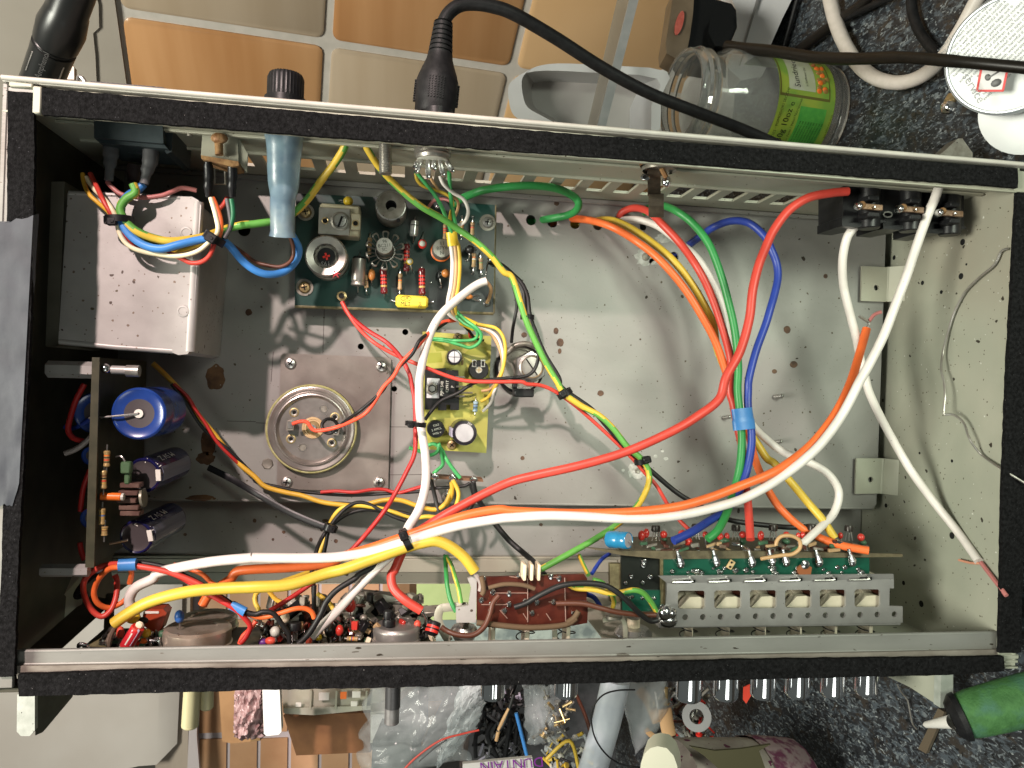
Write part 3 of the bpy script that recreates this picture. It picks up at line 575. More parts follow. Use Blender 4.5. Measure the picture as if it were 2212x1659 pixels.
m = MB(silver); c = Q(1, 2, 1520, 40, 1.63); m.lathe(c, Z3, [(S(58, 1.7), 0), (S(58, 1.7), .03), (S(52, 1.7), .16), (S(38, 1.7), .2), (S(26, 1.7), .2), (S(26, 1.7), .3), (0, .3)], 6, [BK, dull, dull, BK, silver, silver]); obj('nut', m, rg)
mb = MB(brass); screw_head(mb, Q(1, 2, 1690, 525, ZY), S(44, 1), brass); obj('screw', mb, yb)
mb = MB(brass); screw_head(mb, Q(1, 1, 1740, 1252, ZY), S(36, 1), brass); obj('screw', mb, yb)
resistor(yb, Q(1, 2, 1899, 150, 1.3), Q(1, 2, 1893, 240, 1.3), S(22, 1.3), RBLU, [BK, BL, BK, BL], .2, .2)
m = MB(RD); m.tube([Q(1, 1, 1770, 1420, 1.2), Q(1, 1, 1785, 1450, 1.35), Q(1, 1, 1780, 1490, 1.2)], .07, brass, n=6); obj('resistor', m, yb)
obj('standoff', MB(tin).cyl(Q(1, 2, 1690, 525, .01), Q(1, 2, 1690, 525, ZY - .15), .2, n=12), yb); obj('standoff', MB(tin).cyl(Q(1, 1, 1740, 1252, .01), Q(1, 1, 1740, 1252, ZY - .15), .2, n=12), yb)
# ---------------------------------------------------------------- round can on a square plate
rc = thing('valve_can', 'round metal can with a raised ring, let into a square steel plate with four screws', 'metal can', Q(1, 2, 495, 385, 0))
pp = [Q(1, 1, 235, 1395, .2), Q(1, 1, 215, 1415, .2), Q(1, 2, 180, 850, .2), Q(1, 2, 195, 905, .2), Q(1, 2, 1120, 938, .2), Q(1, 2, 1142, 900, .2), Q(1, 1, 1168, 1450, .2), Q(1, 1, 1150, 1430, .2)]
cc = Q(1, 2, 490, 385, .2)
obj('plate', MB(platem).prism(pp, (0, 0, -.18)), rc)
r = S(378, .8); gasket = mat('gasket_yellow', (.30, .28, .10), .6, 0, (.42, .40, .20), 4); m = MB(tin); ct = Q(1, 2, 492, 382, 0); ct.z = 0
tinb = mat('can_lid', (.32, .29, .27), .3, .8, (.44, .41, .385), .9, (.3, .7), 8, .06, 8, [(2, .08, (.2, .18, .12))])
m = MB(tinb); m.lathe(ct, Z3, [(r * 1.0, .22), (r * 1.0, .62), (r * .975, .68), (r * .95, .66), (r * .945, .72), (r * .92, .74), (r * .84, .62), (r * .815, .66), (r * .79, .82), (r * .765, .84), (r * .73, .66), (r * .7, .60), (0, .60)], 72, [holem, gasket, gasket, holem, tinb, tinb, tinb, tinb, tinb, tinb, tinb, tinb]); lid = obj('lid', m, rc)
for x, y, kd in ((330, 245, 1), (682, 285, 1), (302, 475, 1), (655, 508, 1), (587, 213, 0), (402, 548, 0)):
    c = Q(1, 2, x, y, .60); m = MB(brass)
    if kd: m.lathe(c, Z3, [(.24, .004), (.22, .04), (.17, .05), (.1, .01), (.06, .01), (0, .02)], 18, [gasket, brass, dull, holem, holem])
    else: m.lathe(c, Z3, [(.22, .004), (.2, .025), (.17, .025), (.15, .006), (0, .006)], 18, [tin, silver, dull, dull])
    obj('eyelet', m, lid)
m = MB(brass); c = Q(1, 2, 492, 378, .6); paper = mat('paper_washer', (.48, .32, .15), .7, 0, (.55, .40, .22), 3)
m.lathe(c, Z3, [(S(92, .7), 0), (S(90, .7), .06), (S(74, .7), .08), (S(70, .7), .05), (S(58, .7), .06), (S(50, .7), .12), (S(34, .7), .12), (S(30, .7), .2), (S(18, .7), .2), (0, .14)], 30, [paper] * 4 + [brass] * 2 + [paper, silver, silver]); obj('centre_bush', m, lid)
m = MB(dull); m.prism([Q(1, 2, 268, 318, 1.1), Q(1, 2, 330, 316, 1.1), Q(1, 2, 322, 400, 1.1), Q(1, 2, 258, 402, 1.1)], (0, 0, -.5), dull); m.box(Q(1, 2, 296, 355, 1.12), (.12, .16, .02), silver, .01); obj('solder_tag', m, lid)
m = MB(dull); m.prism([Q(1, 2, 665, 365, 1.1), Q(1, 2, 722, 365, 1.1), Q(1, 2, 718, 445, 1.1), Q(1, 2, 655, 440, 1.1)], (0, 0, -.5), dull); m.ball(Q(1, 2, 685, 405, 1.12), .14, solder, 9, (1, 1, .5)); obj('solder_tag', m, lid)
for (c_, r_, x, y) in ((1, 1, 298, 1482), (1, 1, 1083, 1508), (1, 2, 265, 848), (1, 2, 1062, 850)):
    mb = MB(silver); screw_head(mb, Q(c_, r_, x, y, .21), S(48, .2)); obj('screw', mb, rc)
# ---------------------------------------------------------------- potentiometer bush through the deck
vc = thing('clamped_bush', 'round slotted silver bush in a black rubber ring beside the yellow board', 'bush', Q(2, 1, 120, 1510, 0))
c = Q(2, 1, 60, 1530, 0); m = MB(rubber); r = S(215, .6); m.lathe(c, Z3, [(r, 0), (r, .35), (r * .9, .45), (r * .80, .45), (r * .78, .3), (0, .28)], 40, [rubber, rubber, dull, dull, dull]); obj('ring', m, vc)
c = Q(2, 1, 150, 1515, .2); m = MB(silver); r = S(140, .9); m.lathe(c, Z3, [(r * 1.08, 0), (r * 1.08, .35), (r * 1.0, .45), (r * .8, .47), (r * .8, .65), (r * .62, .68)], 6, [dull, silver, silver, silver, tin]); m.lathe(c, Z3, [(r * .8, .47), (r * .8, .75), (r * .70, .8), (r * .64, .74), (0, .74)], 32, [tin, tin, brass, tin]); m.box(c + V3((0, 0, .76)), (r * .62, .03, .02), holem, .004, (V3((.6, -.8, 0)), V3((.8, .6, 0)), Z3)); obj('slotted_nut', m, vc)
m = MB(black); c = Q(2, 2, 70, 70, 1.2); m.lathe(Q(2, 2, 60, 60, .2), Z3, [(.8, 0), (.8, 1.3), (.72, 1.4), (0, 1.4)], 26); m.box(Q(2, 2, 30, 20, 1.7), (.62, .3, .25), black, .1, (V3((1, -.15, 0)).normalized(), V3((.15, 1, 0)).normalized(), Z3)); m = MB(rubber); m.box(P(1130, 848, 1.8), (.5, .22, .35), black, .06); m.box(P(1131, 838, 2.15), (.34, .05, .03), silver, .01); obj('terminal_block', m, vc)
m = MB(dull); m.tube([Q(2, 1, -30, 1380, .8), Q(2, 1, 20, 1330, .9), Q(2, 1, 120, 1310, .9), Q(2, 1, 200, 1340, .7)], .14, n=10); obj('clamp_strap', m, vc)
# ---------------------------------------------------------------- tag strip
ts = thing('tag_strip', 'brown tag strip with solder lugs and wires below the yellow circuit board', 'tag strip', Q(1, 2, 1720, 830, 0))
m = MB(mat('paxolin', (.12, .05, .025), .6, 0, (.2, .1, .05), 3)); m.prism([Q(1, 2, x, y, 1.8) for x, y in ((1495, 790), (1960, 822), (1965, 846), (1500, 815))], (0, 0, -.9)); obj('strip', m, ts)
for x in (1545, 1700, 1880):
    m = MB(silver); y = 800 + (x - 1500) * .07; m.box(Q(1, 2, x, y, 1.85), (.06, .2, .1), silver, .02); m.ball(Q(1, 2, x, y, 1.95), .17, solder, 9, (1, 1.2, .6)); m.tube([Q(1, 2, x - 25, y - 12, 1.9), Q(1, 2, x, y - 25, 2.1), Q(1, 2, x + 25, y - 8, 1.9)], .03, solder, n=6); obj('solder_lug', m, ts)
m = MB(tin); m.bb(Q(1, 2, 1640, 1000, .02), Q(1, 2, 1700, 860, .3), tin); obj('bracket', m, ts); mb = MB(silver); screw_head(mb, Q(1, 2, 1648, 970, .3), .25); obj('screw', mb, ts)
# ---------------------------------------------------------------- mains filter can (large box top left)
tb = thing('transformer_can', 'large square grey metal transformer can with folded rim and dirt specks', 'transformer', Q(0, 1, 1100, 700, 0))
ZT = 5.6
tp = [(585, 10), (1560, 45), (1690, 75), (1735, 150), (1640, 1385), (1560, 1405), (1485, 1375), (1000, 1345), (520, 1290), (505, 1270)]
def shr(pts, z0, z1, k): return [Q(0, 1, x, y, z0) for x, y in pts]
m = MB(canm); top = [Q(0, 1, x, y, ZT) for x, y in tp]; m.prism(top, (0, 0, -ZT + .02)); obj('body', m, tb)
m = MB(canm); m.prism([Q(0, 1, x, y, ZT + .10) for x, y in ((1556, 38), (1660, 40), (1712, 70), (1738, 120), (1655, 1350), (1620, 1400), (1540, 1408), (1490, 1388), (1484, 1330), (1520, 1270), (1560, 300))], (0, 0, -.4)); fl = obj('folded_rim', m, tb)
e = [Q(0, 1, x, y, ZT - .15) for x, y in ((1660, 45), (1745, 110), (1752, 140), (1660, 1360), (1640, 1400))]; m = MB(canm); m.tube([Q(0, 1, 1712, 90, ZT - .1), Q(0, 1, 1640, 1380, ZT - .1)], .24, n=14, smooth=1); obj('rim_fold', m, tb)
m = MB(canm); m.tube([Q(0, 1, 515, 1290, ZT - .08), Q(0, 1, 1000, 1338, ZT - .08), Q(0, 1, 1500, 1372, ZT - .08)], .13, n=12, smooth=1); obj('edge_bead', m, tb); m = MB(canm); m.tube([Q(0, 1, 600, 12, ZT - .08), Q(0, 1, 1560, 52, ZT - .08)], .12, n=12, smooth=1); obj('edge_bead', m, tb)
for x, y in ((1582, 1030), (1608, 352)): obj('spot_weld', MB(canm).lathe(Q(0, 1, x, y, ZT + .10), Z3, [(.26, 0), (.24, .035), (.18, .04), (.16, .02), (0, .02)], 22), tb)
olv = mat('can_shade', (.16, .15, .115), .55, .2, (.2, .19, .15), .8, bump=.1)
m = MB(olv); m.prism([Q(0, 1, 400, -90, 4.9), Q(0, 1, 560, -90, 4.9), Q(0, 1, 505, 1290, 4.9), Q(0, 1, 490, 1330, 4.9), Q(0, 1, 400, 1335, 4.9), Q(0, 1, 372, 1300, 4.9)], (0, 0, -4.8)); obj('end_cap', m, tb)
# ---------------------------------------------------------------- left vertical board with blue capacitors
vb = thing('circuit_board', 'board seen edge on at the left with blue capacitors and striped resistors', 'circuit board', (-13.3, -3, 0))
e0, e1_ = P(208, 772, 6.6), P(193, 1226, 6.6)
pv = mat('board_olive', (.035, .036, .018), .5, 0, (.055, .052, .028), 2, bump=.05)
m = MB(pv); m.prism([e0, e1_, e1_ + V3((.0, 0, -6.3)), e0 + V3((0, 0, -6.3))], (-.16, 0, 0)); obj('board', m, vb)
m = MB(pv); m.prism([P(206, 772, 6.63), P(215, 772, 6.63), P(203, 1226, 6.63), P(193, 1226, 6.63)], (0, 0, -.1)); obj('board_edge', m, vb)
blue = mat('capacitor_blue', (.010, .035, .19), .25, 0, (.015, .05, .24), 1, coat=.5); navy = mat('capacitor_navy', (.008, .008, .055), .25, coat=.6); captop = mat('capacitor_top', (.065, .055, .058), .5, .2)
TV = V3(((0 + 5.6), 0, 0))
SA = -.35
def zcap(x, y, z0, z1, rp, body, off=(0, 0), stripe=None, txt=None):
    c1 = Q(0, 2, x, y, z0); c0 = V3((c1.x + off[0], c1.y + off[1], z1)); r = S(rp, z0); ax = (c1 - c0); h = ax.length; m = MB(body)
    m.lathe(c0, ax, [(0, 0), (r, .05), (r, h * .55), (r * .97, h * .6), (r, h * .66), (r, h - .18), (r * 1.0, h - .03), (r * .93, h + .03), (r * .84, h - .02), (r * .56, h - .04), (0, h - .04)], 40, [body] * 8 + ([body] if not stripe else [captop]) + [captop])
    if stripe:
        e3 = ax.normalized(); tc_ = CAM - c1; d0 = (tc_ - e3 * tc_.dot(e3)).normalized(); d1 = e3.cross(d0)
        for k in range(-2, 3):
            an = stripe + k * .17; d = d0 * math.cos(an) + d1 * math.sin(an); m.box(c0 + d * (r * .99) + e3 * (h * .48), (.03, r * .09, h * .44), mat('cap_stripe', (.13, .14, .18), .4), .005, (d, e3.cross(d), e3))
        d = d0 * math.cos(stripe) + d1 * math.sin(stripe); m.box(c1 + d * (r * .88) + e3 * .03, (.11, r * .33, .03), WH, .01, (d, e3.cross(d), e3))
        d = d0 * math.cos(stripe + (.95 if stripe < 0 else -.95)) + d1 * math.sin(stripe + (.95 if stripe < 0 else -.95)); m.text('M 5V Z', c0 + e3 * (h * .6) + d * (r * 1.0), e3, d.cross(e3), .42, WH, .03)
    o = obj('blue_capacitor', m, vb); return c1, o
c1, o = zcap(1200, 255, 6.0, 2.9, 212, blue)
m = MB(silver); m.lathe(c1, Z3, [(S(36, 6), .0), (S(36, 6), .05), (.05, .06), (0, .06)], 18, [WH, WH, BK]); m.tube([c1 + V3((0, 0, .06)), Q(0, 2, 1050, 272, 6.2), Q(0, 2, 880, 288, 6.2), Q(0, 2, 770, 296, 6)], .045, silver, n=6); obj('lead', m, o)
m = MB(captop)
c1, o = zcap(1240, 790, 4.6, 1.6, 142, navy, (.5, .25), SA); mm = MB(WH); mm.text('M 5V', c1 + V3((S(70, 4.6), S(95, 4.6), .02)), (1, -.5, 0), (.5, 1, 0), .32, WH, .02); obj('print', mm, o)
c1, o = zcap(1175, 1325, 4.8, 1.8, 140, navy, (.6, .3), SA); mm = MB(WH); mm.text('Z 5Mu', c1 + V3((S(60, 4.8), S(90, 4.8), .02)), (1, -.45, 0), (.45, 1, 0), .32, WH, .02); obj('print', mm, o); obj('lead', MB(silver).tube([c1 + V3((-.3, -.1, .05)), Q(0, 2, 945, 1382, 5)], .05, silver, n=6, smooth=1), o)
for (x, y, rp) in ((840, 250, 170), (800, 620, 80), (800, 1160, 90)): zcap(x - 10, y, 4.4, 2.0, rp, blue)
for (y0, y1, x, bands) in ((575, 715, 925, [OR, BK, RD, BK]), (745, 905, 898, [BR, BK, RD, GD]), (1075, 1215, 885, [GD, BL, GD]), (1230, 1310, 905, [GD, BR])): resistor(vb, Q(0, 2, x, y0, 6.2), Q(0, 2, x - 4, y1, 6.2), S(26, 6.2), RGOLD, bands, .26, .0)
m = MB(RD); m.cyl(Q(0, 2, 870, 968, 5.9), Q(0, 2, 1050, 975, 5.9), S(32, 5.9), n=16, m=OR, b=.03); m.cyl(Q(0, 2, 1050, 975, 5.9), Q(0, 2, 1072, 976, 5.9), S(30, 5.9), n=16, m=crw); obj('resistor', m, vb)
m = MB(mat('cap_green', (.06, .12, .055), .5)); m.box(Q(0, 2, 1095, 720, 5.6), (S(38, 5.6), S(48, 5.6), .2), None, .05); m.box(Q(0, 2, 1105, 800, 5.5), (S(22, 5.6), S(60, 5.6), .15), None, .05); m.tube([Q(0, 2, 1000, 630, 5.5), Q(0, 2, 1050, 625, 5.6), Q(0, 2, 1083, 680, 5.6)], .035, silver, n=6); obj('green_capacitor', m, vb)
m = MB(mat('clip_brown', (.10, .05, .04), .45, .3, (.15, .09, .07), 2)); m.lathe(Q(0, 2, 1205, 985, 5.2), Q(0, 2, 1260, 975, 5.2) - Q(0, 2, 1120, 990, 5.2), [(0, .1), (S(78, 5.2), .1), (S(78, 5.2), .2), (0, .2)], 26, [mat('transistor_cap', (.22, .21, .16), .4, .4)] * 3)
for y in (870, 935, 1000, 1060, 1110): m.box(Q(0, 2, 1110 + (y % 40), y, 5.3), (S(75, 5.2), S(20, 5.2), .3), None, .03)
obj('clip_transistor', m, vb)
def spacer(p0, p1, r, nm='hex_spacer'):
    m = MB(tin); m.lathe(p0, p1 - p0, [(0, 0), (r, 0), (r, (p1 - p0).length), (0, (p1 - p0).length)], 6, [canm] * 3); return obj(nm, m, vb)
spacer(Q(0, 1, 415, 1530, 6.1), Q(0, 1, 830, 1540, 6.1), S(68, 6)); spacer(Q(0, 2, 360, 1610, 6.0), Q(0, 2, 770, 1610, 6.0), S(52, 6))
m = MB(silver); m.ball(Q(0, 1, 915, 1525, 6.2), S(42, 6), solder, 12); m.cyl(Q(0, 1, 965, 1535, 6.1), Q(0, 1, 1095, 1540, 6.1), S(34, 6), n=12, m=canm); m.cyl(Q(0, 1, 1095, 1545, 6.1), Q(0, 1, 1205, 1548, 6.1), S(48, 6), n=20, m=tin); obj('jack_spacer', m, vb)
# ================================================================ CONNECTORS ON THE BACK WALL
# mains inlet
t = thing('mains_inlet', 'dark grey mains inlet block with three sleeved lugs, upper left', 'mains inlet', Q(0, 0, 1100, 1150, 4))
m = MB(greyb); m.prism([Q(0, 0, x, y, 6.9) for x, y in ((812, 1000), (1400, 1010), (1412, 1235), (1395, 1240), (812, 1190))], (0, 0, -3.2)); m.prism([Q(0, 0, x, y, 6.7) for x, y in ((812, 1190), (1410, 1240), (1450, 1285), (860, 1235))], (0, 0, -2.6)); m.prism([Q(0, 0, x, y, 6.4) for x, y in ((1400, 1010), (1500, 1030), (1485, 1310), (1440, 1330), (1395, 1240))], (0, 0, -2.8), mat('grey_block_side', (.018, .026, .03), .5)); m.prism([Q(0, 0, x, y, 5.6) for x, y in ((1090, 1240), (1250, 1255), (1245, 1340), (1095, 1320))], (0, 0, -2)); obj('housing', m, t)
m = MB(black); m.prism([Q(0, 0, x, y, 6.3) for x, y in ((780, 700), (1400, 752), (1480, 778), (1480, 800), (780, 770))], (0, 0, -4)); obj('flange', m, t)
for pts, z, mm in (([(960, 1240), (958, 1330), (950, 1420), (940, 1560)], 6.0, bootm), ([(1300, 1260), (1298, 1380), (1270, 1480), (1245, 1590)], 6.2, bootm), ([(1170, 1430), (1160, 1500), (1160, 1580)], 4.8, mat('boot_brown', (.05, .035, .035), .5))):
    m = MB(mm); m.tube([Q(0, 0, x, y, z) for x, y in pts], .3, n=14, smooth=4, rs=[S(62, z)] * 5 + [S(52, z)] * 3 + [S(36, z)] * 4, flat=.8); obj('lug_boot', m, t)
# rusty bolt and switch
t = thing('mains_switch', 'small metal switch with a rusty brown bolt beside the mains inlet', 'switch', Q(0, 0, 1900, 1300, 4))
m = MB(wallm); m.prism([Q(0, 0, x, y, 6.4) for x, y in ((1750, 1130), (2050, 1170), (2062, 1400), (1735, 1345))], (0, 0, -.15)); m.prism([Q(0, 0, x, y, 6.3) for x, y in ((2050, 1170), (2140, 1330), (2130, 1490), (2060, 1400))], (0, 0, -.15), wallm); obj('frame', m, t)
m = MB(rustm); m.cyl(Q(0, 0, 1890, 1230, 6.7), Q(0, 0, 1895, 1340, 6.7), S(34, 6.7), n=14); m.ball(Q(0, 0, 1895, 1195, 6.8), S(66, 6.7), mat('rust_bright', (.33, .19, .09), .5, .3, (.18, .08, .03), 5, bump=.5), 12, (1.05, .6, .7), Y3); obj('bolt', m, t)
m = MB(rustm); m.prism([Q(0, 0, x, y, 6.8) for x, y in ((1735, 1340), (2060, 1395), (2062, 1430), (2000, 1440), (1740, 1370))], (0, 0, -1.2)); obj('base_plate', m, t)
for x in (1795, 2000):
    m = MB(black); m.tube([Q(0, 0, x, 1395, 6.6), Q(0, 0, x + 10, 1500, 6.4), Q(0, 0, x + 5, 1600, 6.2), Q(0, 1, x + 8, 40, 6.0)], .2, n=12, rs=[.14, .19, .2, .2, .17, .19, .16, .14]); obj('sleeve', m, t)
m = MB(dull); m.tube([Q(0, 0, 1850, 1450, 6.3), Q(0, 0, 1855, 1590, 6), Q(0, 0, 1950, 1590, 6), Q(0, 0, 1945, 1480, 6.3)], .05, n=6, smooth=1); obj('link', m, t)
m = MB(brass); m.cyl(Q(0, 0, 1640, 1100, 6.5), Q(0, 0, 1642, 1180, 6.5), .12, n=10, m=dull); one('stud', m, 'tiny threaded stud between the mains inlet and the rusty bolt', 'stud')
# fuse holder: black ribbed cap outside, blue translucent boot inside
m = MB(mat('boot_blue', (.13, .20, .27), .3, 0, (.20, .30, .36), 1.2, trans=.25, alpha=.93, coat=.3, bump=.3, bs=2, col3=(.34, .42, .42)))
pts = [Q(1, 0, 245, 1140, 6.8), Q(1, 0, 245, 1280, 6.6), Q(1, 0, 240, 1450, 6.3), Q(1, 0, 238, 1640, 6.0), Q(1, 1, 230, 100, 5.7), Q(1, 1, 228, 250, 5.4), Q(1, 1, 228, 385, 5.2)]
m.tube(pts, 1, n=22, smooth=5, rs=[S(q, 6) for q in (170, 166, 158, 150, 146, 143, 140, 138, 136, 134, 134, 132, 130, 128, 124, 118, 112, 108, 105, 104, 103, 103, 103, 102, 102, 102, 101, 101, 100, 108, 112)], flat=.75)
k0 = len(m.v)
one('insulating_boot', m, 'translucent blue rubber boot hanging from the fuse holder over the blue wire', 'boot')
t = thing('fuse_holder', 'black ribbed round fuse cap standing outside the back edge', 'fuse holder', P(615, 215, 4))
m = MB(black); c0, c1 = P(616, 222, 4.6), P(618, 166, 4.6); r = S(150, 4.6); h = (c1 - c0).length; m.lathe(c0 - V3((0, .6, 0)), c1 - c0, [(r * 1.14, 0), (r * 1.14, .75), (r * .98, .8), (r * .98, .95)], 36, [black] * 3); m.lathe(c0 + V3((0, .2, 0)), c1 - c0, [(r, 0), (r, h - .3), (r * .9, h - .12), (0, h - .12)], 64, [black] * 3, star=lambda k: 1 - (.035 if k % 2 else 0)); obj('cap', m, t)
# threaded stud
m = MB(tin); a_, b_ = Q(1, 0, 1115, 1210, 7), Q(1, 0, 1120, 1500, 7); r = S(56, 7); L_ = (b_ - a_).length; pr = [(0, 0)]
k = 0
while k * .07 < L_: pr += [(r, k * .07), (r * .86, k * .07 + .035)]; k += 1
pr.append((0, L_)); m.lathe(a_, b_ - a_, pr, 18); m.lathe(a_ + V3((0, -.02, 0)), Y3, [(r * 1.7, 0), (r * 1.7, .25), (0, .25)], 6, [silver] * 2); one('threaded_stud', m, 'thick threaded steel stud hanging below the back felt strip', 'stud')
# DIN socket inside
t = thing('din_socket', 'threaded silver round socket with splayed solder pins below the back strip', 'socket', Q(1, 0, 1530, 1300, 4))
m = MB(tin); c = Q(1, 0, 1530, 1235, 7.2); r = S(155, 7.2); pr = [(r, 0)]
for k in range(5): pr += [(r * 1.03, .05 + k * .12), (r * .93, .11 + k * .12)]
pr += [(r * .9, .72), (r * .86, .74), (0, .74)]; m.lathe(c, -Y3, pr, 36, [tin] * 11 + [dull, crw, crw]); obj('shell', m, t)
for i, (x0, x1, y1) in enumerate(((1450, 1390, 1480), (1500, 1490, 1530), (1545, 1545, 1460), (1590, 1620, 1510), (1640, 1700, 1480), (1410, 1375, 1440))):
    m = MB(silver); m.tube([Q(1, 0, x0, 1360, 7.2), Q(1, 0, (x0 + x1) / 2 - 8, 1420, 7.3), Q(1, 0, x1, y1, 7.2)], .06, n=8, flat=.5, rs=[.05, .07, .11, .11, .1, .12, .12, .11, .09]); m.ball(Q(1, 0, x1, y1, 7.25), .11, solder, 8); obj('solder_pin', m, t)
m = MB(black); m.cyl(Q(1, 0, 1560, 960, 4.6), Q(1, 0, 1560, 1030, 4.6), r, n=28); obj('collar', m, t)
# DIN plug and its cable (outside)
t = thing('din_plug', 'black moulded round plug with ribbed strain relief, standing in the back wall', 'plug', P(940, 245, 4))
zc = 4.4; p0 = P(938, 250, zc); p1 = P(958, 48, zc); ax = (p1 - p0); L_ = ax.length
def rr(px): return px * (CAMH - zc) / F
prof = [(40, 0), (43, .03), (43, .10), (45, .14), (45, .36), (40, .44), (33, .53), (28, .60), (27, .64)]
m = MB(rubber); m.lathe(p0, ax, [(rr(a_), b_ * L_) for a_, b_ in prof], 36, [rubber] * 8)
obj('body', m, t)
m = MB(rubber); pr = []
for k in range(7): h0 = .63 + k * .052; q = 26.5 - k * .95; pr += [(rr(q), h0 * L_), (rr(q), (h0 + .033) * L_), (rr(q - 4), (h0 + .036) * L_), (rr(q - 4), (h0 + .05) * L_)]
pr += [(rr(20), .995 * L_), (rr(15), 1.01 * L_), (0, 1.01 * L_)]; m.lathe(p0, ax, pr, 28); obj('strain_relief', m, t)
m = MB(rubber); e1, e2, e3 = frame(ax); u_ = ax.normalized(); toc = V3((0, 0, 1)); sdv = u_.cross(toc).normalized()
for i in range(9):
    for j in range(6):
        an = (j - 2.2) * .14; nrm = (toc * math.cos(an) + sdv * -math.sin(an)).normalized(); m.box(p0 + u_ * (L_ * (.13 + i * .026)) + nrm * rr(45), (rr(1.6), rr(1.6), .03), rubber, .006, (u_, nrm.cross(u_), nrm))
for i in range(9):
    for sgn in (-1, 1): m.box(p0 + u_ * (L_ * (.13 + i * .026)) + sdv * sgn * rr(45), (rr(1.5), .12, .07), rubber, .01, (u_, toc, sdv))
obj('grip', m, t)
def path(pts, z):
    q_ = [pts[0]]
    for p in pts[1:]:
        if math.hypot(p[0] - q_[-1][0], p[1] - q_[-1][1]) > 11 or len(pts) < 5: q_.append(p)
    pts = q_
    n = len(pts); out = []; d = [0]
    for i in range(1, n): d.append(d[-1] + math.hypot(pts[i][0] - pts[i - 1][0], pts[i][1] - pts[i - 1][1]))
    zs = z if isinstance(z, (list, tuple)) else [z]
    for i, p in enumerate(pts):
        if len(zs) == 1: zz = zs[0]
        else:
            f = d[i] / d[-1] * (len(zs) - 1); k = min(int(f), len(zs) - 2); f -= k; f = f * f * (3 - 2 * f); zz = zs[k] * (1 - f) + zs[k + 1] * f
        pt = P(p[0], p[1], zz)
        if pt.x > 27.3 and zz < 8.6 and 380 < p[1] < 1400:
            d_ = ray(p[0], p[1]); pt = CAM + d_ * ((27.3 - CAM.x) / d_.x)
        out.append(pt)
    return out
m = MB(rubber); m.tube(path([(957, 60), (960, 44), (972, 26), (992, 12), (1020, 8), (1060, 13), (1110, 30), (1200, 82), (1300, 146), (1400, 200), (1500, 240), (1600, 278), (1690, 318), (1740, 345)], [4.4, 4.4, 3.5, 2.5, 1.5, 0, -1]), rr(14.5), n=14, smooth=6); obj('cable', m, t)
# rusty spring contact below the back strip
t = thing('spring_contact', 'rusty round washer with a brown spring strip, below the back felt strip', 'contact', Q(2, 0, 1270, 1450, 3))
m = MB(mat('rust_bright', (.33, .19, .09))); c = Q(2, 0, 1275, 1420, 7.4); m.lathe(c, Y3, [(S(170, 7), -.1), (S(180, 7), .05), (S(165, 7), .25), (0, .3)], 20, star=lambda k: 1 + .06 * NZ.noise(V3((k * .9, 1, 1)))); m.lathe(c - V3((0, .25, 0)), Y3, [(S(150, 7), -.05), (S(160, 7), .1), (0, .1)], 16, [dull] * 2); obj('washer', m, t)
m = MB(mat('dark_strip', (.045, .035, .025), .5, .4, (.09, .07, .05), 2, bump=.2)); 
m.prism([Q(2, 0, 1175, 1460, 7.2), Q(2, 0, 1285, 1460, 7.2), Q(2, 1, 1285, 30, 5.6), Q(2, 1, 1175, 30, 5.6)], (0, 0, -.08)); 
w_ = []; 
for (y, z) in ((10, 5.6), (20, 5.95), (60, 6.05), (120, 5.9), (215, 5.5)): w_.append((Q(2, 1, 1185, y, z), Q(2, 1, 1312, y + 2, z)))
for i in range(4): m.prism([w_[i][0], w_[i][1], w_[i + 1][1], w_[i + 1][0]], (0, 0, -.09))
obj('spring_strip', m, t)
m = MB(solder); m.ball(Q(2, 0, 1150, 1530, 7), S(45, 5.8), solder, 10, (.7, 1, .4)); m.lathe(Q(2, 0, 1145, 1530, 7.25), Z3, [(.09, 0), (.09, .02), (0, .02)], 10, [holem] * 2); m.ball(Q(2, 0, 1335, 1570, 7), S(52, 5.8), chrome, 12, (1, .8, .6)); m.tube([Q(2, 0, 1290, 1450, 7.3), Q(2, 0, 1330, 1530, 7.2)], .12, rustm, n=8); obj('solder_blob', m, t, kind='stuff')
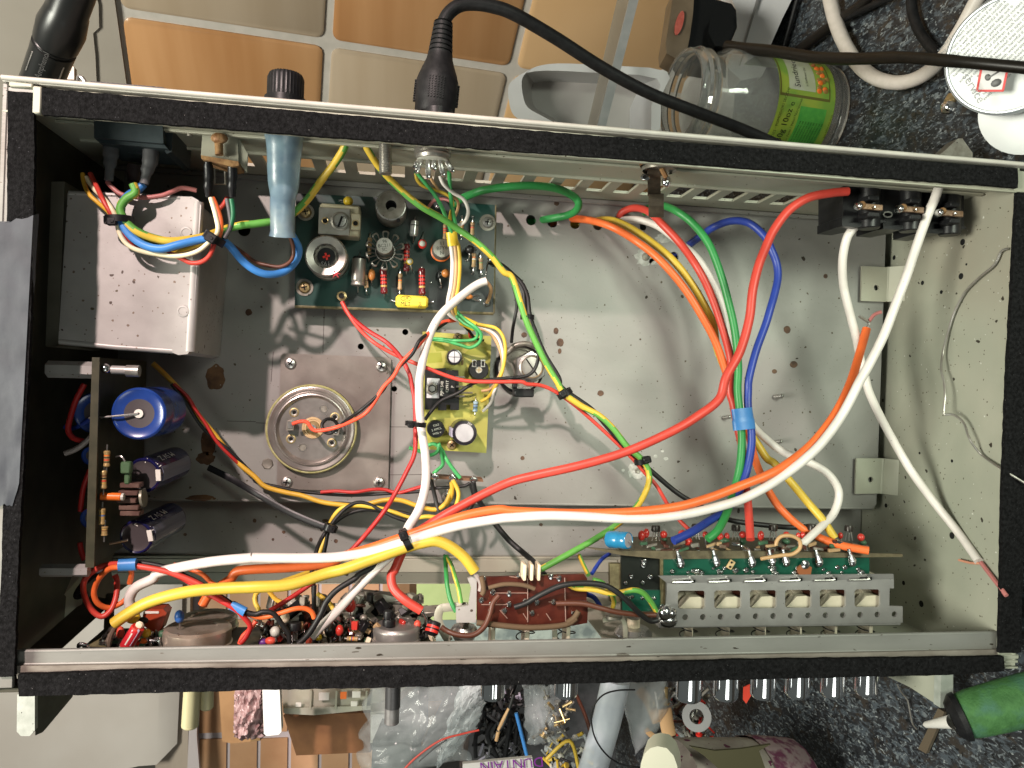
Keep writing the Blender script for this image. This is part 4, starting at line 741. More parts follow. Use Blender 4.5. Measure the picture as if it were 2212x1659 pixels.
# jack sockets
js = thing('jack_socket', 'black jack socket with the red wire, leftmost of three at the top right', 'socket', Q(3, 1, 830, 60, 4), 'black jack sockets under the back edge')
def jack(x0, barrel, y0):
    d = x0
    m = MB(black)
    m.prism([Q(3, 1, x, y, 6.0) for x, y in ((650 + d, -110 + y0), (1003 + d, -100 + y0), (1003 + d, 250 + y0), (770 + d, 300 + y0), (640 + d, 290 + y0), (640 + d, 215 + y0), (650 + d, 210 + y0))], (0, 0, -2.2)); m.prism([Q(3, 1, x, y, 6.25) for x, y in ((645 + d, 275 + y0), (1010 + d, 240 + y0), (1025 + d, 258 + y0), (770 + d, 305 + y0), (640 + d, 296 + y0))], (0, 0, -.4)); o = obj('housing', m, js)
    m = MB(black); m.cyl(Q(3, 1, barrel, -60 + y0, 6.1), Q(3, 1, barrel, 320 + y0, 6.1), S(98, 6.1), n=26, b=.05); m.bb(Q(3, 1, barrel - 90, 100 + y0, 6.3), Q(3, 1, barrel + 95, 30 + y0, 7.1), rubber); m.bb(Q(3, 1, barrel - 95, 240 + y0, 6.3), Q(3, 1, barrel + 98, 175 + y0, 7.1), rubber); obj('barrel', m, js)
    m = MB(brass); m.bb(Q(3, 1, barrel - 130, 150 + y0, 6.8), Q(3, 1, barrel + 125, 108 + y0, 6.95), mat('contact_copper', (.30, .20, .14), .35, .7, (.2, .12, .07), 3)); m.ball(Q(3, 1, barrel - 95, 125 + y0, 7.0), S(56, 7), solder, 12, (.6, 1.1, .7), Y3); m.ball(Q(3, 1, barrel - 60, 110 + y0, 7.0), S(36, 7), rustm, 10); m.ball(Q(3, 1, barrel + 50, 130 + y0, 7.05), S(15, 7), chrome, 8); obj('contact', m, js)
jack(0, 872, 0); 
js2 = js
js = thing('jack_socket', 'black jack socket marked 0 between the other two at the top right', 'socket', Q(3, 1, 1190, 60, 4), 'black jack sockets under the back edge'); jack(355, 1228, 22); m = MB(crw); m.text('0', Q(3, 1, 1040, 195, 6.05), Y3 + X3 * .1, -X3, .75, crw); obj('mark', m, js)
js = thing('jack_socket', 'black jack socket nearest the right wall, rightmost of three', 'socket', Q(3, 1, 1560, 60, 4), 'black jack sockets under the back edge'); jack(690, 1568, 55)
# black XLR plug at the top left
t = thing('xlr_plug', 'black metal microphone plug lettered Amphenol, leaning in at the top left corner', 'plug', P(100, 150, 3))
pA, pB = P(84, 190, 4.5), P(178, -60, 8.5); ax = pB - pA; L_ = ax.length; glossk = mat('plug_black', (.012, .013, .013), .3, .2)
def pz_(px): return px * 33.0 / F
m = MB(glossk); m.lathe(pA, ax, [(0, 0), (pz_(40), 0), (pz_(41), L_ * .28), (pz_(42), L_ * .38), (pz_(39), L_ * .385), (pz_(39), L_ * .40), (pz_(42), L_ * .405), (pz_(39), L_ * .415), (pz_(43), L_ * .42), (pz_(46), L_ * .55), (pz_(40), L_ * .68), (pz_(38), L_ * .70), (pz_(37), L_ * 1.0), (0, L_)], 40); obj('body', m, t)
u_ = ax.normalized(); toc = (CAM - pA); toc = (toc - u_ * toc.dot(u_)).normalized(); sd = u_.cross(toc)
m = MB(mat('letter_grey', (.02, .022, .022), .5)); m.text('Amphenol', pA + u_ * (L_ * .30) + (toc * .98 - sd * .2).normalized() * pz_(41.5), u_, toc.cross(u_), .33, mat('letter_dark', (.10, .10, .10), .6), .02); obj('lettering', m, t)
m = MB(silver)
for s_ in (-.85, .72): n_ = (toc * math.cos(s_ * 1.0) + sd * math.sin(s_ * 1.0)); m.box(pA + u_ * (L_ * .25) + n_ * pz_(40.5), (L_ * .085, .03, .03), silver, .005, (u_, n_.cross(u_), n_))
obj('slot', m, t)
m = MB(dull); m.prism([P(122, 170, 3), P(148, 130, 3), P(160, 146, 3), P(160, 172, 3)], (0, 0, -.3)); m.tube([P(168, 175, 3), P(170, 165, 3), P(178, 168, 3), P(185, 178, 3)], .08, silver); one('metal_tab', m, 'small dull metal tab behind the black microphone plug', 'tab')
# ================================================================ SWITCH BANK (bottom right)
sb = thing('push_switch_bank', 'long bank of six push switches in a slotted metal frame, at the lower right', 'switch bank', P(1690, 1310, 3))
ZS = 6.2
fr = mat('frame_metal', (.34, .33, .32), .42, .6, (.42, .41, .40), .6, (.3, .7), 8, .1, 7, [(5, .12, (.1, .1, .1))])
wins = [1466.5, 1545, 1622, 1698, 1773, 1848]; holes = []
for i, x in enumerate(wins):
    w_ = 59 - i * .7; y0, y1 = 1276 - i * .6, 1315.5 - i * .8; holes.append([P(a_, b_, ZS) for a_, b_ in ((x - 29 + 4 + 27, y0 - 0), (x + w_ - 33 + 4, y0), (x + w_ - 29, y0 + 4), (x + w_ - 29, y1 - 4), (x + w_ - 33, y1), (x - 25, y1), (x - 29, y1 - 4), (x - 29, y0 + 4), (x - 25, y0))])
    holes[-1] = [P(a_ + 29 - 29 + 0, b_, ZS) for a_, b_ in ((x + 4 - 29 + 27, y0), (x + w_ - 4 - 2, y0), (x + w_ - 2, y0 + 4), (x + w_ - 2, y1 - 4), (x + w_ - 6, y1), (x + 2, y1), (x - 2, y1 - 4), (x - 2, y0 + 4), (x + 2, y0))]
for i in range(13):
    x = 1480.3 + i * 38.2 - (i * i) * .045; y = 1333.5 - i * .55; holes.append(circ(P(x, y, ZS), S(28, ZS), 16))
fp = [(1441, 1260), (1700, 1255), (1925, 1249), (1931, 1252), (1931, 1271), (1922, 1271), (1921, 1309), (1950, 1310), (1950, 1345), (1700, 1350), (1423, 1355), (1423, 1319), (1438, 1318)]
m = MB(fr); m.prism([P(a_, b_, ZS) for a_, b_ in fp], (0, 0, -.12), None, holes); obj('frame', m, sb)
m = MB(fr); m.bb(P(1425, 1353, ZS) + V3((0, -.12, -1.6)), P(1950, 1345, ZS) + V3((0, 0, -.1))); m.prism([P(1422, 1244, ZS + .2), P(1930, 1240, ZS + .1), P(1931, 1251, ZS), P(1441, 1260, ZS)], (0, 0, -.1)); fl = obj('top_flange', m, sb)
crm = mat('slider_cream', (.52, .47, .36), .45, 0, (.58, .52, .41), 2); drk = mat('slider_brown', (.06, .015, .008), .5)
for i, x in enumerate(wins):
    y0, y1 = 1276 - i * .6, 1315.5 - i * .8
    m = MB(crm); a_, b_ = P(x - 6, y1 + 4, ZS - .9), P(x + 62, y0 - 4, ZS - .9)
    m.prism([P(x - 4, y1 + 3, ZS - .3), P(x + 24, y0 + 14, ZS - .3), P(x + 44, y0 + 13, ZS - .3), P(x + 60, y0 + 18, ZS - .3), P(x + 60, y1 + 3, ZS - .3)], (0, 0, -.5)); m.prism([P(x + 10, y0 - 3, ZS - 1.0), P(x + 42, y0 - 3, ZS - 1.0), P(x + 40, y0 + 16, ZS - 1.0), P(x + 20, y0 + 16, ZS - 1.0)], (0, 0, -.4)); m.prism([P(x - 4, y0 - 2, ZS - 1.1), P(x + 14, y0 - 2, ZS - 1.1), P(x + 22, y0 + 14, ZS - 1.1), P(x - 4, y1 + 2, ZS - 1.1)], (0, 0, -.3), crm)
    m.prism([P(x + 36, y0 - 3, ZS - .7), P(x + 60, y0 - 3, ZS - .7), P(x + 60, y0 + 20, ZS - .7), P(x + 46, y0 + 15, ZS - .7)], (0, 0, -.3), drk); sl_ = obj('slider', m, sb)
    m = MB(crm); m.bb(P(x + 2, 1258 - i, ZS - 1.2), P(x + 47, 1243 - i * .5, ZS - .1), crm); obj('cream_top', m, sb)
    m = MB(silver); m.tube([P(x - 14, 1258 - i * 1, ZS + .12), P(x + 26, 1257 - i * 1, ZS + .15), P(x + 29, 1253 - i, ZS + .15), P(x + 24, 1248 - i, ZS + .15)], .05, n=8, smooth=2); m.bb(P(x + 8, 1258 - i, ZS + .02), P(x + 36, 1252 - i, ZS + .08), holem, .01); obj('clip', m, sb)
    m = MB(crm); m.bb(P(x + 11, 1375, 4.6), P(x + 31, 1350, 5.6), crm); obj('plunger', m, sb)
    m = MB(black); cx_ = P(x + 21, 1362, 5.1); pts = [cx_ + V3((.42 * math.cos(a_ * .8), -.45 + a_ * .055, .45 * math.sin(a_ * .8))) for a_ in range(18)]; m.tube(pts, .03, black, n=5, smooth=3); obj('spring', m, sb)
# vertical/horizontal boards of the bank
m = MB(mat('pcb_deepgreen', (.004, .055, .033), .35, 0, (.006, .075, .045), .5, coat=.3)); m.prism([P(a_, b_, 6.0) for a_, b_ in ((1434, 1206), (1878, 1205), (1878, 1242), (1434, 1250))], (0, 0, -.15)); g2 = obj('lower_board', m, sb)
m = MB(pcbd); m.prism([P(a_, b_, 5.6) for a_, b_ in ((1342, 1200), (1436, 1204), (1436, 1320), (1342, 1320))], (0, 0, -.15), mat('black_board', (.006, .008, .006), .4)); m.prism([P(1430, 1204, 5.9), P(1437, 1204, 5.9), P(1437, 1318, 5.9), P(1430, 1318, 5.9)], (0, 0, -.6), pcbe); m.prism([P(1345, 1275, 5.7), P(1430, 1275, 5.7), P(1430, 1320, 5.7), P(1345, 1320, 5.7)], (0, 0, -.1), mat('pcb_deepgreen', (0, 0, 0))); m.prism([P(1318, 1218, 5.4), P(1342, 1218, 5.4), P(1342, 1300, 5.4), P(1318, 1300, 5.4)], (0, 0, -.3), pcbe); obj('side_board', m, sb)
m = MB(mat('board_brown', (.07, .055, .03), .55, 0, (.11, .09, .05), 3, bump=.2)); m.prism([P(a_, b_, 6.1) for a_, b_ in ((1262, 1182), (1345, 1190), (1600, 1190), (1875, 1195), (1950, 1197), (1950, 1203), (1434, 1208), (1340, 1199))], (0, 0, -.14)); m.bb(P(1345, 1199, 6.1) + V3((0, 0, -3.5)), P(1880, 1194, 6.1) + V3((0, 0, -.1)), None); ub = obj('upper_board', m, sb)
m = MB(solder)
for (c_, r_, x, y, s_) in ((2,2,1460,1555,1), (2,2,1770,1550,.9), (2,2,2078,1550,1), (3,2,160,1545,.9), (3,2,445,1545,1), (3,2,730,1540,1), (3,2,40,1545,.8)):
    m.ball(Q(c_, r_, x, y, 6.15), S(40 * s_, 6), solder, 12, (1.1, .95, .6)); m.tube([Q(c_, r_, x - 5, y - 15, 6.2), Q(c_, r_, x - 22, y - 70, 6.3), Q(c_, r_, x - 34, y - 120, 6.35)], .1, solder, n=8, rs=[.2, .17, .14, .11, .09, .08, .09, .08])
for i in range(40):
    x = 1290 + 0; u = 1352 + random.random() * 75 if i < 10 else 1445 + random.random() * 430; v = 1210 + random.random() * 95 if i < 10 else 1225 + random.random() * 16
    m.ball(P(u, v, 6.05 if u > 1437 else 5.7), random.uniform(.07, .16), solder, 8, (1, 1, .6))
obj('solder_joints', m, sb, kind='stuff')
for (x, y) in ((1890, 1560),): 
    m = MB(paper); m.box(Q(2, 2, x, y, 6.1), (S(28, 6), S(42, 6), .06), None, .05, (V3((.85, -.5, 0)), V3((.5, .85, 0)), Z3)); m.ball(Q(2, 2, x - 5, y + 20, 6.18), .06, holem, 6); m.ball(Q(2, 2, x + 8, y - 18, 6.18), .06, holem, 6); obj('washer', m, sb)
m = MB(mat('copper_flake', (.35, .12, .05), .4, .4)); m.prism([Q(3, 2, x, y, 6.15) for x, y in ((240, 1590), (300, 1540), (370, 1580), (360, 1650), (260, 1640))], (0, 0, .1)); m.ball(Q(3, 2, 320, 1560, 6.25), S(45, 6), solder, 10, (1, 1, .5)); obj('copper_foil', m, sb)
# components crowding the upper board
redb = mat('bead_red', (.50, .035, .025), .3, coat=.4); gnb = mat('bead_green', (.045, .11, .06), .4)
for (c_, r_, x, y, rx, ry, mm) in [(2,2,1120,1310,34,48,redb), (2,2,1160,1290,28,44,redb), (2,2,1310,1300,34,36,redb), (2,2,1475,1290,42,32,redb), (2,2,1520,1360,40,40,redb), (2,2,1800,1320,30,36,redb), (2,2,1855,1315,26,34,redb), (2,2,1995,1300,34,34,redb), (2,2,2150,1310,30,46,redb), (3,2,160,1300,30,28,redb), (3,2,300,1305,26,34,redb), (3,2,262,1310,22,30,redb), (3,2,625,1310,24,32,redb), (3,2,803,1325,34,38,redb), (3,2,820,1370,34,26,gnb), (3,2,155,1360,40,26,gnb), (2,2,1320,1345,24,26,gnb), (2,2,1995,1360,30,34,gnb), (2,2,1670,1300,26,30,redb), (2,2,1830,1350,50,30,gnb)]:
    m = MB(mm); m.ball(Q(c_, r_, x, y, 5.4), 1, mm, 12, (S(ry, 5.4), S(rx, 5.4), S(rx, 5.4)), Z3); m.tube([Q(c_, r_, x, y, 5.4), Q(c_, r_, x + 5, 1400, 5.4)], .04, silver, n=6, smooth=1); obj('bead_capacitor', m, sb)
for (c_, r_, x, y) in ((2,2,1243,1245), (2,2,1590,1235), (2,2,1935,1240), (3,2,700,1245), (3,2,45,1240), (3,2,380,1235)):
    m = MB(dull); m.lathe(Q(c_, r_, x, y - 28, 5.2), -Y3, [(0, 0), (S(34, 5.2), .02), (S(40, 5.2), .1), (S(40, 5.2), .3), (0, .3)], 18, [mat('transistor_dark', (.03, .025, .022), .35, .4)] * 4)
    for dx in (-24, 0, 22): m.tube([Q(c_, r_, x + dx * .7, y + 25, 5.2), Q(c_, r_, x + dx * 1.4, y + 110, 5.4)], .03, silver, n=5, smooth=1)
    obj('transistor', m, sb)
m = MB(mat('clutter_brown', (.10, .05, .03), .5, 0, (.2, .16, .12), 3, bump=.4))
for i in range(70):
    u = random.uniform(1385, 1870); v = random.uniform(1172, 1196); m.box(P(u, v, random.uniform(5.6, 6.1)), (random.uniform(.08, .3), random.uniform(.05, .1), .08), random.choice([None, solder, dull, RBEI, drk, gnb]), .02, (V3((1, random.uniform(-.5, .5), 0)).normalized(), Y3, Z3))
obj('small_parts', m, sb, kind='stuff')
tbl = mat('cap_skyblue', (.012, .15, .30), .25, 0, (.02, .19, .36), 2, coat=.5)
m = MB(tbl); a_, b_ = Q(2, 2, 835, 1340, 5.8), Q(2, 2, 1010, 1352, 6.6); ax = b_ - a_; L_ = ax.length; r = S(76, 6); m.lathe(a_, ax, [(0, 0), (r * .9, 0), (r, .1), (r, L_ * .5), (r * .94, L_ * .58), (r, L_ * .66), (r, L_ - .06), (r * .9, L_), (r * .82, L_ - .03), (0, L_ - .03)], 32, [tbl] * 8 + [vt]); m.tube([b_ + ax.normalized() * .0, b_ + V3((.1, -.1, .1)), Q(2, 2, 1038, 1430, 6.3)], .05, silver, n=6); obj('blue_capacitor', m, sb)
m = MB(mat('cap_orange_loop', (.5, .3, .12), .5)); m.tube([Q(3, 2, x, y, 7.0) for x, y in ((-60, 1510), (0, 1500), (120, 1480), (210, 1470), (275, 1420), (270, 1350), (200, 1312), (120, 1315), (80, 1350), (68, 1395))], S(18, 7), WM['tan'], n=10); obj('cream_wire_loop', m, sb)
# chrome push knobs outside, in front
kn = None
def knob(u, vb, rad, z=3.6, lab='', gear=False, name='push_knob', par=None):
    c = P(u, vb, z); r = rad * (CAMH - z) / F; m = MB(chrome); h = 2.6
    m.lathe(V3((c.x, c.y, c.z)), Y3, [(0, .0), (r * .82, .0), (r * .97, .10), (r, .22), (r, h), (0, h)], 64 if gear else 36, [chrome] * 5, star=(lambda k: 1 - .03 * (k % 4 < 2)) if gear else None)
    return obj(name, m, par, lab)
names = ['leftmost of the six polished knobs', 'second from the left of the six polished knobs', 'third from the left of the six polished knobs, beside the red scrap', 'fourth from the left of the six polished knobs', 'fifth from the left of the six polished knobs', 'rightmost of the six polished knobs']
for i, (u, vb) in enumerate(((1487, 1512), (1567, 1509), (1647, 1506), (1721, 1504), (1797, 1503), (1869, 1499))): knob(u, vb, 29 - i * .4, par=sb)
cp = mat('peg_cream', (.60, .53, .32), .5, 0, (.55, .48, .28), 1, sub=.1)
m = MB(cp); m.cyl(P(416, 1480, 4), P(410, 1572, 4), 17 * 36 / F, n=20, b=.08); one('plastic_peg', m, 'longer of two cream plastic pegs below the front edge', 'peg', 'cream plastic pegs')
m = MB(cp); m.cyl(P(447, 1480, 3.6), P(446, 1532, 3.6), 14 * 36 / F, n=20, b=.08); one('plastic_peg', m, 'shorter of two cream plastic pegs below the front edge', 'peg', 'cream plastic pegs')
# ================================================================ BROWN WAFER BOARD
wb = thing('selector_board', 'dark red brown selector board with tracks in a metal bracket, lower centre', 'circuit board', P(1150, 1300, 3))
m = MB(pcbb); m.prism([P(a_, b_, 6.2) for a_, b_ in ((1037, 1247), (1262, 1240), (1268, 1250), (1266, 1345), (1237, 1352), (1030, 1349), (1030, 1252))], (0, 0, -.15)); obj('board', m, wb)
m = MB(pcbb); m.prism([P(a_, b_, 6.2) for a_, b_ in ((1233, 1298), (1270, 1298), (1268, 1345), (1240, 1350))], (0, 0, .06)); obj('board_step', m, wb)
m = MB(canm); m.prism([P(a_, b_, 6.25) for a_, b_ in ((1010, 1250), (1026, 1244), (1030, 1252), (1028, 1345), (986, 1345), (985, 1312), (1012, 1308), (1018, 1270))], (0, 0, -.2)); m.tube([P(970, 1385, 5), P(948, 1345, 5), P(950, 1318, 5), P(965, 1312, 5), P(1010, 1310, 5.4)], .2, wallm, n=10, flat=.4); obj('bracket', m, wb)
m = MB(silver)
for (x, y) in ((1040, 1297), (1065, 1280), (1100, 1283), (1062, 1305), (1100, 1306), (1135, 1300), (1160, 1302), (1196, 1301), (1045, 1250), (1120, 1244), (1190, 1246), (1208, 1250), (1090, 1320), (1060, 1320), (1150, 1325), (1240, 1325)): m.ball(P(x, y, 6.22), .13, solder, 9, (1.2, 1, .6))
for (x0, y0, x1, y1) in ((1040, 1306, 1100, 1306), (1065, 1281, 1140, 1281), (1100, 1245, 1120, 1248), (1120, 1245, 1135, 1245), (1190, 1247, 1208, 1247), (1185, 1300, 1208, 1301), (1130, 1325, 1140, 1340), (1180, 1325, 1190, 1340), (1080, 1318, 1096, 1336), (1220, 1248, 1222, 1344), (1140, 1250, 1140, 1344)): m.tube([P(x0, y0, 6.26), P(x1, y1, 6.26)], .025, mat('track_pale', (.25, .15, .12), .4), n=5, smooth=1)
obj('solder_joints', m, wb, kind='stuff')
for k in range(3): obj('connector_way', MB(cream).bb(P(1123.5 + k * 15.4, 1245, 6.0), P(1138 + k * 15.4, 1220, 6.8), cream, .03), wb)
for (pts, r) in (([(1040, 1245), (1045, 1275), (1040, 1285)], 7), ([(1055, 1270), (1090, 1262), (1130, 1264), (1155, 1272)], 6), ([(1225, 1345), (1240, 1335), (1250, 1320)], 8), ([(1030, 1345), (1090, 1352), (1150, 1356), (1220, 1350), (1245, 1335)], 8)):
    m = MB(WM['cloth']); m.tube([P(a_, b_, 6.6) for a_, b_ in pts], r * .5 * 33.4 / F * 1.6, WM['cloth'], n=10); obj('cloth_sleeve', m, wb)
for (u, v) in ((1135, 1356), (1223, 1356)):
    m = MB(crm); m.bb(P(u - 10, 1382, 4.8), P(u + 10, 1350, 5.8), crm); obj('plunger', m, wb); m = MB(black); cx_ = P(u, 1365, 5.3); m.tube([cx_ + V3((.42 * math.cos(a_ * .8), -.45 + a_ * .055, .45 * math.sin(a_ * .8))) for a_ in range(18)], .03, black, n=5, smooth=3); obj('spring', m, wb)
m = MB(crm); m.bb(P(1054, 1384, 4.8), P(1071, 1345, 5.8), crm); obj('plunger', m, wb)
m = MB(solder); m.ball(P(1352, 1330, 6.3), .3, solder, 12, (1, 1.2, .6)); 
t = one('solder_lump', MB(solder).add(m.v, m.f).ball(P(1436, 1325, 6.5), .42, solder, 14, (1.0, .9, .8)).ball(P(1445, 1340, 6.45), .38, solder, 12, (.8, 1.1, .7)), 'shiny lump of solder on the left corner of the switch frame', 'solder') if 0 else one('solder_lump', MB(solder).ball(P(1436, 1323, 6.4), .40, solder, 14, (1.0, .9, .8)).ball(P(1443, 1341, 6.35), .42, solder, 12, (.8, 1.1, .7)).ball(P(1448, 1325, 6.4), .3, solder, 10), 'shiny lump of solder on the left corner of the switch frame', 'solder')
knob(1064, 1508, 26, 3.6, '', True, 'ribbed_knob', wb); knob(1222, 1504, 26, 3.6, '', True, 'ribbed_knob', wb)
# screws/grommets standing on the front rail behind the channel
for (u, v, rad, lb) in ((1003, 1348, 30, 'grey control bush beside the brown selector board'), (1368, 1352, 42, 'chrome ringed bush between the selector board and the switch bank'), (1460, 0, 0, ''), ):
    if not rad: continue
    c = P(u, v + 6, 5); r = rad * 35 / F; m = MB(silver); m.lathe(c, -Y3, [(0, -.5), (r * .35, -.5), (r * .35, -.1), (r * .8, -.05), (r, .15), (r, .25), (r * .6, .7), (0, .7)], 28, [dull, cream if u > 1100 else dull, silver, silver, silver, dull, dull]); one('control_bush', m, lb, 'bush')
for (u, r_, lb) in ((1172, .38, 'nut'), (1325, .36, 'nut')):
    m = MB(silver); c = P(u, 1340 if u > 1300 else 1350, 5.8); m.tube([c + V3((-.5, 0, 0)), c + V3((.3, .1, 0)), c + V3((.55, -.2, 0)), c + V3((.6, -1.0, 0))], .12, wallm, n=8, flat=.5); m.lathe(c + V3((0, .12, 0)), Y3, [(.4, 0), (.4, .12), (0, .12)], 18, [dull] * 2); one('wire_clip', m, 'bent metal clip on the front rail, ' + ('beside' if u > 1300 else 'under') + ' the selector board', 'clip')
# ================================================================ LEFT CONTROL BOARD (pots and loose parts)
cbt = thing('control_board', 'crowded control board with two rusty round potentiometers along the front rail at lower left', 'circuit board', P(600, 1380, 3))
m = MB(pcbd); m.bb(P(175, 1400, 5.5) + V3((0, 0, -2.6)), P(935, 1392, 5.5)); m.bb(P(560, 1378, 4.6) + V3((0, 0, -1.5)), P(935, 1362, 4.4)); obj('board', m, cbt)
def pot(u, vt, rpx, hpx, z, mm, nm='potentiometer', rim=True):
    c = P(u, vt, z); b_ = P(u, vt + hpx, z); r = rpx * (CAMH - z) / F; h = (b_ - c).length; m = MB(mm)
    m.lathe(c, -Y3, [(0, .06), (r * .55, .06), (r * .6, .0), (r * .9, .0), (r * .99, .1), (r, .2), (r, h - .25), (r * 1.04, h - .2), (r * 1.04, h + .3)], 48, [mm] * 8); return obj(nm, m, cbt)
potm = mat('pot_rusty', (.40, .34, .27), .3, .6, (.52, .46, .38), 1, (.3, .7), 8, .12, 5, [(4, .2, (.12, .06, .03))], col3=(.22, .15, .09)); potg = mat('pot_grey', (.30, .285, .27), .38, .7, (.36, .34, .32), 1, bump=.08)
pot(427, 1352, 67, 45, 5.0, potm); pot(450, 1330, 58, 30, 2.8, potm); pot(857, 1349, 50, 38, 5.2, potg); 
pr = mat('film_red', (.33, .05, .02), .3, coat=.4)
m = MB(pr); m.prism([Q(0, 3, x, y, 5.0) for x, y in ((1240, 310), (1300, 285), (1410, 285), (1440, 320), (1390, 470), (1340, 490), (1220, 420))], (0, 0, -.8)); m.box(Q(0, 3, 1310, 315, 5.02), (.3, .05, .02), WH, .01); obj('red_film_capacitor', m, cbt)
m = MB(mat('elco_red', (.50, .02, .03), .3, coat=.4)); a_, b_ = Q(0, 3, 1090, 610, 6.1), Q(0, 3, 1205, 425, 6.3); m.lathe(a_, b_ - a_, [(0, 0), (.26, 0), (.28, .06), (.28, .95), (.25, 1.02), (0, 1.02)], 20, [RD, RD, MATS['elco_red'], RD, RD]); m.box(a_.lerp(b_, .5) + V3((.13, .0, .24)), (.42, .05, .02), cg, .01, ((b_ - a_).normalized(), (b_ - a_).normalized().cross(Z3), Z3)); m.box(a_.lerp(b_, .45) + V3((-.05, .0, .28)), (.3, .03, .01), WH, .005, ((b_ - a_).normalized(), (b_ - a_).normalized().cross(Z3), Z3)); m.ball(b_, .17, cream, 8, (1, 1, .5)); obj('red_capacitor', m, cbt)
def lump(c_, r_, x, y, rx, ry, mm, z=5.4, nm='bead_capacitor'):
    m = MB(mm); m.ball(Q(c_, r_, x, y, z), 1, mm, 12, (S(ry, z), S(rx, z), S(min(rx, ry), z))); m.tube([Q(c_, r_, x, y, z), Q(c_, r_, x + 6, y + ry * 1.8, z)], .04, silver, n=5, smooth=1); return obj(nm, m, cbt)
coralm = mat('bead_coral', (.62, .08, .05), .4)
for a_ in [(0,3,1040,490,32,55,coralm), (0,3,1265,495,38,38,yel), (0,3,1240,560,34,24,OR), (0,3,1150,360,60,50,yel), (0,3,1235,385,45,30,BK), (0,3,1400,500,28,32,gnb), (0,3,1550,350,40,55,BL), (1,3,165,480,42,46,crw,5.7), (1,3,125,560,46,34,coralm,5.6), (1,3,815,255,48,62,redb,5.3), (1,3,722,470,34,50,redb,5.6), (1,3,1395,420,32,40,coralm,5.2), (1,3,460,545,26,38,coralm,5.8), (1,3,340,330,110,80,crw,3.6), (1,3,930,360,34,30,dull,5.0), (1,3,60,570,40,30,VI,5.5), (1,3,640,470,50,60,BK,5.2), (1,3,830,460,50,40,gnb,4.6), (1,3,250,360,40,50,cream,4.6), (1,3,1140,270,45,40,BK,3.8), (1,3,540,530,30,30,yel,5.5), (1,3,90,480,30,60,BK,4.8)]: lump(*a_)
for (x, y, r) in ((338, 430, 52), (745, 555, 0), (1145, 330, 44), (1150, 400, 55)):
    if r: m = MB(black); m.lathe(Q(1, 3, x, y - 30, 5.3), -Y3, [(0, 0), (S(r * .9, 5.3), 0), (S(r, 5.3), .08), (S(r, 5.3), .32), (0, .34)], 20); 
    if r:
        for dx in (-18, 0, 18): m.tube([Q(1, 3, x + dx, y + 30, 5.3), Q(1, 3, x + dx, y + 130, 5.3)], .035, silver, n=5, smooth=1)
        obj('transistor', m, cbt)
m = MB(black); a_, b_ = Q(1, 3, 1545, 395, 6.0), Q(1, 3, 1515, 490, 6.2); ax = b_ - a_; L_ = ax.length; m.lathe(a_, ax, [(0, 0), (.28, 0), (.3, .05), (.3, L_ * .4), (.3, L_ * .6), (.3, L_ * .75), (.3, L_), (.2, L_ + .1), (0, L_ + .1)], 22, [brass, black, black, RD, black, RD, black, black]); obj('striped_capacitor', m, cbt)
resistor(cbt, Q(1, 3, 785, 540, 5.9), Q(1, 3, 880, 545, 5.9), S(20, 5.9), RBEI, [YE, VI, OR, GD], .1, 0)
m = MB(black); m.prism([Q(1, 3, x, y, 3.6) for x, y in ((840, 130), (1450, 190), (1450, 240), (1000, 235), (1380, 260), (1380, 330), (960, 340))], (0, 0, -.5), dull); m.prism([Q(1, 3, x, y, 3.3) for x, y in ((960, 230), (1380, 235), (1380, 360), (950, 340))], (0, 0, -.5), black); m.cyl(Q(1, 3, 955, 130, 3.8), Q(1, 3, 955, 210, 3.8), .1, m=dull); m.cyl(Q(1, 3, 1417, 155, 3.8), Q(1, 3, 1417, 200, 3.8), .1, m=dull); m.prism([Q(1, 3, x, y, 3.7) for x, y in ((870, 165), (1100, 160), (1290, 205), (1120, 230), (930, 205))], (0, 0, -.05), crw); obj('slide_switch', m, cbt)
m = MB(dull)
for i in range(430):
    u = random.choice([random.uniform(560, 935), random.uniform(560, 935), random.uniform(240, 360)]); lo = 1345 if u > 560 else 1375; v = random.uniform(lo, 1392)
    mm = random.choice([dull, black, solder, RBEI, drk, black, cream, gnb, solder, BR, dull, black, redb]); z = random.uniform(3.2, 5.4)
    if i % 3: m.box(P(u, v, z), (random.uniform(.05, .28), random.uniform(.05, .16), random.uniform(.05, .2)), mm, .02, frame(V3((random.uniform(-.6, .6), random.uniform(-.6, .6), 1))))
    else: m.tube([P(u, v, z), P(u + random.uniform(-12, 12), v - random.uniform(4, 20), z + .3), P(u + random.uniform(-16, 16), v + 4, z)], .035, random.choice([silver, solder, dull]), n=5, smooth=3)
obj('small_parts', m, cbt, kind='stuff')
m = MB(dull)
for i in range(150):
    u = random.uniform(575, 930); v = random.uniform(1296, 1370); z = random.uniform(2.5, 4.2); m.box(P(u, v, z), (random.uniform(.1, .45), random.uniform(.05, .25), random.uniform(.05, .3)), random.choice([black, dull, black, drk, olv, BK, crw]), .03, frame(V3((random.uniform(-.8, .8), random.uniform(-.8, .8), 1))))
obj('wiring_clutter', m, cbt, kind='stuff')
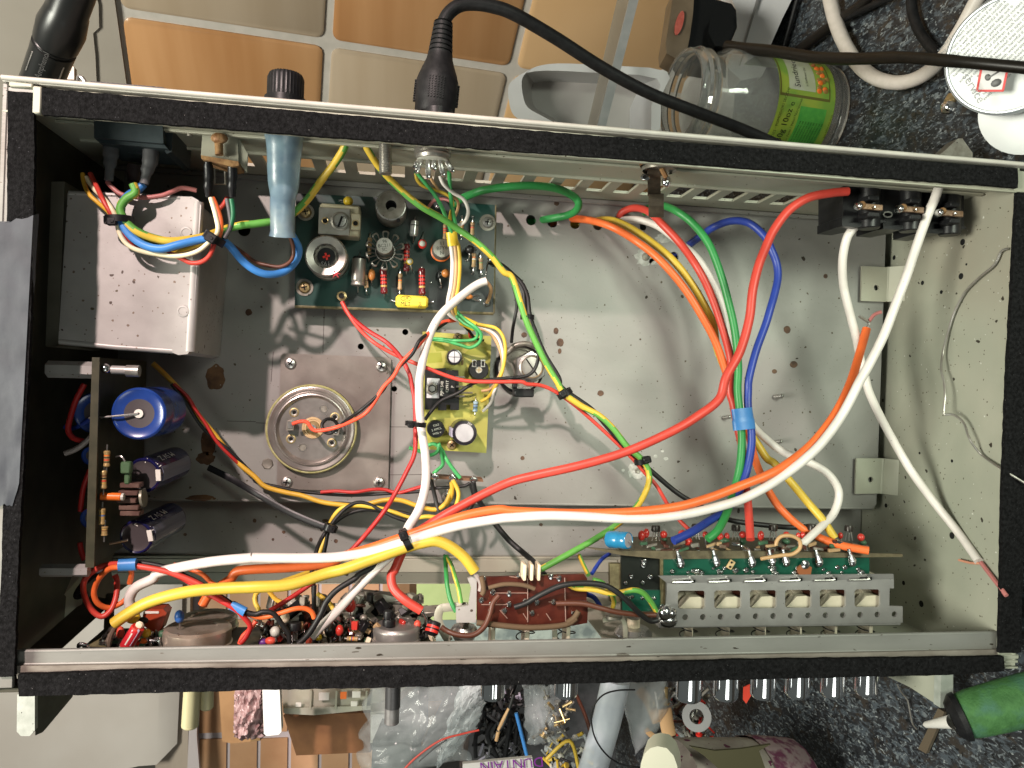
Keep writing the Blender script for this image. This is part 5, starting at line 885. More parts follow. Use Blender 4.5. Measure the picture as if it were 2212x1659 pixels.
m = MB(silver); m.tube([Q(0, 3, 680, 610, 6), Q(0, 3, 690, 590, 6.1), Q(0, 3, 740, 600, 6.1), Q(0, 3, 760, 615, 6)], .09, solder, n=8); m.prism([Q(0, 3, x, y, 5.6) for x, y in ((750, 610), (840, 560), (870, 545), (950, 615))], (0, 0, -.3), pcbe); m.tube([Q(0, 3, 890, 590, 6), Q(0, 3, 905, 530, 6), Q(0, 3, 940, 470, 6.1), Q(0, 3, 975, 420, 6.1)], .1, solder, n=8, rs=[.18, .12, .07, .05]); m.tube([Q(0, 3, 935, 600, 5.9), Q(0, 3, 950, 520, 6), Q(0, 3, 985, 440, 6)], .12, mat('sleeve_taupe', (.16, .12, .09), .5), n=8); m.tube([Q(0, 3, 1300, 600, 5.9), Q(0, 3, 1300, 555, 5.9), Q(0, 3, 1370, 560, 5.9), Q(0, 3, 1380, 610, 5.9)], .07, solder, n=6, smooth=1); obj('solder_tail', m, cbt)
m = MB(mat('shaft_grey', (.20, .18, .18), .4, .5, (.3, .28, .28), 2)); m.cyl(P(848, 1480, 3.8), P(846, 1563, 3.8), 15.5 * 36.2 / F, n=28, b=.04); m.cyl(P(849, 1480, 3.85), P(848, 1528, 3.85), 16.3 * 36.2 / F, n=28, m=mat('shaft_dark', (.09, .085, .09), .4, .5)); obj('control_shaft', m, cbt)
# ================================================================ WIRES
def T(*segs):
    out = []
    for (c_, r_, *xy) in segs:
        for i in range(0, len(xy), 2): out.append((553 * c_ + xy[i] / 4, 414.75 * r_ + xy[i + 1] / 4))
    return out
def wire(label, col, r, pts, z, col2=None, twist=0, flat=1.0, n=12, tail=None, sm=6):
    m = MB(WM[col]); pp = path(pts, z); m.tube(pp, r, WM[col], n=n, m2=WM[col2] if col2 else None, twist=twist, smooth=sm, flat=flat)
    for tl in (tail or []): m.tube(path(tl[0], tl[1]), tl[2], tl[3], n=8)
    return one('wire', m, label, 'wire')
R1, R2, R3 = .193, .205, .085
wire('thick green wire curling into the leftmost deck hole under the vents', 'green', R1, [(980, 442), (1000, 428), (1040, 412), (1090, 404), (1150, 401), (1205, 408), (1240, 425), (1250, 441), (1243, 456), (1222, 466), (1190, 472), (1160, 477), (1142, 480)], [1.6, 3.0, 3.4, 3.2, 2.2, .9, -.8])
wire('thick orange wire out of the second deck hole, outermost of the arching bundle', 'orange', R1, T((2,1, 325,275, 400,248, 530,232, 700,250, 880,310, 1080,430, 1280,590, 1480,820, 1640,1070, 1760,1300, 1850,1560), (2,2, 1940,200, 2040,420, 2090,620, 2140,760, 2220,930), (3,2, 120,1090, 330,1270, 600,1385, 870,1440)), [-.8, 2.2, 3.5, 3.8, 3.8, 3.8, 5.0, 6.6])
wire('thick yellow wire out of the third deck hole, arching between orange and white', 'yellow', R1, T((2,1, 510,290, 640,275, 760,245, 880,250, 1020,310, 1200,430, 1390,590, 1550,790, 1680,1010, 1740,1150, 1770,1340, 1850,1560), (2,2, 1950,230, 2040,400, 2110,500, 2200,640), (3,2, 60,690, 200,850, 350,1030, 470,1170, 575,1330)), [-.8, 1.8, 3.2, 3.4, 3.3, 3.5, 4.6, 5.6])
wire('thick white wire out of the fourth deck hole, arching beside the red one', 'white', R1, T((2,1, 700,302, 800,290, 900,255, 1020,238, 1130,248, 1270,300, 1420,420, 1570,540, 1700,710, 1800,930, 1860,1200, 1890,1500), (2,2, 1980,200, 2090,370, 2190,470), (3,2, 90,560, 200,620, 350,675, 500,760, 590,870, 612,980, 560,1130, 430,1260, 285,1395)), [-.8, 1.6, 2.6, 2.8, 3.0, 4.2, 5.0, 5.8])
wire('thick red wire arching from behind the spring strip down into the bundle', 'red', R1, T((2,1, 925,225, 960,170, 1060,138, 1180,170, 1300,280, 1450,440, 1600,650, 1720,890, 1820,1180, 1890,1460), (2,2, 1880,50, 1910,170, 1950,380, 1990,560, 2010,800, 2040,1050, 2060,1345)), [.1, 2.6, 3.8, 4.0, 4.0, 4.2, 4.8, 6.2])
wire('thick green wire arching from behind the spring strip, topmost of the bundle', 'green', R1, T((2,1, 1115,260, 1150,170, 1220,120, 1310,118, 1420,165, 1560,270, 1700,450, 1800,700, 1870,950, 1925,1200, 1955,1500), (2,2, 1950,60, 1975,300, 1985,500, 1970,700, 1930,880, 1860,1100, 1780,1260, 1690,1340)), [-.4, 3.4, 4.4, 4.6, 4.6, 4.8, 5.0, 6.3])
wire('thick dark blue wire looping right of the green arch into the blue tape', 'blue', R1, T((2,1, 1375,545, 1480,490, 1620,390, 1750,300, 1900,250, 2050,270, 2180,380), (3,1, 30,500, 75,620, 85,740, 60,870, 20,1010), (2,1, 2190,1150, 2110,1370, 2050,1600), (2,2, 2040,60, 2040,200, 2065,370, 2070,520, 2045,680, 2010,810, 1950,950, 1850,1090, 1700,1185, 1550,1280, 1395,1355)), [-.5, 2.6, 3.6, 4.2, 4.6, 5.0, 5.2, 6.6])
wire('long thick red wire swinging from the first jack socket across the deck', 'red', R2, T((3,1, 690,-5, 550,8, 350,50, 180,160, 50,330, -20,480), (2,1, 2130,640, 2080,850, 2050,1100, 1970,1380, 1850,1600), (2,2, 1790,130, 1600,280, 1380,410, 1000,580, 600,700, 200,790, -10,845), (1,2, 2000,935, 1760,1060, 1600,1150, 1480,1225, 1380,1290, 1310,1350, 1255,1470, 1200,1600), (1,3, 1168,0, 1190,110, 1290,210, 1430,300)), [6.6, 6.6, 7.0, 7.0, 6.8, 6.4, 6.0, 5.4, 5.2, 6.2], tail=[(T((1,3, 1430,300, 1470,360, 1480,420, 1470,530)), 6.1, .05, solder)])
wire('long thick orange wire with a loose stripped end at right, beside the white one', 'orange', R2, T((3,1, 852,1180, 790,1400, 715,1640), (3,2, 620,190, 500,375, 350,545, 150,700, 0,785), (2,2, 2000,870, 1700,985, 1400,1065, 1000,1108, 600,1118, 300,1112, 0,1098), (1,2, 2100,1085, 1900,1115, 1700,1170, 1400,1275, 1250,1330, 1000,1415, 780,1480, 600,1550, 300,1585, 0,1600), (0,2, 2050,1620), (0,3, 1990,30, 1900,90, 1800,170, 1750,250)), [4.5, 6.2, 7.0, 6.8, 6.4, 6.2, 6.0, 5.6, 5.0], tail=[(T((3,1, 852,1180, 865,1150, 870,1130, 855,1095, 790,1075)), [4.5, 4.7], .07, silver), (T((3,1, 870,1120, 920,1060, 980,1035)), [4.5, 4.8], .09, WM['pink'])])
wire('long thick white wire sweeping below the long orange one to the lower left', 'white', R2 + .008, T((3,1, 1480,-60, 1440,60, 1395,160, 1350,280, 1280,480, 1200,720, 1100,980, 1000,1240, 880,1480, 790,1640), (3,2, 700,160, 600,330, 450,525, 300,665, 150,780, 0,880), (2,2, 2000,990, 1800,1055, 1500,1125, 1200,1160, 900,1160, 600,1145, 300,1138, 0,1155), (1,2, 2100,1165, 1800,1215, 1600,1265, 1400,1325, 1250,1375, 1000,1450, 700,1495, 400,1505, 0,1502), (0,2, 2150,1505, 1800,1540, 1400,1620), (0,3, 1320,25, 1180,95, 1120,190, 1130,285)), [6.9, 6.2, 6.6, 7.0, 6.8, 6.6, 6.4, 6.4, 6.4, 5.6])
wire('thick white wire running from the first jack socket down to the lower right corner', 'white', R2, T((3,1, 755,300, 685,390, 645,580, 650,790, 690,980, 760,1250, 800,1450, 840,1600), (3,2, 870,60, 960,260, 1100,520, 1250,770, 1450,1040, 1650,1290, 1820,1530)), [5.6, 4.6, 4.0, 4.2, 5.0, 5.8], tail=[(T((3,2, 1650,1520, 1750,1545, 1830,1550, 1850,1560)), 5.9, .06, WM['cu']), (T((3,2, 1840,1540, 1900,1620), (3,3, 2000,90, 2060,170)), [5.8, 6.4], .10, WM['pink'])])
wire('thickest yellow wire along the lower left, ending in a cut end beside the selector board', 'yellow', .245, T((0,3, 985,410, 1100,330, 1300,220, 1600,140, 1900,108, 2200,95), (1,3, 300,72), (1,2, 600,1640, 760,1600, 920,1545, 1100,1480, 1300,1410, 1440,1372, 1560,1358, 1680,1405, 1800,1500, 1890,1620)), [6.3, 7.0, 7.2, 6.6, 6.4, 6.4], tail=[(T((1,2, 1890,1630), (1,3, 1940,60, 1935,130)), 6.4, .1, WM['gray2'])])
wire('thick white cable from the green board down through the tie to the front rail', 'white', .20, T((1,1, 1990,770, 1930,790, 1850,840, 1720,945, 1600,1060, 1520,1190, 1460,1370, 1425,1540), (1,2, 1410,0, 1412,200, 1430,400, 1462,600, 1470,800, 1450,950, 1400,1100, 1320,1230, 1290,1310, 1230,1420, 1080,1560), (1,3, 960,20, 850,135, 700,305, 560,440, 480,525)), [2.4, 3.2, 3.6, 4.0, 5.2, 6.1, 5.8, 6.0], tail=[(T((1,1, 1985,770, 2030,830, 2020,900, 1995,960)), [2.4, 1.3], .09, WM['tan']), (T((1,3, 480,515, 460,560, 450,590)), 5.9, .12, WM['coral'])])
wire('green and yellow earth wire from the back wall through the ties over the transformer can', 'gearth', .17, T((1,0, 795,1180, 750,1300, 660,1440, 570,1550, 500,1650), (1,1, 440,70, 340,170, 200,240, 0,275), (0,1, 2100,285, 1950,320, 1750,390, 1500,425, 1350,405, 1200,350, 1110,285, 1060,215, 1040,140, 1090,60, 1170,5), (0,0, 1150,1590)), [6.6, 5.5, 4.6, 5.0, 6.3, 6.6, 6.6], 'yellow', 2)
wire('long green and yellow earth wire running diagonally across the green board to the tied bundle', 'gearth', .15, T((1,0, 915,1190, 975,1310, 1085,1470, 1240,1630), (1,1, 1420,120, 1600,225, 1750,325, 1900,430, 2040,560, 2140,690), (2,1, 0,740, 70,950, 130,1130, 220,1330, 300,1490, 390,1640), (2,2, 450,80, 600,190, 750,270, 870,380, 1000,545, 1110,640, 1175,740, 1182,850, 1130,980, 1050,1090, 900,1220, 700,1350, 450,1490, 250,1600)), [6.6, 5.2, 4.2, 3.6, 3.4, 3.2, 3.4, 4.6, 5.4], 'yellow', 4)
wire('black wire tied beside the diagonal earth wire, running down to the switch bank', 'black', .13, T((1,1, 2030,590, 2130,640, 2212,710), (2,1, 80,790, 130,900, 150,1060, 200,1210, 280,1400, 400,1600), (2,2, 420,20, 520,100, 700,230, 850,400, 1000,570, 1100,670, 1200,750, 1400,920, 1540,1010, 1740,1110, 1900,1180, 2212,1222), (3,2, 200,1238, 390,1228)), [1.4, 2.8, 3.0, 3.0, 3.0, 4.0, 5.0])
wire('thin black wire from the board edge hanging in a loop round the slotted bush', 'black', R3, T((2,1, -10,720, 50,780, 95,860, 105,960, 120,1050, 160,1180, 205,1310, 225,1400, 210,1500, 160,1570, 70,1600, -80,1610), (1,1, 1900,1645), (1,2, 1880,20, 1750,75, 1600,145, 1510,240, 1460,310)), [2.6, 2.8, 2.9, 3.0, 3.2, 3.0])
wire('thin black wire hanging straight down beside the slotted bush', 'black', R3, T((2,1, 10,820, 35,900, 40,1000, 20,1110, 5,1200, -5,1300)), [2.4, 2.2, 1.2])
wire('thin red wire from the green board terminal running right across the yellow board', 'red', .095, T((1,1, 742,950, 850,1130, 1000,1285, 1200,1405, 1450,1510, 1700,1605, 1850,1635, 2100,1640), (2,1, 80,1640), (2,2, 130,0, 260,15, 390,75, 550,190, 700,320, 900,505, 1050,655, 1150,770, 1250,880, 1350,1050, 1450,1180, 1550,1275)), [1.8, 2.8, 3.4, 3.6, 3.0, 2.9, 3.2, 5.2])
wire('thin dark red wire from the green board terminal running down to the front rail', 'dred', .105, T((1,1, 746,950, 800,1055, 950,1185, 1130,1300, 1250,1430, 1320,1560), (1,2, 1345,0, 1372,150, 1378,400, 1370,600, 1300,760, 1200,950, 1100,1110, 950,1300, 820,1440, 650,1590), (1,3, 430,100, 250,220, 120,300)), [1.8, 3.0, 3.4, 4.2, 5.0, 4.6, 5.4])
wire('coral red wire twisted with a black one from the yellow board to the round can', 'coral', .095, T((1,1, 1725,1108, 1600,1130, 1500,1210, 1400,1330, 1260,1470, 1190,1590), (1,2, 1100,30, 1020,160, 950,250, 850,310, 700,372, 560,402, 490,392, 440,330, 380,325, 315,345)), [1.8, 3.8, 4.0, 3.8, 2.4, 1.4])
wire('black wire twisted with the coral red one, looping on the round can', 'black', .085, T((1,1, 1690,1095, 1550,1190, 1420,1275, 1350,1400, 1230,1520, 1140,1640), (1,2, 1100,50, 1030,120, 900,230, 780,315, 690,390, 640,425, 590,410, 570,350, 610,305, 670,310, 705,360, 690,410)), [1.8, 4.0, 3.8, 3.9, 2.2, 1.5])
for i, (c_, lb, xo) in enumerate((('white', 'thin white wire of the flat ribbon crossing the right of the green board', -14), ('tan', 'thin orange brown wire in the middle of the ribbon crossing the green board', 18), ('yellow', 'thin yellow wire at the right of the ribbon crossing the green board', 48))):
    wire(lb, c_, .10, T((1,1, 1690 + xo * .5, 400, 1700 + xo, 470, 1712 + xo, 620, 1700 + xo, 800, 1672 + xo, 950, 1680 + xo, 1050, 1760 + xo * .3, 1110, 1820, 1125)), [3.0, 2.9, 2.6, 2.0])
wire('bright green wire from the round socket, left one, down to the yellow sleeve', 'lgreen', .09, T((1,0, 1380,1480, 1470,1590), (1,1, 1530,5, 1600,120, 1650,240, 1690,350)), [5.2, 4.4, 3.2])
wire('bright green wire from the round socket, right one, down to the yellow sleeve', 'lgreen', .10, T((1,0, 1670,1480, 1675,1600), (1,1, 1685,60, 1702,180, 1725,290)), [5.2, 4.2, 3.2])
wire('thin yellow wire curling below the round socket', 'yellow', .08, T((1,0, 1378,1500, 1395,1560, 1450,1610, 1560,1645), (1,1, 1660,30, 1700,100, 1680,200, 1680,300, 1700,360)), [5.0, 4.2, 3.0])
wire('thin brown wire under the round socket', 'tan', .07, T((1,0, 1500,1510, 1522,1560, 1505,1600), (1,1, 1600,5, 1730,60, 1745,140, 1710,230)), [5.0, 4.0, 3.2])
wire('thin white wire making a round loop right of the sleeve above the green board', 'white', .085, T((1,0, 1590,1520, 1620,1590), (1,1, 1700,5, 1790,60, 1832,150, 1820,230, 1780,275, 1730,292)), [5.0, 4.2, 3.0])
wire('faint pinkish wire curving behind the green wires above the board', 'pink', .08, T((1,1, 1490,130, 1540,75, 1620,60, 1680,80)), [1.6, 2.2])
wire('bright green wire looping over the yellow board, outer loop', 'lgreen', .085, T((1,1, 1700,980, 1760,1060, 1830,1120, 1900,1170, 1945,1230, 1930,1300, 1850,1345, 1760,1320, 1650,1290, 1520,1275)), [2.2, 2.8, 2.2, 1.2])
wire('bright green wire looping over the yellow board, inner loop', 'lgreen', .08, T((1,1, 1700,1040, 1790,1130, 1890,1180, 1915,1230, 1880,1275, 1760,1285, 1600,1270, 1520,1268)), [2.2, 2.6, 2.0, 1.3])
wire('yellow wire leaving the lower sleeve and curling round the right of the yellow board', 'yellow', .085, T((1,1, 1900,1140, 1980,1155, 2070,1175, 2130,1240, 2155,1350, 2140,1500, 2110,1600), (1,2, 2070,20, 2010,110, 1945,150)), [2.4, 2.6, 2.4, 1.4])
wire('white wire leaving the lower sleeve beside the yellow curl', 'white', .075, T((1,1, 1900,1160, 2000,1190, 2090,1260, 2135,1400, 2130,1550), (1,2, 2060,60, 2030,160, 1960,235)), [2.3, 2.4, 2.2, 1.2])
wire('brown wire leaving the lower sleeve, inside the yellow curl', 'tan', .075, T((1,1, 1890,1180, 1980,1195, 2050,1250, 2110,1370, 2130,1500, 2090,1610), (1,2, 2030,40, 1950,60)), [2.3, 2.3, 2.1, 1.3])
wire('short black and red pair under the lower yellow sleeve', 'black', .07, T((1,1, 1780,1140, 1840,1200, 1890,1260, 1965,1282)), [2.2, 1.6, 1.1])
wire('short red wire under the lower yellow sleeve', 'red', .07, T((1,1, 1800,1140, 1840,1190, 1850,1250, 1890,1270)), [2.3, 1.6, 1.1])
# from the left board along the deck
wire('amber wire from the left board running below the round can to the tag strip', 'dyellow', .12, T((0,1, 1320,1480, 1450,1600), (0,2, 1560,60, 1640,160, 1740,300, 1850,430, 1960,570, 2080,700, 2200,800), (1,2, 80,885, 250,935, 400,965, 550,1015, 700,1040, 900,1050, 1100,1005, 1250,1005, 1400,1055, 1550,1085, 1640,1030, 1690,910)), [2.0, 1.6, 1.2, 1.2, 1.4, 1.6, 1.8])
wire('black wire twisted with the amber wire and running under the round can plate', 'black', .08, T((0,2, 1480,0, 1600,150, 1700,310, 1790,420, 1940,540, 2050,640, 2200,800), (1,2, 0,845, 200,890, 400,930, 700,958, 900,960, 1200,942, 1400,930, 1500,905, 1700,890, 1800,880, 1850,855)), [2.0, 1.5, .9, .9, 1.2, 1.9])
wire('dark red wire twisted with the amber wire from the left board', 'dred', .085, T((0,2, 1500,0, 1620,110, 1700,240, 1780,350, 1860,480, 1960,590, 2100,720, 2200,790)), [2.0, 1.6, 1.1])
wire('dark red wire running along under the plate of the round can', 'dred', .085, T((1,2, 560,935, 700,925, 850,935, 1000,912, 1110,912, 1220,940, 1330,915, 1430,885)), [1.0, 1.4, 1.3, 2.0])
wire('bright yellow wire looping from the tag strip left and down through the black tie', 'yellow', .105, T((1,2, 1700,830, 1745,920, 1745,1000, 1700,1100, 1600,1150, 1480,1145, 1350,1155, 1200,1110, 1050,1070, 850,1048, 740,1075, 675,1140, 640,1210, 600,1330, 550,1450, 500,1600), (1,3, 25,130, 25,300)), [2.0, 2.4, 2.4, 2.4, 3.2, 4.6])
wire('thin black wire following the bright yellow loop into the black tie', 'black', .095, T((1,2, 1330,1190, 1200,1150, 1080,1090, 960,1035, 870,1025, 780,1070, 700,1150, 640,1230, 570,1330, 520,1450, 478,1640)), [2.6, 2.4, 2.8, 4.2])
wire('second thin black wire leaving the tie low down past the thick yellow one', 'black', .095, T((1,2, 1400,1150, 1250,1110, 1100,1100, 950,1085, 800,1120, 690,1190, 630,1260, 600,1400, 570,1530), (1,3, 500,60, 500,200, 500,300)), [2.4, 2.2, 2.6, 4.4])
wire('black cable running from the big tie down and left into the control board', 'black', .13, T((1,2, 1500,1320, 1400,1365, 1300,1410, 1180,1480, 1050,1560, 900,1640), (1,3, 850,25, 700,120, 610,220, 560,330, 490,450, 430,530, 365,585)), [5.4, 6.0, 6.4, 6.4])
wire('black wire from the tag strip passing behind the thick red wire', 'black', .10, T((1,2, 1500,780, 1525,880, 1550,990, 1575,1100)), [1.9, 1.6, 1.8])
wire('black wire from the tag strip right lug down to the selector board', 'black', .14, T((1,2, 1875,850, 1900,960, 1960,1060, 2060,1200, 2150,1310), (2,2, 0,1375, 100,1460, 200,1550, 280,1650)), [2.0, 1.6, 1.8, 4.8])
wire('short black wire hooking under the right lug of the tag strip', 'black', .10, T((1,2, 1850,860, 1880,960, 1870,1040, 1830,1100)), [2.0, 1.5])
wire('green wire branching from the yellow board down to the tag strip', 'lgreen', .095, T((1,2, 1485,530, 1540,518, 1580,505, 1600,560, 1640,640, 1700,730, 1765,812)), [1.2, 2.0, 2.0])
wire('green wire tangle left of the tag strip', 'lgreen', .09, T((1,2, 1325,550, 1400,575, 1500,615, 1570,580, 1580,520, 1600,600, 1615,690, 1570,740, 1530,775)), [2.8, 2.2, 1.8])
wire('short amber wire below the tag strip', 'dyellow', .11, T((1,2, 1690,850, 1695,920, 1680,990, 1640,1050)), [2.0, 1.6])
# mains bunch over the transformer can
wire('light blue mains wire curving over the transformer can and up into the blue boot', 'lblue', .165, T((0,0, 1240,1590, 1190,1640), (0,1, 1110,30, 1055,100, 1045,190, 1060,285, 1140,390, 1260,465, 1400,490, 1560,450, 1750,410, 1900,410, 1990,470, 2090,590, 2200,675), (1,1, 110,712, 240,690, 335,610, 372,510, 340,420, 270,310, 215,200)), [6.0, 6.6, 6.6, 6.2, 5.0, 4.2, 5.4])
wire('amber wire leading left from the mains inlet bunch', 'dyellow', .09, T((0,0, 715,1500, 725,1580), (0,1, 770,20, 850,95, 930,165, 980,230)), [5.6, 6.2, 6.6])
wire('cream wire hanging lowest in the loop over the transformer can', 'cream', .095, T((0,0, 745,1530, 800,1620), (0,1, 870,30, 950,120, 1005,230, 1030,350, 1090,445, 1200,505, 1400,545, 1550,553, 1700,515, 1800,440, 1880,340, 1865,210, 1820,50)), [5.6, 6.6, 6.6, 6.4, 6.6, 6.4])
wire('red wire leaving the top left of the mains bunch', 'red', .10, T((0,0, 780,1500, 830,1600), (0,1, 880,50, 930,140, 985,230, 1060,340, 1180,470, 1300,520)), [5.6, 6.6, 6.5, 6.2])
wire('red wire hanging in a small loop at the second tie over the can edge', 'red', .10, T((0,1, 1450,525, 1560,570, 1650,612, 1740,605, 1810,550, 1850,450)), [6.2, 6.2, 6.3])
wire('yellow wire in the loop between the two ties over the can', 'yellow', .10, T((0,1, 1060,200, 1030,110, 1090,50, 1200,10)), [6.5, 6.4])
wire('short yellow wire entering the second tie', 'yellow', .10, T((0,1, 1250,450, 1450,508, 1620,490, 1790,420)), [6.1, 6.0, 6.2])
wire('dark green wire in shadow under the mains loop', 'dgreen', .10, T((0,1, 1250,430, 1450,455, 1600,470, 1800,420, 1900,400, 1980,330, 2015,200, 2000,60)), [6.0, 5.9, 6.2, 6.4])
wire('pale pink wire bowing over the top edge of the can', 'pink', .10, T((0,0, 925,1570, 970,1620), (0,1, 1060,25, 1250,48, 1400,30, 1480,0), (0,0, 1580,1625, 1700,1645)), [5.8, 6.0, 5.6])
wire('orange wire dropping from the switch into the second tie', 'orange', .115, T((0,1, 1835,50, 1870,130, 1905,240, 1905,330, 1885,400)), [6.3, 6.4])
wire('short red wire behind the orange one at the switch', 'red', .10, T((0,1, 1965,50, 1930,110, 1885,150)), [5.6, 5.2])
wire('dark grey wire beside the green one at the switch', 'grey', .09, T((0,1, 1960,60, 1985,200, 1990,300, 1940,400)), [6.2, 6.3])
wire('thin brown wire from the blue boot curving back to the second tie', 'brown', .085, T((0,1, 1960,430, 2080,510, 2200,600), (1,1, 90,632, 210,645, 300,595, 325,500, 285,360, 240,240)), [5.2, 4.4, 4.6, 5.2])
# lower left loops
wire('bright red wire looping round the left end through the blue tape', 'red', .12, T((0,3, 2050,300, 1900,190, 1720,70, 1530,-10), (0,2, 1400,1610, 1200,1575, 1050,1555, 900,1570, 790,1630), (0,3, 725,50, 730,170, 790,290, 880,350, 960,290, 1005,170, 1010,40, 990,-10)), [6.4, 6.2, 6.2, 5.6, 5.2, 4.6])
wire('orange wire looping low beside the red loop at the lower left', 'orange', .115, T((0,2, 1050,1585, 960,1590, 880,1650), (0,3, 830,70, 812,160, 850,240, 940,275, 1030,245, 1085,205)), [6.2, 5.4, 4.8])
wire('orange wire dropping from the blue tape at the lower left', 'orange', .11, T((0,2, 1130,1590, 1135,1650), (0,3, 1120,60)), [6.0, 5.6])
wire('black wire following the red one through the first blue tape', 'black', .11, T((0,2, 1180,1540, 1300,1555, 1450,1590, 1560,1640), (0,3, 1700,50, 1850,140, 2080,290, 2200,330), (1,3, 60,310, 150,325, 225,420, 280,500, 290,580)), [5.8, 6.0, 6.4, 6.2])
wire('second red wire just below the black one between the blue tapes', 'dred', .11, T((0,2, 1190,1580, 1350,1600, 1520,1650), (0,3, 1650,60, 1850,180, 2040,290, 2100,350, 2160,430, 2130,520, 2080,580)), [5.9, 6.1, 6.5, 6.3])
wire('orange red wire arching from the second blue tape to the control board', 'orange', .105, T((0,3, 2090,310, 2212,350), (1,3, 80,355, 200,325, 330,285, 420,280, 480,310, 505,365)), [6.3, 6.2, 5.9])
wire('bright red wire curling under the second blue tape', 'coral', .10, T((0,3, 2212,390, 2160,460, 2100,520, 2070,585)), [6.0, 6.0])
wire('black wire bent beside the left corner', 'black', .12, T((0,2, 900,1610, 820,1650), (0,3, 700,90, 660,180, 690,210, 760,150)), [5.0, 4.6])
wire('thin orange wire slipping behind the big white loop', 'orange', .10, T((0,2, 1500,1560, 1640,1600, 1750,1645), (0,3, 1830,60, 1900,90)), [5.0, 5.2])
wire('thin amber wire at the control board beside the black one', 'dyellow', .10, T((1,3, 110,130, 170,200, 230,230)), [4.6, 4.6])
wire('yellow wire end poking into the control board', 'yellow', .10, T((1,3, 530,150, 590,200, 640,240, 690,330)), [4.6, 5.0])
wire('black wire hanging straight into the control board', 'black', .10, T((1,3, 505,80, 500,200, 505,310)), [5.0, 5.0])
wire('blue grey wire behind the left board', 'blue', .10, T((0,2, 560,370, 640,380, 720,340, 800,290)), [4, 4.5])
wire('dark red wire bowing behind the left board', 'dred', .12, T((0,2, 730,0, 660,130, 610,280, 590,400, 640,470, 740,500)), [4.6, 4.6])
wire('pale stripped wire poking out behind the left board', 'gray2', .12, T((0,2, 560,600, 660,560, 740,500, 810,430)), [4.8, 4.8])
wire('purple red wire running down behind the left board', 'dred', .11, T((0,2, 780,740, 720,900, 695,1100)), [4.0, 4.0])
wire('second purple red wire low behind the left board', 'dred', .11, T((0,2, 690,1370, 705,1450, 730,1520)), [4.0, 4.0])
# round the selector board
wire('green wire hanging down left of the selector board', 'green', .10, T((1,2, 1635,1485, 1640,1580), (1,3, 1645,0, 1655,100, 1685,220, 1730,310)), [4.0, 5.4, 5.8])
wire('green and yellow wire beside the green one, left of the selector board', 'gearth', .10, T((1,2, 1645,1490, 1690,1570), (1,3, 1720,10, 1750,110, 1772,235)), [4.0, 5.6, 5.9], 'yellow')
wire('green and yellow wire reaching down to the selector board connector', 'gearth', .10, T((2,2, 580,1480, 615,1560, 660,1650)), [4.6, 5.8], 'yellow')
wire('dark blue wire between the selector board and the upper board', 'blue', .09, T((2,2, 845,1465, 770,1520, 690,1640)), [4.8, 5.8])
wire('green and yellow wire arching from the selector board to the solder lump', 'gearth', .125, T((2,3, 490,75, 560,105, 700,115, 850,150, 950,140, 1050,122, 1130,145, 1200,225, 1245,305)), [6.5, 7.0, 7.0, 6.6], 'yellow', 1)
wire('second green and yellow wire curving down right of the selector board', 'gearth', .11, T((2,3, 700,30, 780,60, 850,140, 880,220, 870,270)), [6.4, 6.4, 5.4], 'yellow')
wire('black wire arching across the selector board to the switch frame', 'black', .125, T((2,3, 20,270, 120,235, 260,155, 420,85, 600,62, 780,75, 900,135, 1000,220, 1100,320, 1190,385, 1260,380)), [6.6, 7.2, 7.3, 6.8])
wire('dark brown wire from the selector board to the solder lump', 'brown', .12, T((2,3, 380,238, 600,238, 760,275, 900,310, 1100,335, 1240,335)), [6.5, 6.9, 6.7])
wire('dark brown wire looping under the left side of the selector board', 'brown', .12, T((1,3, 1600,440, 1660,480, 1760,510, 1880,508, 1970,440, 2020,340, 2050,230, 2100,165)), [6.3, 6.9, 6.8])
wire('blue wire tucked behind the selector board edge', 'blue', .11, T((2,3, 600,145, 700,180, 750,240, 770,280)), [5.8, 5.4])
wire('bare bent steel wire leaning on the right end wall', 'bare', .055, T((3,1, 2075,488, 2015,515, 1955,630, 1820,745, 1700,870, 1610,1040, 1560,1200, 1512,1390, 1498,1540, 1522,1640), (3,2, 1530,100, 1522,190, 1525,260, 1535,235, 1600,265, 1690,335, 1745,480, 1850,615, 2030,740, 2225,858)), [6.6, 5.0, 4.6, 5.6, 7.2, 9.1], n=8)
# ---------------------------------------------------------------- ties, sleeves and tapes
def tie(u, v, z, w_, h_, ang, lab, head=None, tail=None):
    h_ *= .62
    c = P(u, v, z); a_ = math.radians(ang); d = V3((math.cos(a_), math.sin(a_), 0)); e = V3((-d.y, d.x, 0)); s_ = (CAMH - z) / F; m = MB(black); W_ = w_ * s_ / 2; H_ = h_ * s_ / 2
    ring = [c + d * (W_ * math.cos(t)) + Z3 * (min(W_, .55) * math.sin(t)) for t in [k * math.pi / 8 for k in range(17)]]
    vs = []; fs = []
    for k, p in enumerate(ring): nrm = (d * math.cos(k * math.pi / 8) + Z3 * math.sin(k * math.pi / 8)); vs += [p - e * H_, p + e * H_, p + e * H_ + nrm * .06, p - e * H_ + nrm * .06]
    for k in range(16):
        for j in range(4): fs.append([k * 4 + j, k * 4 + (j + 1) % 4, (k + 1) * 4 + (j + 1) % 4, (k + 1) * 4 + j])
    m.add(vs, fs); hp = head or (u, v); m.box(P(hp[0], hp[1], z + .45), (H_ * 1.35, H_ * 1.25, H_ * .9), black, .05, (d, e, Z3)); m.box(P(hp[0], hp[1], z + .45 + H_ * .85), (H_ * .5, H_ * .35, .05), rubber, .02, (d, e, Z3))
    if tail: m.tube(path(tail[0], tail[1]), tail[2], black, n=10, flat=.35)
    return one('cable_tie', m, lab, 'cable tie')
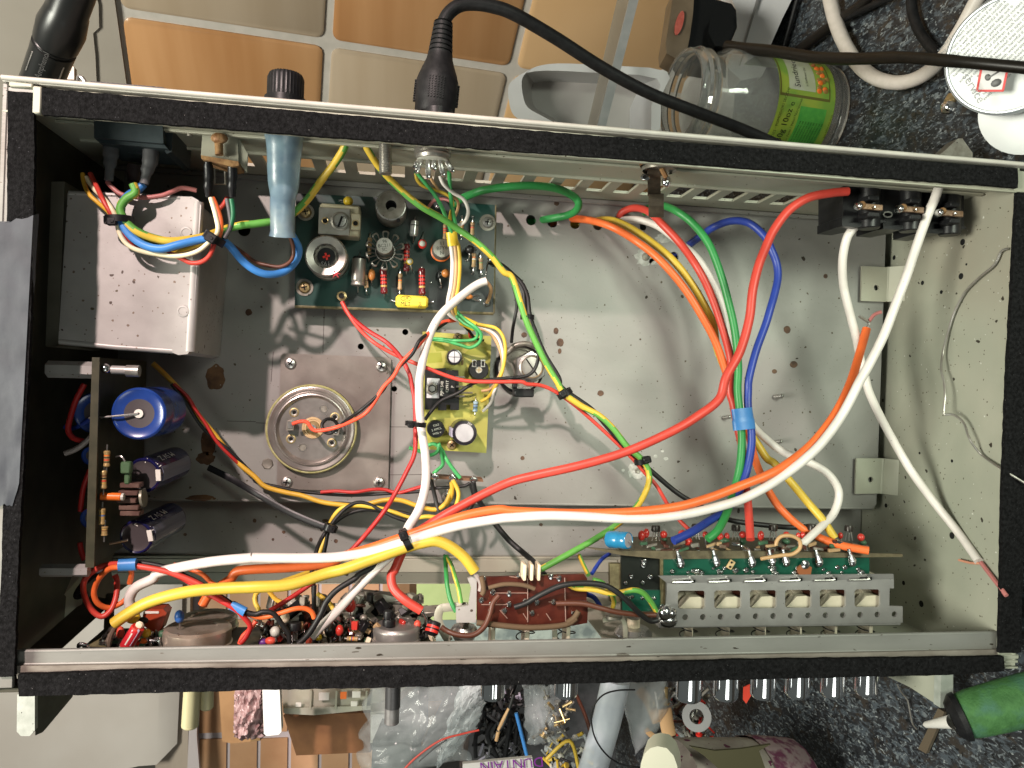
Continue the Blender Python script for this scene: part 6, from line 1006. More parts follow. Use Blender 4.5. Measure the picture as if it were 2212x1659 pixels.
tie(257, 476, 6.4, 50, 22, 5, 'black cable tie round the mains wires, left over the transformer can', (242, 478)); tie(463, 516, 6.2, 40, 26, -30, 'black cable tie at the right edge of the transformer can', (456, 514))
tie(1139, 685, 3.1, 26, 16, 0, 'small black cable tie on the diagonal bundle nearest the green board', (1136, 684)); tie(1220, 850, 3.1, 30, 20, 35, 'small black cable tie in the middle of the diagonal bundle', (1216, 850)); tie(1388, 995, 3.2, 34, 20, 15, 'small black cable tie at the lower end of the diagonal bundle', (1396, 993))
tie(898, 916, 4.4, 40, 16, -5, 'black cable tie joining the white cable and the red wire beside the yellow board', (888, 918)); tie(878, 1165, 6.4, 44, 24, -65, 'large black cable tie where the thick wires cross, lower centre', (872, 1157)); 
tie(714, 1140, 3.4, 24, 20, -20, 'black cable tie with a long untrimmed tail crossing the deck edge', (716, 1142), (T((0,2, 1800,720, 2000,820, 2212,945), (1,2, 300,1115, 640,1255)), [1.4, 2.6, 3.4], .16))
tie(1112, 828, 3.0, 22, 13, 90, 'short black tie round the red wire in front of the slotted bush', (1112, 832))
def band_(uv, z, col, lab, nm, cat, t=.5):
    m = MB(col); top = [P(a_, b_, z) for a_, b_ in uv]; m.prism(top, (0, 0, -t)); return one(nm, m, lab, cat)
btape = mat('tape_blue', (.035, .16, .42), .4, 0, (.05, .20, .48), 1, bump=.05); ysl = mat('sleeve_yellow', (.72, .48, .03), .35, 0, (.80, .56, .05), 1)
def wrap(p0, p1, r0, r1, z0, z1, col, lab, nm, cat, flat=.6):
    m = MB(col); a_, b_ = P(*p0, z0), P(*p1, z1); m.tube([a_, a_.lerp(b_, .33), a_.lerp(b_, .66), b_], 1, col, n=20, rs=[r0 * (CAMH - z0) / F] * 7 + [r1 * (CAMH - z1) / F] * 9, flat=flat, smooth=4); return one(nm, m, lab, cat)
wrap((1602, 882), (1608, 928), 25, 27, 5.0, 5.1, btape, 'band of blue tape round the thick arching wires', 'blue_tape', 'tape', .42)
wrap((257, 1221), (295, 1219), 12.5, 12.5, 6.2, 6.2, btape, 'blue tape sleeve on the red loops at the left end', 'blue_tape', 'tape', .8); wrap((500, 1307), (530, 1322), 10, 10, 6.4, 6.5, btape, 'tilted blue tape sleeve above the rusty potentiometers', 'blue_tape', 'tape', .8)
wrap((975, 501), (979, 531), 12, 12, 3.1, 3.0, ysl, 'upper yellow sleeve on the ribbon of thin wires over the green board', 'yellow_sleeve', 'sleeve', .7); wrap((997, 692), (1027, 706), 11, 11, 2.2, 2.4, ysl, 'lower yellow sleeve tilted above the yellow board', 'yellow_sleeve', 'sleeve', .8)
# ================================================================ KITCHEN BEHIND
tilt = MB()
tw = thing('tiled_wall', 'kitchen wall of orange and beige square tiles with pale grout', '', PW(708, 93), kind='structure')
grout = mat('grout', (.50, .46, .42), .8, 0, (.44, .41, .37), 1, bump=.1)
o = PW(708, 93)
TS = 14.9
m = MB(grout); q = [o + BU * a_ * TS + BV * b_ * TS for a_, b_ in ((-1.07, -4), (6, -4), (6, 16), (-1.07, 16))]; m.prism([p + BN * .12 for p in q], BN * .6); obj('grout', m, tw)
plaster = mat('wall_paint', (.30, .265, .225), .8, 0, (.36, .32, .275), .1, bump=.05)
m = MB(plaster); q = [o + BU * a_ * TS + BV * b_ * TS for a_, b_ in ((-30, -12), (-1.0, -12), (-1.0, 40), (-30, 40))]; m.prism([p - BN * .25 for p in q], BN * .6); obj('plaster', m, tw)
m = MB(plaster); q = [o + BU * a_ * TS + BV * b_ * TS for a_, b_ in ((-1.07, 16), (8, 16), (8, 60), (-1.07, 60))]; m.prism([p + BN * .1 for p in q], BN * .6); obj('plaster', m, tw)
to = mat('tile_orange', (.38, .185, .075), .22, 0, (.50, .275, .13), .14, (.38, .62), 4, stretch=(1.6, .15, .15), coat=.2); tb_ = mat('tile_beige', (.36, .275, .19), .22, 0, (.44, .35, .26), .12, (.38, .62), 4, stretch=(1.6, .15, .15), coat=.2); tp_ = mat('tile_lit_peach', (.50, .30, .14), .22, 0, (.64, .42, .23), .07, (.3, .7), 3, coat=.2)  # peach tile: bright light on the tile is put into its colour
cache = {}
for i in range(-1, 5):
    for j in range(-3, 15):
        kind = tp_ if (i == 1 and j <= 0 and j % 2) else (to if (i + j) % 2 == 0 else tb_)
        if i == 0: kind = to if j % 2 else tb_
        if i == -1: kind = tb_ if j % 2 else to
        if i == 1: kind = tp_ if j == -1 else (tp_ if j % 2 == 0 else tb_)
        cen = o + BU * (i + .5) * TS + BV * (j + .5) * TS
        if kind.name not in cache:
            mm = MB(kind); h = TS / 2 - .33; rr_ = .6; pts = []
            for cx_, cy_, a0 in ((1, 1, 0), (-1, 1, 90), (-1, -1, 180), (1, -1, 270)):
                for k in range(4): an = math.radians(a0 + k * 30); pts.append((cx_ * (h - rr_) + rr_ * math.cos(an), cy_ * (h - rr_) + rr_ * math.sin(an)))
            base = [BU * x + BV * y + BN * .2 for x, y in pts]; top = [BU * (x * .975) + BV * (y * .975) - BN * .12 for x, y in pts]; n_ = len(pts); vs = base + [BU * x + BV * y - BN * .0 for x, y in pts] + top
            fs = [[k, (k + 1) % n_, n_ + (k + 1) % n_, n_ + k] for k in range(n_)] + [[n_ + k, n_ + (k + 1) % n_, 2 * n_ + (k + 1) % n_, 2 * n_ + k] for k in range(n_)] + [list(range(2 * n_, 3 * n_))]; mm.add(vs, fs); cache[kind.name] = mesh_of('tile', mm, V3((0, 0, 0)))
        ob = bpy.data.objects.new('tile', cache[kind.name]); COL.objects.link(ob); ob.parent = tw; ob.location = cen - WL[tw]; WL[ob] = cen
        if i == -1: ob.location = ob.location + BU * .0
# torn edge of paper / plaster left of the tiles
m = MB(mat('torn_edge', (.50, .47, .42), .9)); pts = [(205, -20), (213, 10), (214, 60), (201, 72), (206, 120), (209, 185), (150, 185), (150, -20)]; m.prism([PW(a_, b_, .45) for a_, b_ in pts], BN * .25, plaster); one('plaster_edge', m, 'torn painted edge beside the tiles at the top left', 'plaster edge')
# worktop
ct = mat('worktop_laminate', (.012, .013, .016), .32, 0, (.028, .03, .034), 1.2, (.3, .6), 6)
nt = ct.node_tree; N = nt.nodes; L = nt.links; b = N['Principled BSDF']; tc = N.new('ShaderNodeTexCoord'); src = b.inputs['Base Color'].links[0].from_socket
for (sc_, lo, hi, cc_, st, dd) in ((1.0, .50, .58, (.065, .08, .095), (1, 1.9, 1), 1.6), (2.1, .56, .61, (.15, .172, .186), (1, 1.8, 1), 1.0), (1.0, .56, .62, (.035, .03, .026), (1, 1.2, 1), .8), (3.0, .62, .66, (.30, .33, .34), (1, 1.5, 1), .5), (2.8, .58, .62, (.008, .009, .01), (1, 1.6, 1), .8)):
    mp = N.new('ShaderNodeMapping'); mp.inputs['Scale'].default_value = st; mp.inputs['Location'].default_value = (sc_ * 7, 3, sc_); L.new(tc.outputs['Object'], mp.inputs[0]); n_ = N.new('ShaderNodeTexNoise'); n_.inputs['Scale'].default_value = sc_; n_.inputs['Detail'].default_value = 5; n_.inputs['Distortion'].default_value = dd; n_.inputs['Roughness'].default_value = .6; L.new(mp.outputs[0], n_.inputs[0])
    r = N.new('ShaderNodeValToRGB'); r.color_ramp.elements[0].position = lo; r.color_ramp.elements[1].position = hi; L.new(n_.outputs[0], r.inputs[0]); x = N.new('ShaderNodeMix'); x.data_type = 'RGBA'; L.new(r.outputs[0], x.inputs[0]); L.new(src, x.inputs[6]); x.inputs[7].default_value = (*cc_, 1); src = x.outputs[2]
L.new(src, b.inputs['Base Color'])
j0 = PC(1620, 120); d_ = BN.dot(j0 - CAM) - WALLD; jj = j0 - BN * 0
m = MB(ct); base = CAM + BU * CNTD; pw = base + BN * (WALLD - .1)
cq = [pw - BV * 80, pw + BV * 220, pw + BV * 220 - BN * 62, pw - BV * 80 - BN * 62]
# the worktop: front edge lies 62 cm from the wall
m.prism(cq, BU * 3.0); one('worktop', m, 'black and blue grey speckled kitchen worktop', '', kind='structure')
# floor far below for safety behind the worktop edge
m = MB(mat('floor_vinyl', (.10, .09, .08), .7, 0, (.14, .13, .12), .05)); fq = [CAM + BU * (CNTD + 90) + BN * a_ + BV * b_ for a_, b_ in ((WALLD, -200), (WALLD, 400), (-200, 400), (-200, -200))]; m.prism(fq, BU * 2); one('floor', m, 'floor below the worktop', '', kind='structure')
# ---- glass jar
glassm = mat('jar_glass', (.90, .92, .90), .03, trans=.90, ior=1.45)
jb = PC(1768, 252)
t = thing('glass_jar', 'open empty glass jar with a yellow green food label, standing on the worktop', 'jar', jb)
up = -BU; R_ = 3.45
ob_ = MB(glassm); Hj = (PC(1768, 252) - CAM).length
HS = 1.13
prof_o = [(0, .0), (R_ * .86, 0), (R_ * .98, .12), (R_, .5), (R_, 6.6), (R_ * .97, 7.2), (R_ * .84, 7.9), (R_ * .80, 8.3), (R_ * .82, 8.45), (R_ * .86, 8.55), (R_ * .82, 8.7), (R_ * .82, 8.85), (R_ * .87, 9.0), (R_ * .82, 9.15), (R_ * .83, 9.5), (R_ * .81, 9.62), (R_ * .76, 9.62), (R_ * .74, 9.5), (R_ * .74, 8.3), (R_ * .80, 7.9), (R_ * .92, 7.1), (R_ * .95, 6.6), (R_ * .95, .7), (R_ * .85, .45), (0, .6)]
ob_.lathe(jb, up, [(r_ * (1.07 if h_ > 7.9 else 1), h_ * HS) for r_, h_ in prof_o], 64); obj('glass', ob_, t)
m = MB(mat('label_green', (.31, .40, .05), .4, 0, (.19, .34, .05), .5, (.42, .58), 3)); e1, e2, e3 = frame(up); toc = (CAM - jb); toc = (toc - e3 * toc.dot(e3)).normalized(); sdj = e3.cross(toc)
def jp(an, h, dr=.02): return jb + (toc * math.cos(an) + sdj * math.sin(an)) * (R_ + dr) + e3 * h
def jpatch(a0, a1, h0, h1, mm, dr, n=24):
    vs = []; 
    for k in range(n + 1): an = a0 + (a1 - a0) * k / n; vs += [jp(an, h0, dr), jp(an, h1, dr)]
    m.add(vs, [[2 * k, 2 * k + 2, 2 * k + 3, 2 * k + 1] for k in range(n)], mm)
jpatch(-2.0, 2.2, 1.35, 5.6, None, .02, 48)
sgn = 1 if P(0, 0, 0) is not None and sdj.y > 0 else -1
grn2 = mat('label_darkgreen', (.06, .30, .05), .4, 0, (.10, .38, .06), 2); wht = mat('label_white', (.50, .52, .42), .4, 0, (.42, .46, .3), 1); brn = mat('label_frame', (.12, .11, .02), .5)
jpatch(sgn * .28, sgn * 1.6, 1.75, 5.55, brn, .03); jpatch(sgn * .33, sgn * 1.55, 1.85, 5.45, MATS['label_green'], .04); jpatch(sgn * .42, sgn * 1.3, 2.9, 4.9, wht, .05)
jpatch(-sgn * 1.2, sgn * .14, 1.9, 3.9, grn2, .03)
obj('label', m, t)
m = MB(BK)
def jtext(txt, an, h, size, mm=BK, vert=True):
    c = jp(an, h, .06); nrm = (c - jb - e3 * h).normalized(); tang = e3.cross(nrm) * 1
    if (tang.dot(Y3) < 0): tang = -tang
    ex, ey = (tang, -e3 * 1) if vert else (e3, tang)
    ey = nrm.cross(ex); m.text(txt, c, ex, ey, size, mm, .01)
jtext('280g 10oz e', -sgn * .22, 4.75, .60); jtext('TOMATOES - POMODORI SECCHI', -sgn * .16, 5.3, .27); jtext('Nutrition Facts / Valori Nutrizionali', -sgn * .22, 4.2, .24)
for k in range(9): jtext('energy fat carbohydrate salt', -sgn * (.38), 3.75 - k * .21, .17)
jtext('Sundried', sgn * .75, 4.35, .62); jtext('in Sunflower Oil', sgn * .70, 3.6, .22); jtext('best before end see lid', -sgn * .15, 1.5, .16)
obj('label_print', m, t)
m = MB(mat('label_tomato', (.35, .10, .03), .4, 0, (.20, .22, .05), 3))
for k in range(16): m.ball(jp(sgn * random.uniform(.45, 1.25), random.uniform(1.95, 2.7), .0), .22, None if k % 3 else OR, 8, (1, 1, .6), toc)
obj('label_picture', m, t)
# ---- white tub lying behind the back panel
tub = mat('tub_white', (.45, .45, .46), .4, 0, (.50, .50, .51), .3); tubi = mat('tub_inside_shade', (.30, .285, .275), .45, 0, (.36, .34, .33), .2)  # tub inside: same plastic, its shade put into the grey
mo = [(1196, 264), (1170, 250), (1140, 232), (1130, 208), (1127, 175), (1136, 158), (1158, 144), (1205, 137), (1300, 141), (1440, 154), (1428, 210), (1415, 300), (1300, 330), (1200, 320)]
m = MB(tub); dz = 16; mo = [(p.x, p.y) for p in catmull([V3((a_, b_, 0)) for a_, b_ in mo + mo[:1]], 3)][:-1]; fr_ = [PD(a_, b_, 50) for a_, b_ in mo]; cen = sum(fr_, V3()) / len(fr_); bk = [p + V3((.3, .8, -2.6)) + (cen - p) * .22 for p in fr_]; ou = [cen + (p - cen) * 1.03 + V3((-.75, -.55, -.15)) for p in fr_]; obk = [p + V3((.3, .8, -3.2)) + (cen - p) * .22 for p in ou]
n_ = len(mo); vs = fr_ + bk + ou + obk; m.add(vs, [[k, (k + 1) % n_, n_ + (k + 1) % n_, n_ + k] for k in range(n_)] + [list(range(n_, 2 * n_))], tubi); m.add(vs, [[2 * n_ + k, 2 * n_ + (k + 1) % n_, 3 * n_ + (k + 1) % n_, 3 * n_ + k] for k in range(n_)] + [[k, (k + 1) % n_, 2 * n_ + (k + 1) % n_, 2 * n_ + k] for k in range(n_)] + [list(range(3 * n_, 4 * n_))], tub)
one('plastic_tub', m, 'white plastic tub with its inside shaded grey, behind the back panel left of the jar', 'tub')
m = MB(mat('strip_aluminium', (.34, .36, .37), .4, .5, (.42, .43, .44), 1)); a0 = [PD(u, v, d) for u, v, d in ((1362, -10, 47), (1382, -10, 47), (1302, 300, 44), (1283, 300, 44))]; m.prism(a0, (.1, .2, -.5)); one('metal_strip', m, 'thin grey aluminium strip leaning across the white tub', 'metal strip')
m = MB(mat('shadow_film', (.33, .30, .25), .3, alpha=.55)); a0 = [PD(u, v, d) for u, v, d in ((1335, -10, 49), (1362, -10, 49), (1283, 300, 46), (1262, 300, 46))]; m.prism(a0, (.05, .1, -.12)); one('strip_shadow', m, 'see-through grey sheet painting the shadow beside the aluminium strip', 'painted shadow')  # translucent sheet standing in for the shadow next to the metal strip
# ---- moulded mains plug, power strip and cords
t = thing('mains_plug', 'black moulded mains plug with an oval red mark, in the white power strip', 'plug', PD(1530, 80, 55))
gp_ = mat('plug_gloss', (.006, .006, .006), .15, coat=.5); bp_ = mat('plug_brown', (.16, .12, .08), .4, 0, (.11, .08, .05), .5)
def pris(uv, dist, ext, mm): return MB(mm).prism([PD(a_, b_, dist) for a_, b_ in uv], ext)
obj('cover', pris([(1455, -20), (1500, -20), (1497, 30), (1490, 80), (1480, 130), (1462, 128), (1440, 115), (1438, 95), (1445, 50)], 53, (.5, .3, -3), bp_), t)
m = pris([(1500, -10), (1550, 0), (1580, 8), (1590, 22), (1592, 60), (1575, 100), (1556, 140), (1530, 138), (1490, 128), (1466, 115), (1478, 60)], 53.5, (.5, .3, -3), gp_); m.prism([PD(a_, b_, 52.6) for a_, b_ in ((1535, 40), (1580, 30), (1588, 60), (1570, 98), (1545, 100), (1530, 70))], (.2, .1, -1), gp_); obj('body', m, t)
m = MB(mat('mark_red', (.50, .12, .09), .5, 0, (.42, .08, .06), 4)); cc = [PD(1468 + 9 * math.cos(k * .5) - 5 * math.sin(k * .5), 49 + 6 * math.cos(k * .5) * -.6 + 26 * math.sin(k * .5), 52.8) for k in range(13)]; m.prism(cc, (0, 0, -.1)); obj('red_mark', m, t)
pst = mat('strip_white', (.66, .66, .68), .3, 0, (.72, .72, .74), .3)
m = pris([(1572, -20), (1720, -20), (1690, 40), (1655, 120), (1640, 160), (1600, 170), (1560, 140), (1592, 60), (1590, 20)], 57, (1, 1, -5), pst); m.prism([PD(a_, b_, 56.7) for a_, b_ in ((1640, -20), (1645, -20), (1600, 130), (1597, 130))], (0, 0, -.1), mat('seam_grey', (.2, .2, .2))); one('power_strip', m, 'white plastic power strip behind the black mains plug', 'power strip')
def cord(lab, pts, rpx, mm, nm='cable', cat='cable', n=14):
    m = MB(mm); pp = [PD(u, v, d) for u, v, d in pts]; m.tube(pp, 1, mm, n=n, smooth=6, rs=[rpx * pts[min(i // 6, len(pts) - 1)][2] / F for i in range((len(pts) - 1) * 6 + 1)]); return one(nm, m, lab, cat)
cord('brown black mains cord running right across the jar top to the tin', [(1570, 100, 52), (1600, 104, 51), (1680, 112, 48.5), (1760, 124, 46), (1850, 127, 43), (1950, 124, 39.5), (2080, 134, 36.5), (2230, 148, 34.5)], 12.5, mat('cord_black', (.006, .005, .004), .4, 0, (.010, .008, .006), 3, spec=.35))
wcb = mat('cord_white', (.66, .60, .56), .45, 0, (.60, .55, .50), 2)
def PCc(u, v, h): return (u, v, (PC(u, v, h) - CAM).length / ray(u, v).length)
cord('thick white cable looping over the worktop between the jar and the tin', [PCc(u, v, 1.0) for u, v in ((1790, -15), (1803, 40), (1822, 90), (1850, 135), (1885, 165), (1925, 178), (1965, 175), (2005, 155), (2040, 120), (2075, 65), (2110, 0), (2130, -30))], 15, wcb)
cord('black flex behind the white loop, running up right', [PCc(u, v, .6) for u, v in ((1715, 112), (1760, 80), (1830, 38), (1900, 5), (1960, -20))], 7, rubber); cord('black flex beside the power strip', [PCc(u, v, .5) for u, v in ((1690, 112), (1705, 60), (1722, 0), (1730, -20))], 5, rubber)
cord('black twin flex running down to the tin', [PCc(u, v, .6) for u, v in ((1968, -10), (1972, 30), (1990, 75), (2030, 125), (2060, 165), (2080, 190))], 11, rubber); cord('broad black flex near the power strip', [PCc(u, v, .6) for u, v in ((1730, 105), (1790, 60), (1850, 18), (1890, -20))], 11, mat('flex_brown', (.008, .006, .005), .5))
# ---- white tin with printed label
t = thing('solder_tin', 'round white tin lid with small grey print, red diamond sign and handwriting, top right', 'tin', PC(2160, 120, 4))
tm = mat('tin_white', (.54, .56, .56), .35, 0, (.58, .60, .60), .5); edge = mat('tin_edge', (.42, .45, .47), .35, .3)
c = PD(2178, 118, 37); nrm = (CAM - c).normalized() + V3((-.25, .05, 0)); nrm.normalize(); rad = 122 * 37 / F
m = MB(edge); m.lathe(c, nrm, [(rad * 1.02, -1.6), (rad * 1.02, -.05), (rad * .98, .08), (rad * .955, .08), (rad * .94, .0), (0, .0)], 64, [edge, edge, edge, edge, tm]); obj('tin_body', m, t)
dx = V3((.80, .60, 0)); dx = (dx - nrm * dx.dot(nrm)).normalized(); dy = nrm.cross(dx); ink = mat('ink_grey', (.16, .17, .18), .6); m = MB(ink)
words = ['harmful if swallowed or inhaled', 'keep out of reach of children', 'avoid contact with skin and eyes', 'use only in a well ventilated area', 'wash hands after use', 'if in eyes rinse with water', 'consult a doctor if irritation persists']
for k in range(17): m.text(words[k % 7] + ' ' + words[(k + 3) % 7][:9 + (k * 5) % 12], c + dy * (2.6 - k * .21) + dx * (-.1 + .05 * (k % 3)), dx, dy, .20, ink, .015)
obj('print', m, t)
redp = mat('print_red', (.62, .03, .03), .5); m = MB(redp); q0 = PD(2144, 172, 36.9); s1 = (X3 - nrm * nrm.x).normalized(); s2 = nrm.cross(s1); d1 = (s1 * .97 + s2 * .1).normalized(); d2 = nrm.cross(d1)
for a_, b_, c_, e_ in ((0, .5, .58, .05), (0, -.5, .58, .05), (.55, 0, .05, .5), (-.55, 0, .05, .5)): m.box(q0 + d1 * a_ + d2 * b_ + nrm * .1, (c_, e_, .01), redp, .003, (d1, d2, nrm))
m.box(q0 + nrm * .08, (.52, .46, .01), mat('print_pale', (.62, .60, .60), .5), .003, (d1, d2, nrm)); m.ball(q0 + d1 * .2 - d2 * .15 + nrm * .1, .24, BK, 10, (.8, 1, .1), nrm); m.ball(q0 - d1 * .2 + d2 * .1 + nrm * .1, .17, BK, 10, (1, .8, .1), nrm); m.box(q0 + d2 * .2 + nrm * .11, (.3, .04, .01), BK, .003, ((d1 + d2 * .7).normalized(), (d2 - d1 * .7).normalized(), nrm)); obj('hazard_sign', m, t)
m = MB(redp); q1 = PD(2222, 196, 36.9); f1 = (d1 * .72 - d2 * .70).normalized(); f2 = nrm.cross(f1); m.box(q1 + nrm * .08, (1.5, .42, .01), redp, .003, (f1, f2, nrm)); m.text('DANGER', q1 + nrm * .09, f1, f2, .7, tm, .02); obj('danger_print', m, t)
m = MB(mat('ink_pencil', (.30, .31, .32), .7)); m.text('service', PD(2104, 190, 36.9) + nrm * .05, (d1 * .6 - d2 * .8), (d1 * .8 + d2 * .6), .55, None, .02); obj('handwriting', m, t)
m = MB(edge); m.lathe(PD(2222, 235, 38.3), nrm, [(2.2, -1), (2.2, 0), (0, 0)], 40, [edge, tm]); one('white_disc', m, 'second white lid peeping out below the round tin at the right edge', 'disc')
m = MB(chrome); m.ball(PD(2048, 232, 40), .38, chrome, 14); m.cyl(PD(2050, 222, 40), PD(2058, 208, 40), .28, m=brass); one('ball_stud', m, 'small shiny ball ended stud beside the round tin', 'stud')
# ---- green gripped tool at the right, brass offcut, wire scrap, red scrap
t = thing('green_tool', 'tool with a green textured grip and a white cone tip, lying at the lower right', 'tool', PC(2100, 1560, 2))
gg = mat('grip_green', (.035, .115, .03), .75, 0, (.06, .17, .05), 2, bump=.8, bs=9, col3=(.05, .14, .09)); a_ = PD(2075, 1548, 38.5); b_ = PD(2260, 1500, 37.5); ax = (b_ - a_).normalized(); r = 50 * 38 / F
m = MB(gg); m.lathe(a_ - ax * .25, ax, [(0, 0), (r * .6, 0), (r * .92, .3), (r * 1.0, .9), (r * 1.04, 2.2), (r * 1.06, 3.4), (r * 1.05, 6), (0, 6)], 44); obj('grip', m, t)
m = MB(rubber); m.lathe(a_ - ax * .45, ax, [(0, .0), (r * .7, -.02), (r * 1.0, .3), (r * 1.03, .55), (r * .9, .6)], 40); obj('collar', m, t)
m = MB(mat('tip_white', (.70, .68, .64), .5)); tA = PD(2048, 1560, 38.5); tB = PD(1996, 1566, 40); m.lathe(tA, tB - tA, [(15 * 38 / F, -.3), (13.5 * 38 / F, 0), (7 * 38 / F, (tB - tA).length * .9), (3 * 38 / F, (tB - tA).length), (0, (tB - tA).length)], 24); obj('tip', m, t)
m = MB(brass); m.prism([PC(u, v, .3) for u, v in ((2026, 1530), (2040, 1538), (2000, 1628), (1983, 1618))], BU * .2); m.bb; one('metal_offcut', MB(mat('offcut_bronze', (.17, .135, .095), .4, .4)).add(m.v, m.f), 'dull bronze metal offcut on the worktop beside the green tool', 'offcut')
m = MB(tin); m.tube([PC(u, v, .3) for u, v in ((1938, 1478), (1947, 1495), (1960, 1512), (1966, 1540), (1971, 1562), (1981, 1576))], .045, tin, n=8); one('wire_scrap', m, 'thin bright wire scrap on the worktop by the lower right bracket', 'wire scrap')
m = MB(mat('scrap_red', (.62, .05, .025), .5)); m.prism([PD(u, v, 44) for u, v in ((1607, 1485), (1622, 1478), (1626, 1497), (1612, 1520), (1606, 1512))], (0, 0, -.08)); one('red_scrap', m, 'small red plastic scrap between the second and third chrome knobs', 'scrap')
one('jar_backing', MB(mat('backing_white', (.55, .53, .51), .6, 0, (.46, .44, .42), .5)).prism([PD(u, v, 66) for u, v in ((1415, 140), (1660, 120), (1690, 340), (1400, 340))], (.3, .3, -2)), 'pale block added behind the jar to lighten its glass', 'packet')  # added block behind the jar, makes the glass look paler
# ---- bottom clutter
t = thing('cardboard_roll', 'cardboard roll with torn purple marked paper and a cream cup end, bottom centre right', 'roll', PD(1560, 1640, 48))
crd = mat('torn_paper', (.42, .38, .33), .7, 0, (.34, .29, .26), 1.0, bump=.3, speck=[(1.2, .35, (.13, .03, .07)), (3, .2, (.2, .12, .12))]); crd2 = mat('paper_purple', (.40, .29, .30), .7, 0, (.18, .05, .10), 1.5, (.45, .6), 6, bump=.3); cupm = mat('cup_cream', (.62, .60, .48), .4)
a_ = PD(1455, 1705, 46); b_ = PD(1735, 1695, 50); ax = (b_ - a_); r = 100 * 47 / F; vs = []
m = MB(crd); m.lathe(a_, ax, [(r * .98, 0), (r, .4), (r * 1.0, ax.length * .5), (r * .97, ax.length * .8)], 60, star=lambda k: 1 + .02 * NZ.noise(V3((k * .5, 0, 0)))); obj('paper', m, t)
m = MB(crd2); m.lathe(a_ + ax * .55, ax, [(r * 1.04, 0), (r * 1.05, ax.length * .1), (r * 1.0, ax.length * .33), (r * .8, ax.length * .40), (r * .5, ax.length * .43), (0, ax.length * .44)], 60, star=lambda k: 1 + .03 * NZ.noise(V3((k * .6, 2, 0)))); obj('torn_layer', m, t)
m = MB(mat('roll_hollow', (.05, .045, .02), .8)); tor = [(1490, 1612), (1545, 1622), (1600, 1618), (1665, 1608), (1640, 1622), (1655, 1665), (1560, 1668), (1520, 1632)]; m.prism([PD(a2, b2, 43.6 + abs(a2 - 1580) * .002) for a2, b2 in tor], (0, 0, -.15)); obj('hollow', m, t)
m = MB(cupm); e_ = [(1382, 1680), (1384, 1650), (1392, 1628), (1405, 1616), (1420, 1612), (1440, 1616), (1455, 1632), (1463, 1655), (1466, 1680)]; m.prism([PD(a2, b2, 43.2) for a2, b2 in e_], (.6, .2, -1.2)); obj('cup_end', m, t)
def pillow(uv4, dist, thick, mm, amp, freq, seed, n=22, m2=None, pinch=.0):
    q = [PD(a_, b_, d) for (a_, b_), d in zip(uv4, dist)]; m = MB(mm); nn = (q[1] - q[0]).cross(q[3] - q[0]).normalized()
    if nn.dot(CAM - q[0]) < 0: nn = -nn
    for sgn_ in (1, -1):
        vs = []
        for i in range(n + 1):
            for j in range(n + 1):
                s_, t_ = i / n, j / n; p = q[0].lerp(q[1], s_).lerp(q[3].lerp(q[2], s_), t_); e = (4 * s_ * (1 - s_)) ** .5 * (4 * t_ * (1 - t_)) ** .5
                w_ = V3((s_ * freq, t_ * freq, seed)); nv = NZ.noise(w_) + .6 * abs(NZ.noise(w_ * 2.3)) + .10 * NZ.noise(w_ * 5)
                p = p + nn * (sgn_ * thick * e * .5 + amp * nv * (e * .8 + .2)); ed = (1 - e) * .25 * amp; p = p + V3((NZ.noise(w_ * 3 + V3((9, 0, 0))), NZ.noise(w_ * 3 + V3((0, 9, 0))), 0)) * ed * 3
                vs.append(p)
        m.add(vs, [[i * (n + 1) + j, i * (n + 1) + j + 1, (i + 1) * (n + 1) + j + 1, (i + 1) * (n + 1) + j] for i in range(n) for j in range(n)])
    return m
bag = mat('bag_clear', (.40, .43, .45), .10, 0, (.52, .55, .57), 1.0, alpha=.24, ior=1.4); bag2 = mat('bag_milky', (.48, .52, .54), .25, 0, (.58, .62, .64), .8, alpha=.42, ior=1.4)
one('plastic_bag', pillow([(800, 1470), (1030, 1470), (1010, 1640), (775, 1668)], (62, 60, 62, 64), 4, bag, 1.2, 2.2, 3, 44), 'crumpled clear plastic bag below the grey shaft', 'bag')
one('plastic_bag', pillow([(1000, 1475), (1045, 1480), (1035, 1560), (940, 1668)], (58, 57, 58, 60), 2, bag2, .8, 4, 8, 26), 'folded flap of clear plastic bag with the red wire across it', 'bag')
scm = MB(brass)
def bits(n_, u0, u1, v0, v1, d, mats, seed):
    random.seed(seed); m = MB(mats[0])
    for k in range(n_):
        u, v = random.uniform(u0, u1), random.uniform(v0, v1); p = PD(u, v, d + random.uniform(-1, 1)); q = p + V3((random.uniform(-1, 1), random.uniform(-1, 1), random.uniform(-.4, .4))).normalized() * random.uniform(.4, 1.3); mm = random.choice(mats)
        m.cyl(p, q, random.uniform(.06, .14), n=8, m=mm); 
        if k % 2: m.cyl(p, p + (p - q).normalized() * .15, .24, n=10, m=mm)
    return m
one('screws_in_bag', bits(26, 1395, 1440, 1482, 1530, 55, [tin, silver, brass, tin], 3), 'loose machine screws inside the milky zip bag', 'screws', kind='stuff'); one('screws_in_bag', bits(26, 1165, 1225, 1500, 1590, 56, [tin, brass, silver], 5), 'loose small screws inside the left zip bag', 'screws', kind='stuff')
one('zip_bag', pillow([(1335, 1470), (1440, 1470), (1455, 1530), (1372, 1632)], (54, 54, 55, 56), 2.2, bag2, .22, 2, 5, 30), 'milky zip bag of screws and brown offcuts hanging below the front edge', 'bag')
one('zip_bag', pillow([(1130, 1480), (1200, 1480), (1216, 1595), (1144, 1610)], (57, 56, 56, 58), 2, bag, .6, 3, 6, 24), 'clear zip bag of small screws under the ribbed knobs', 'bag')
m = MB(mat('offcut_tan', (.55, .33, .17), .6)); 
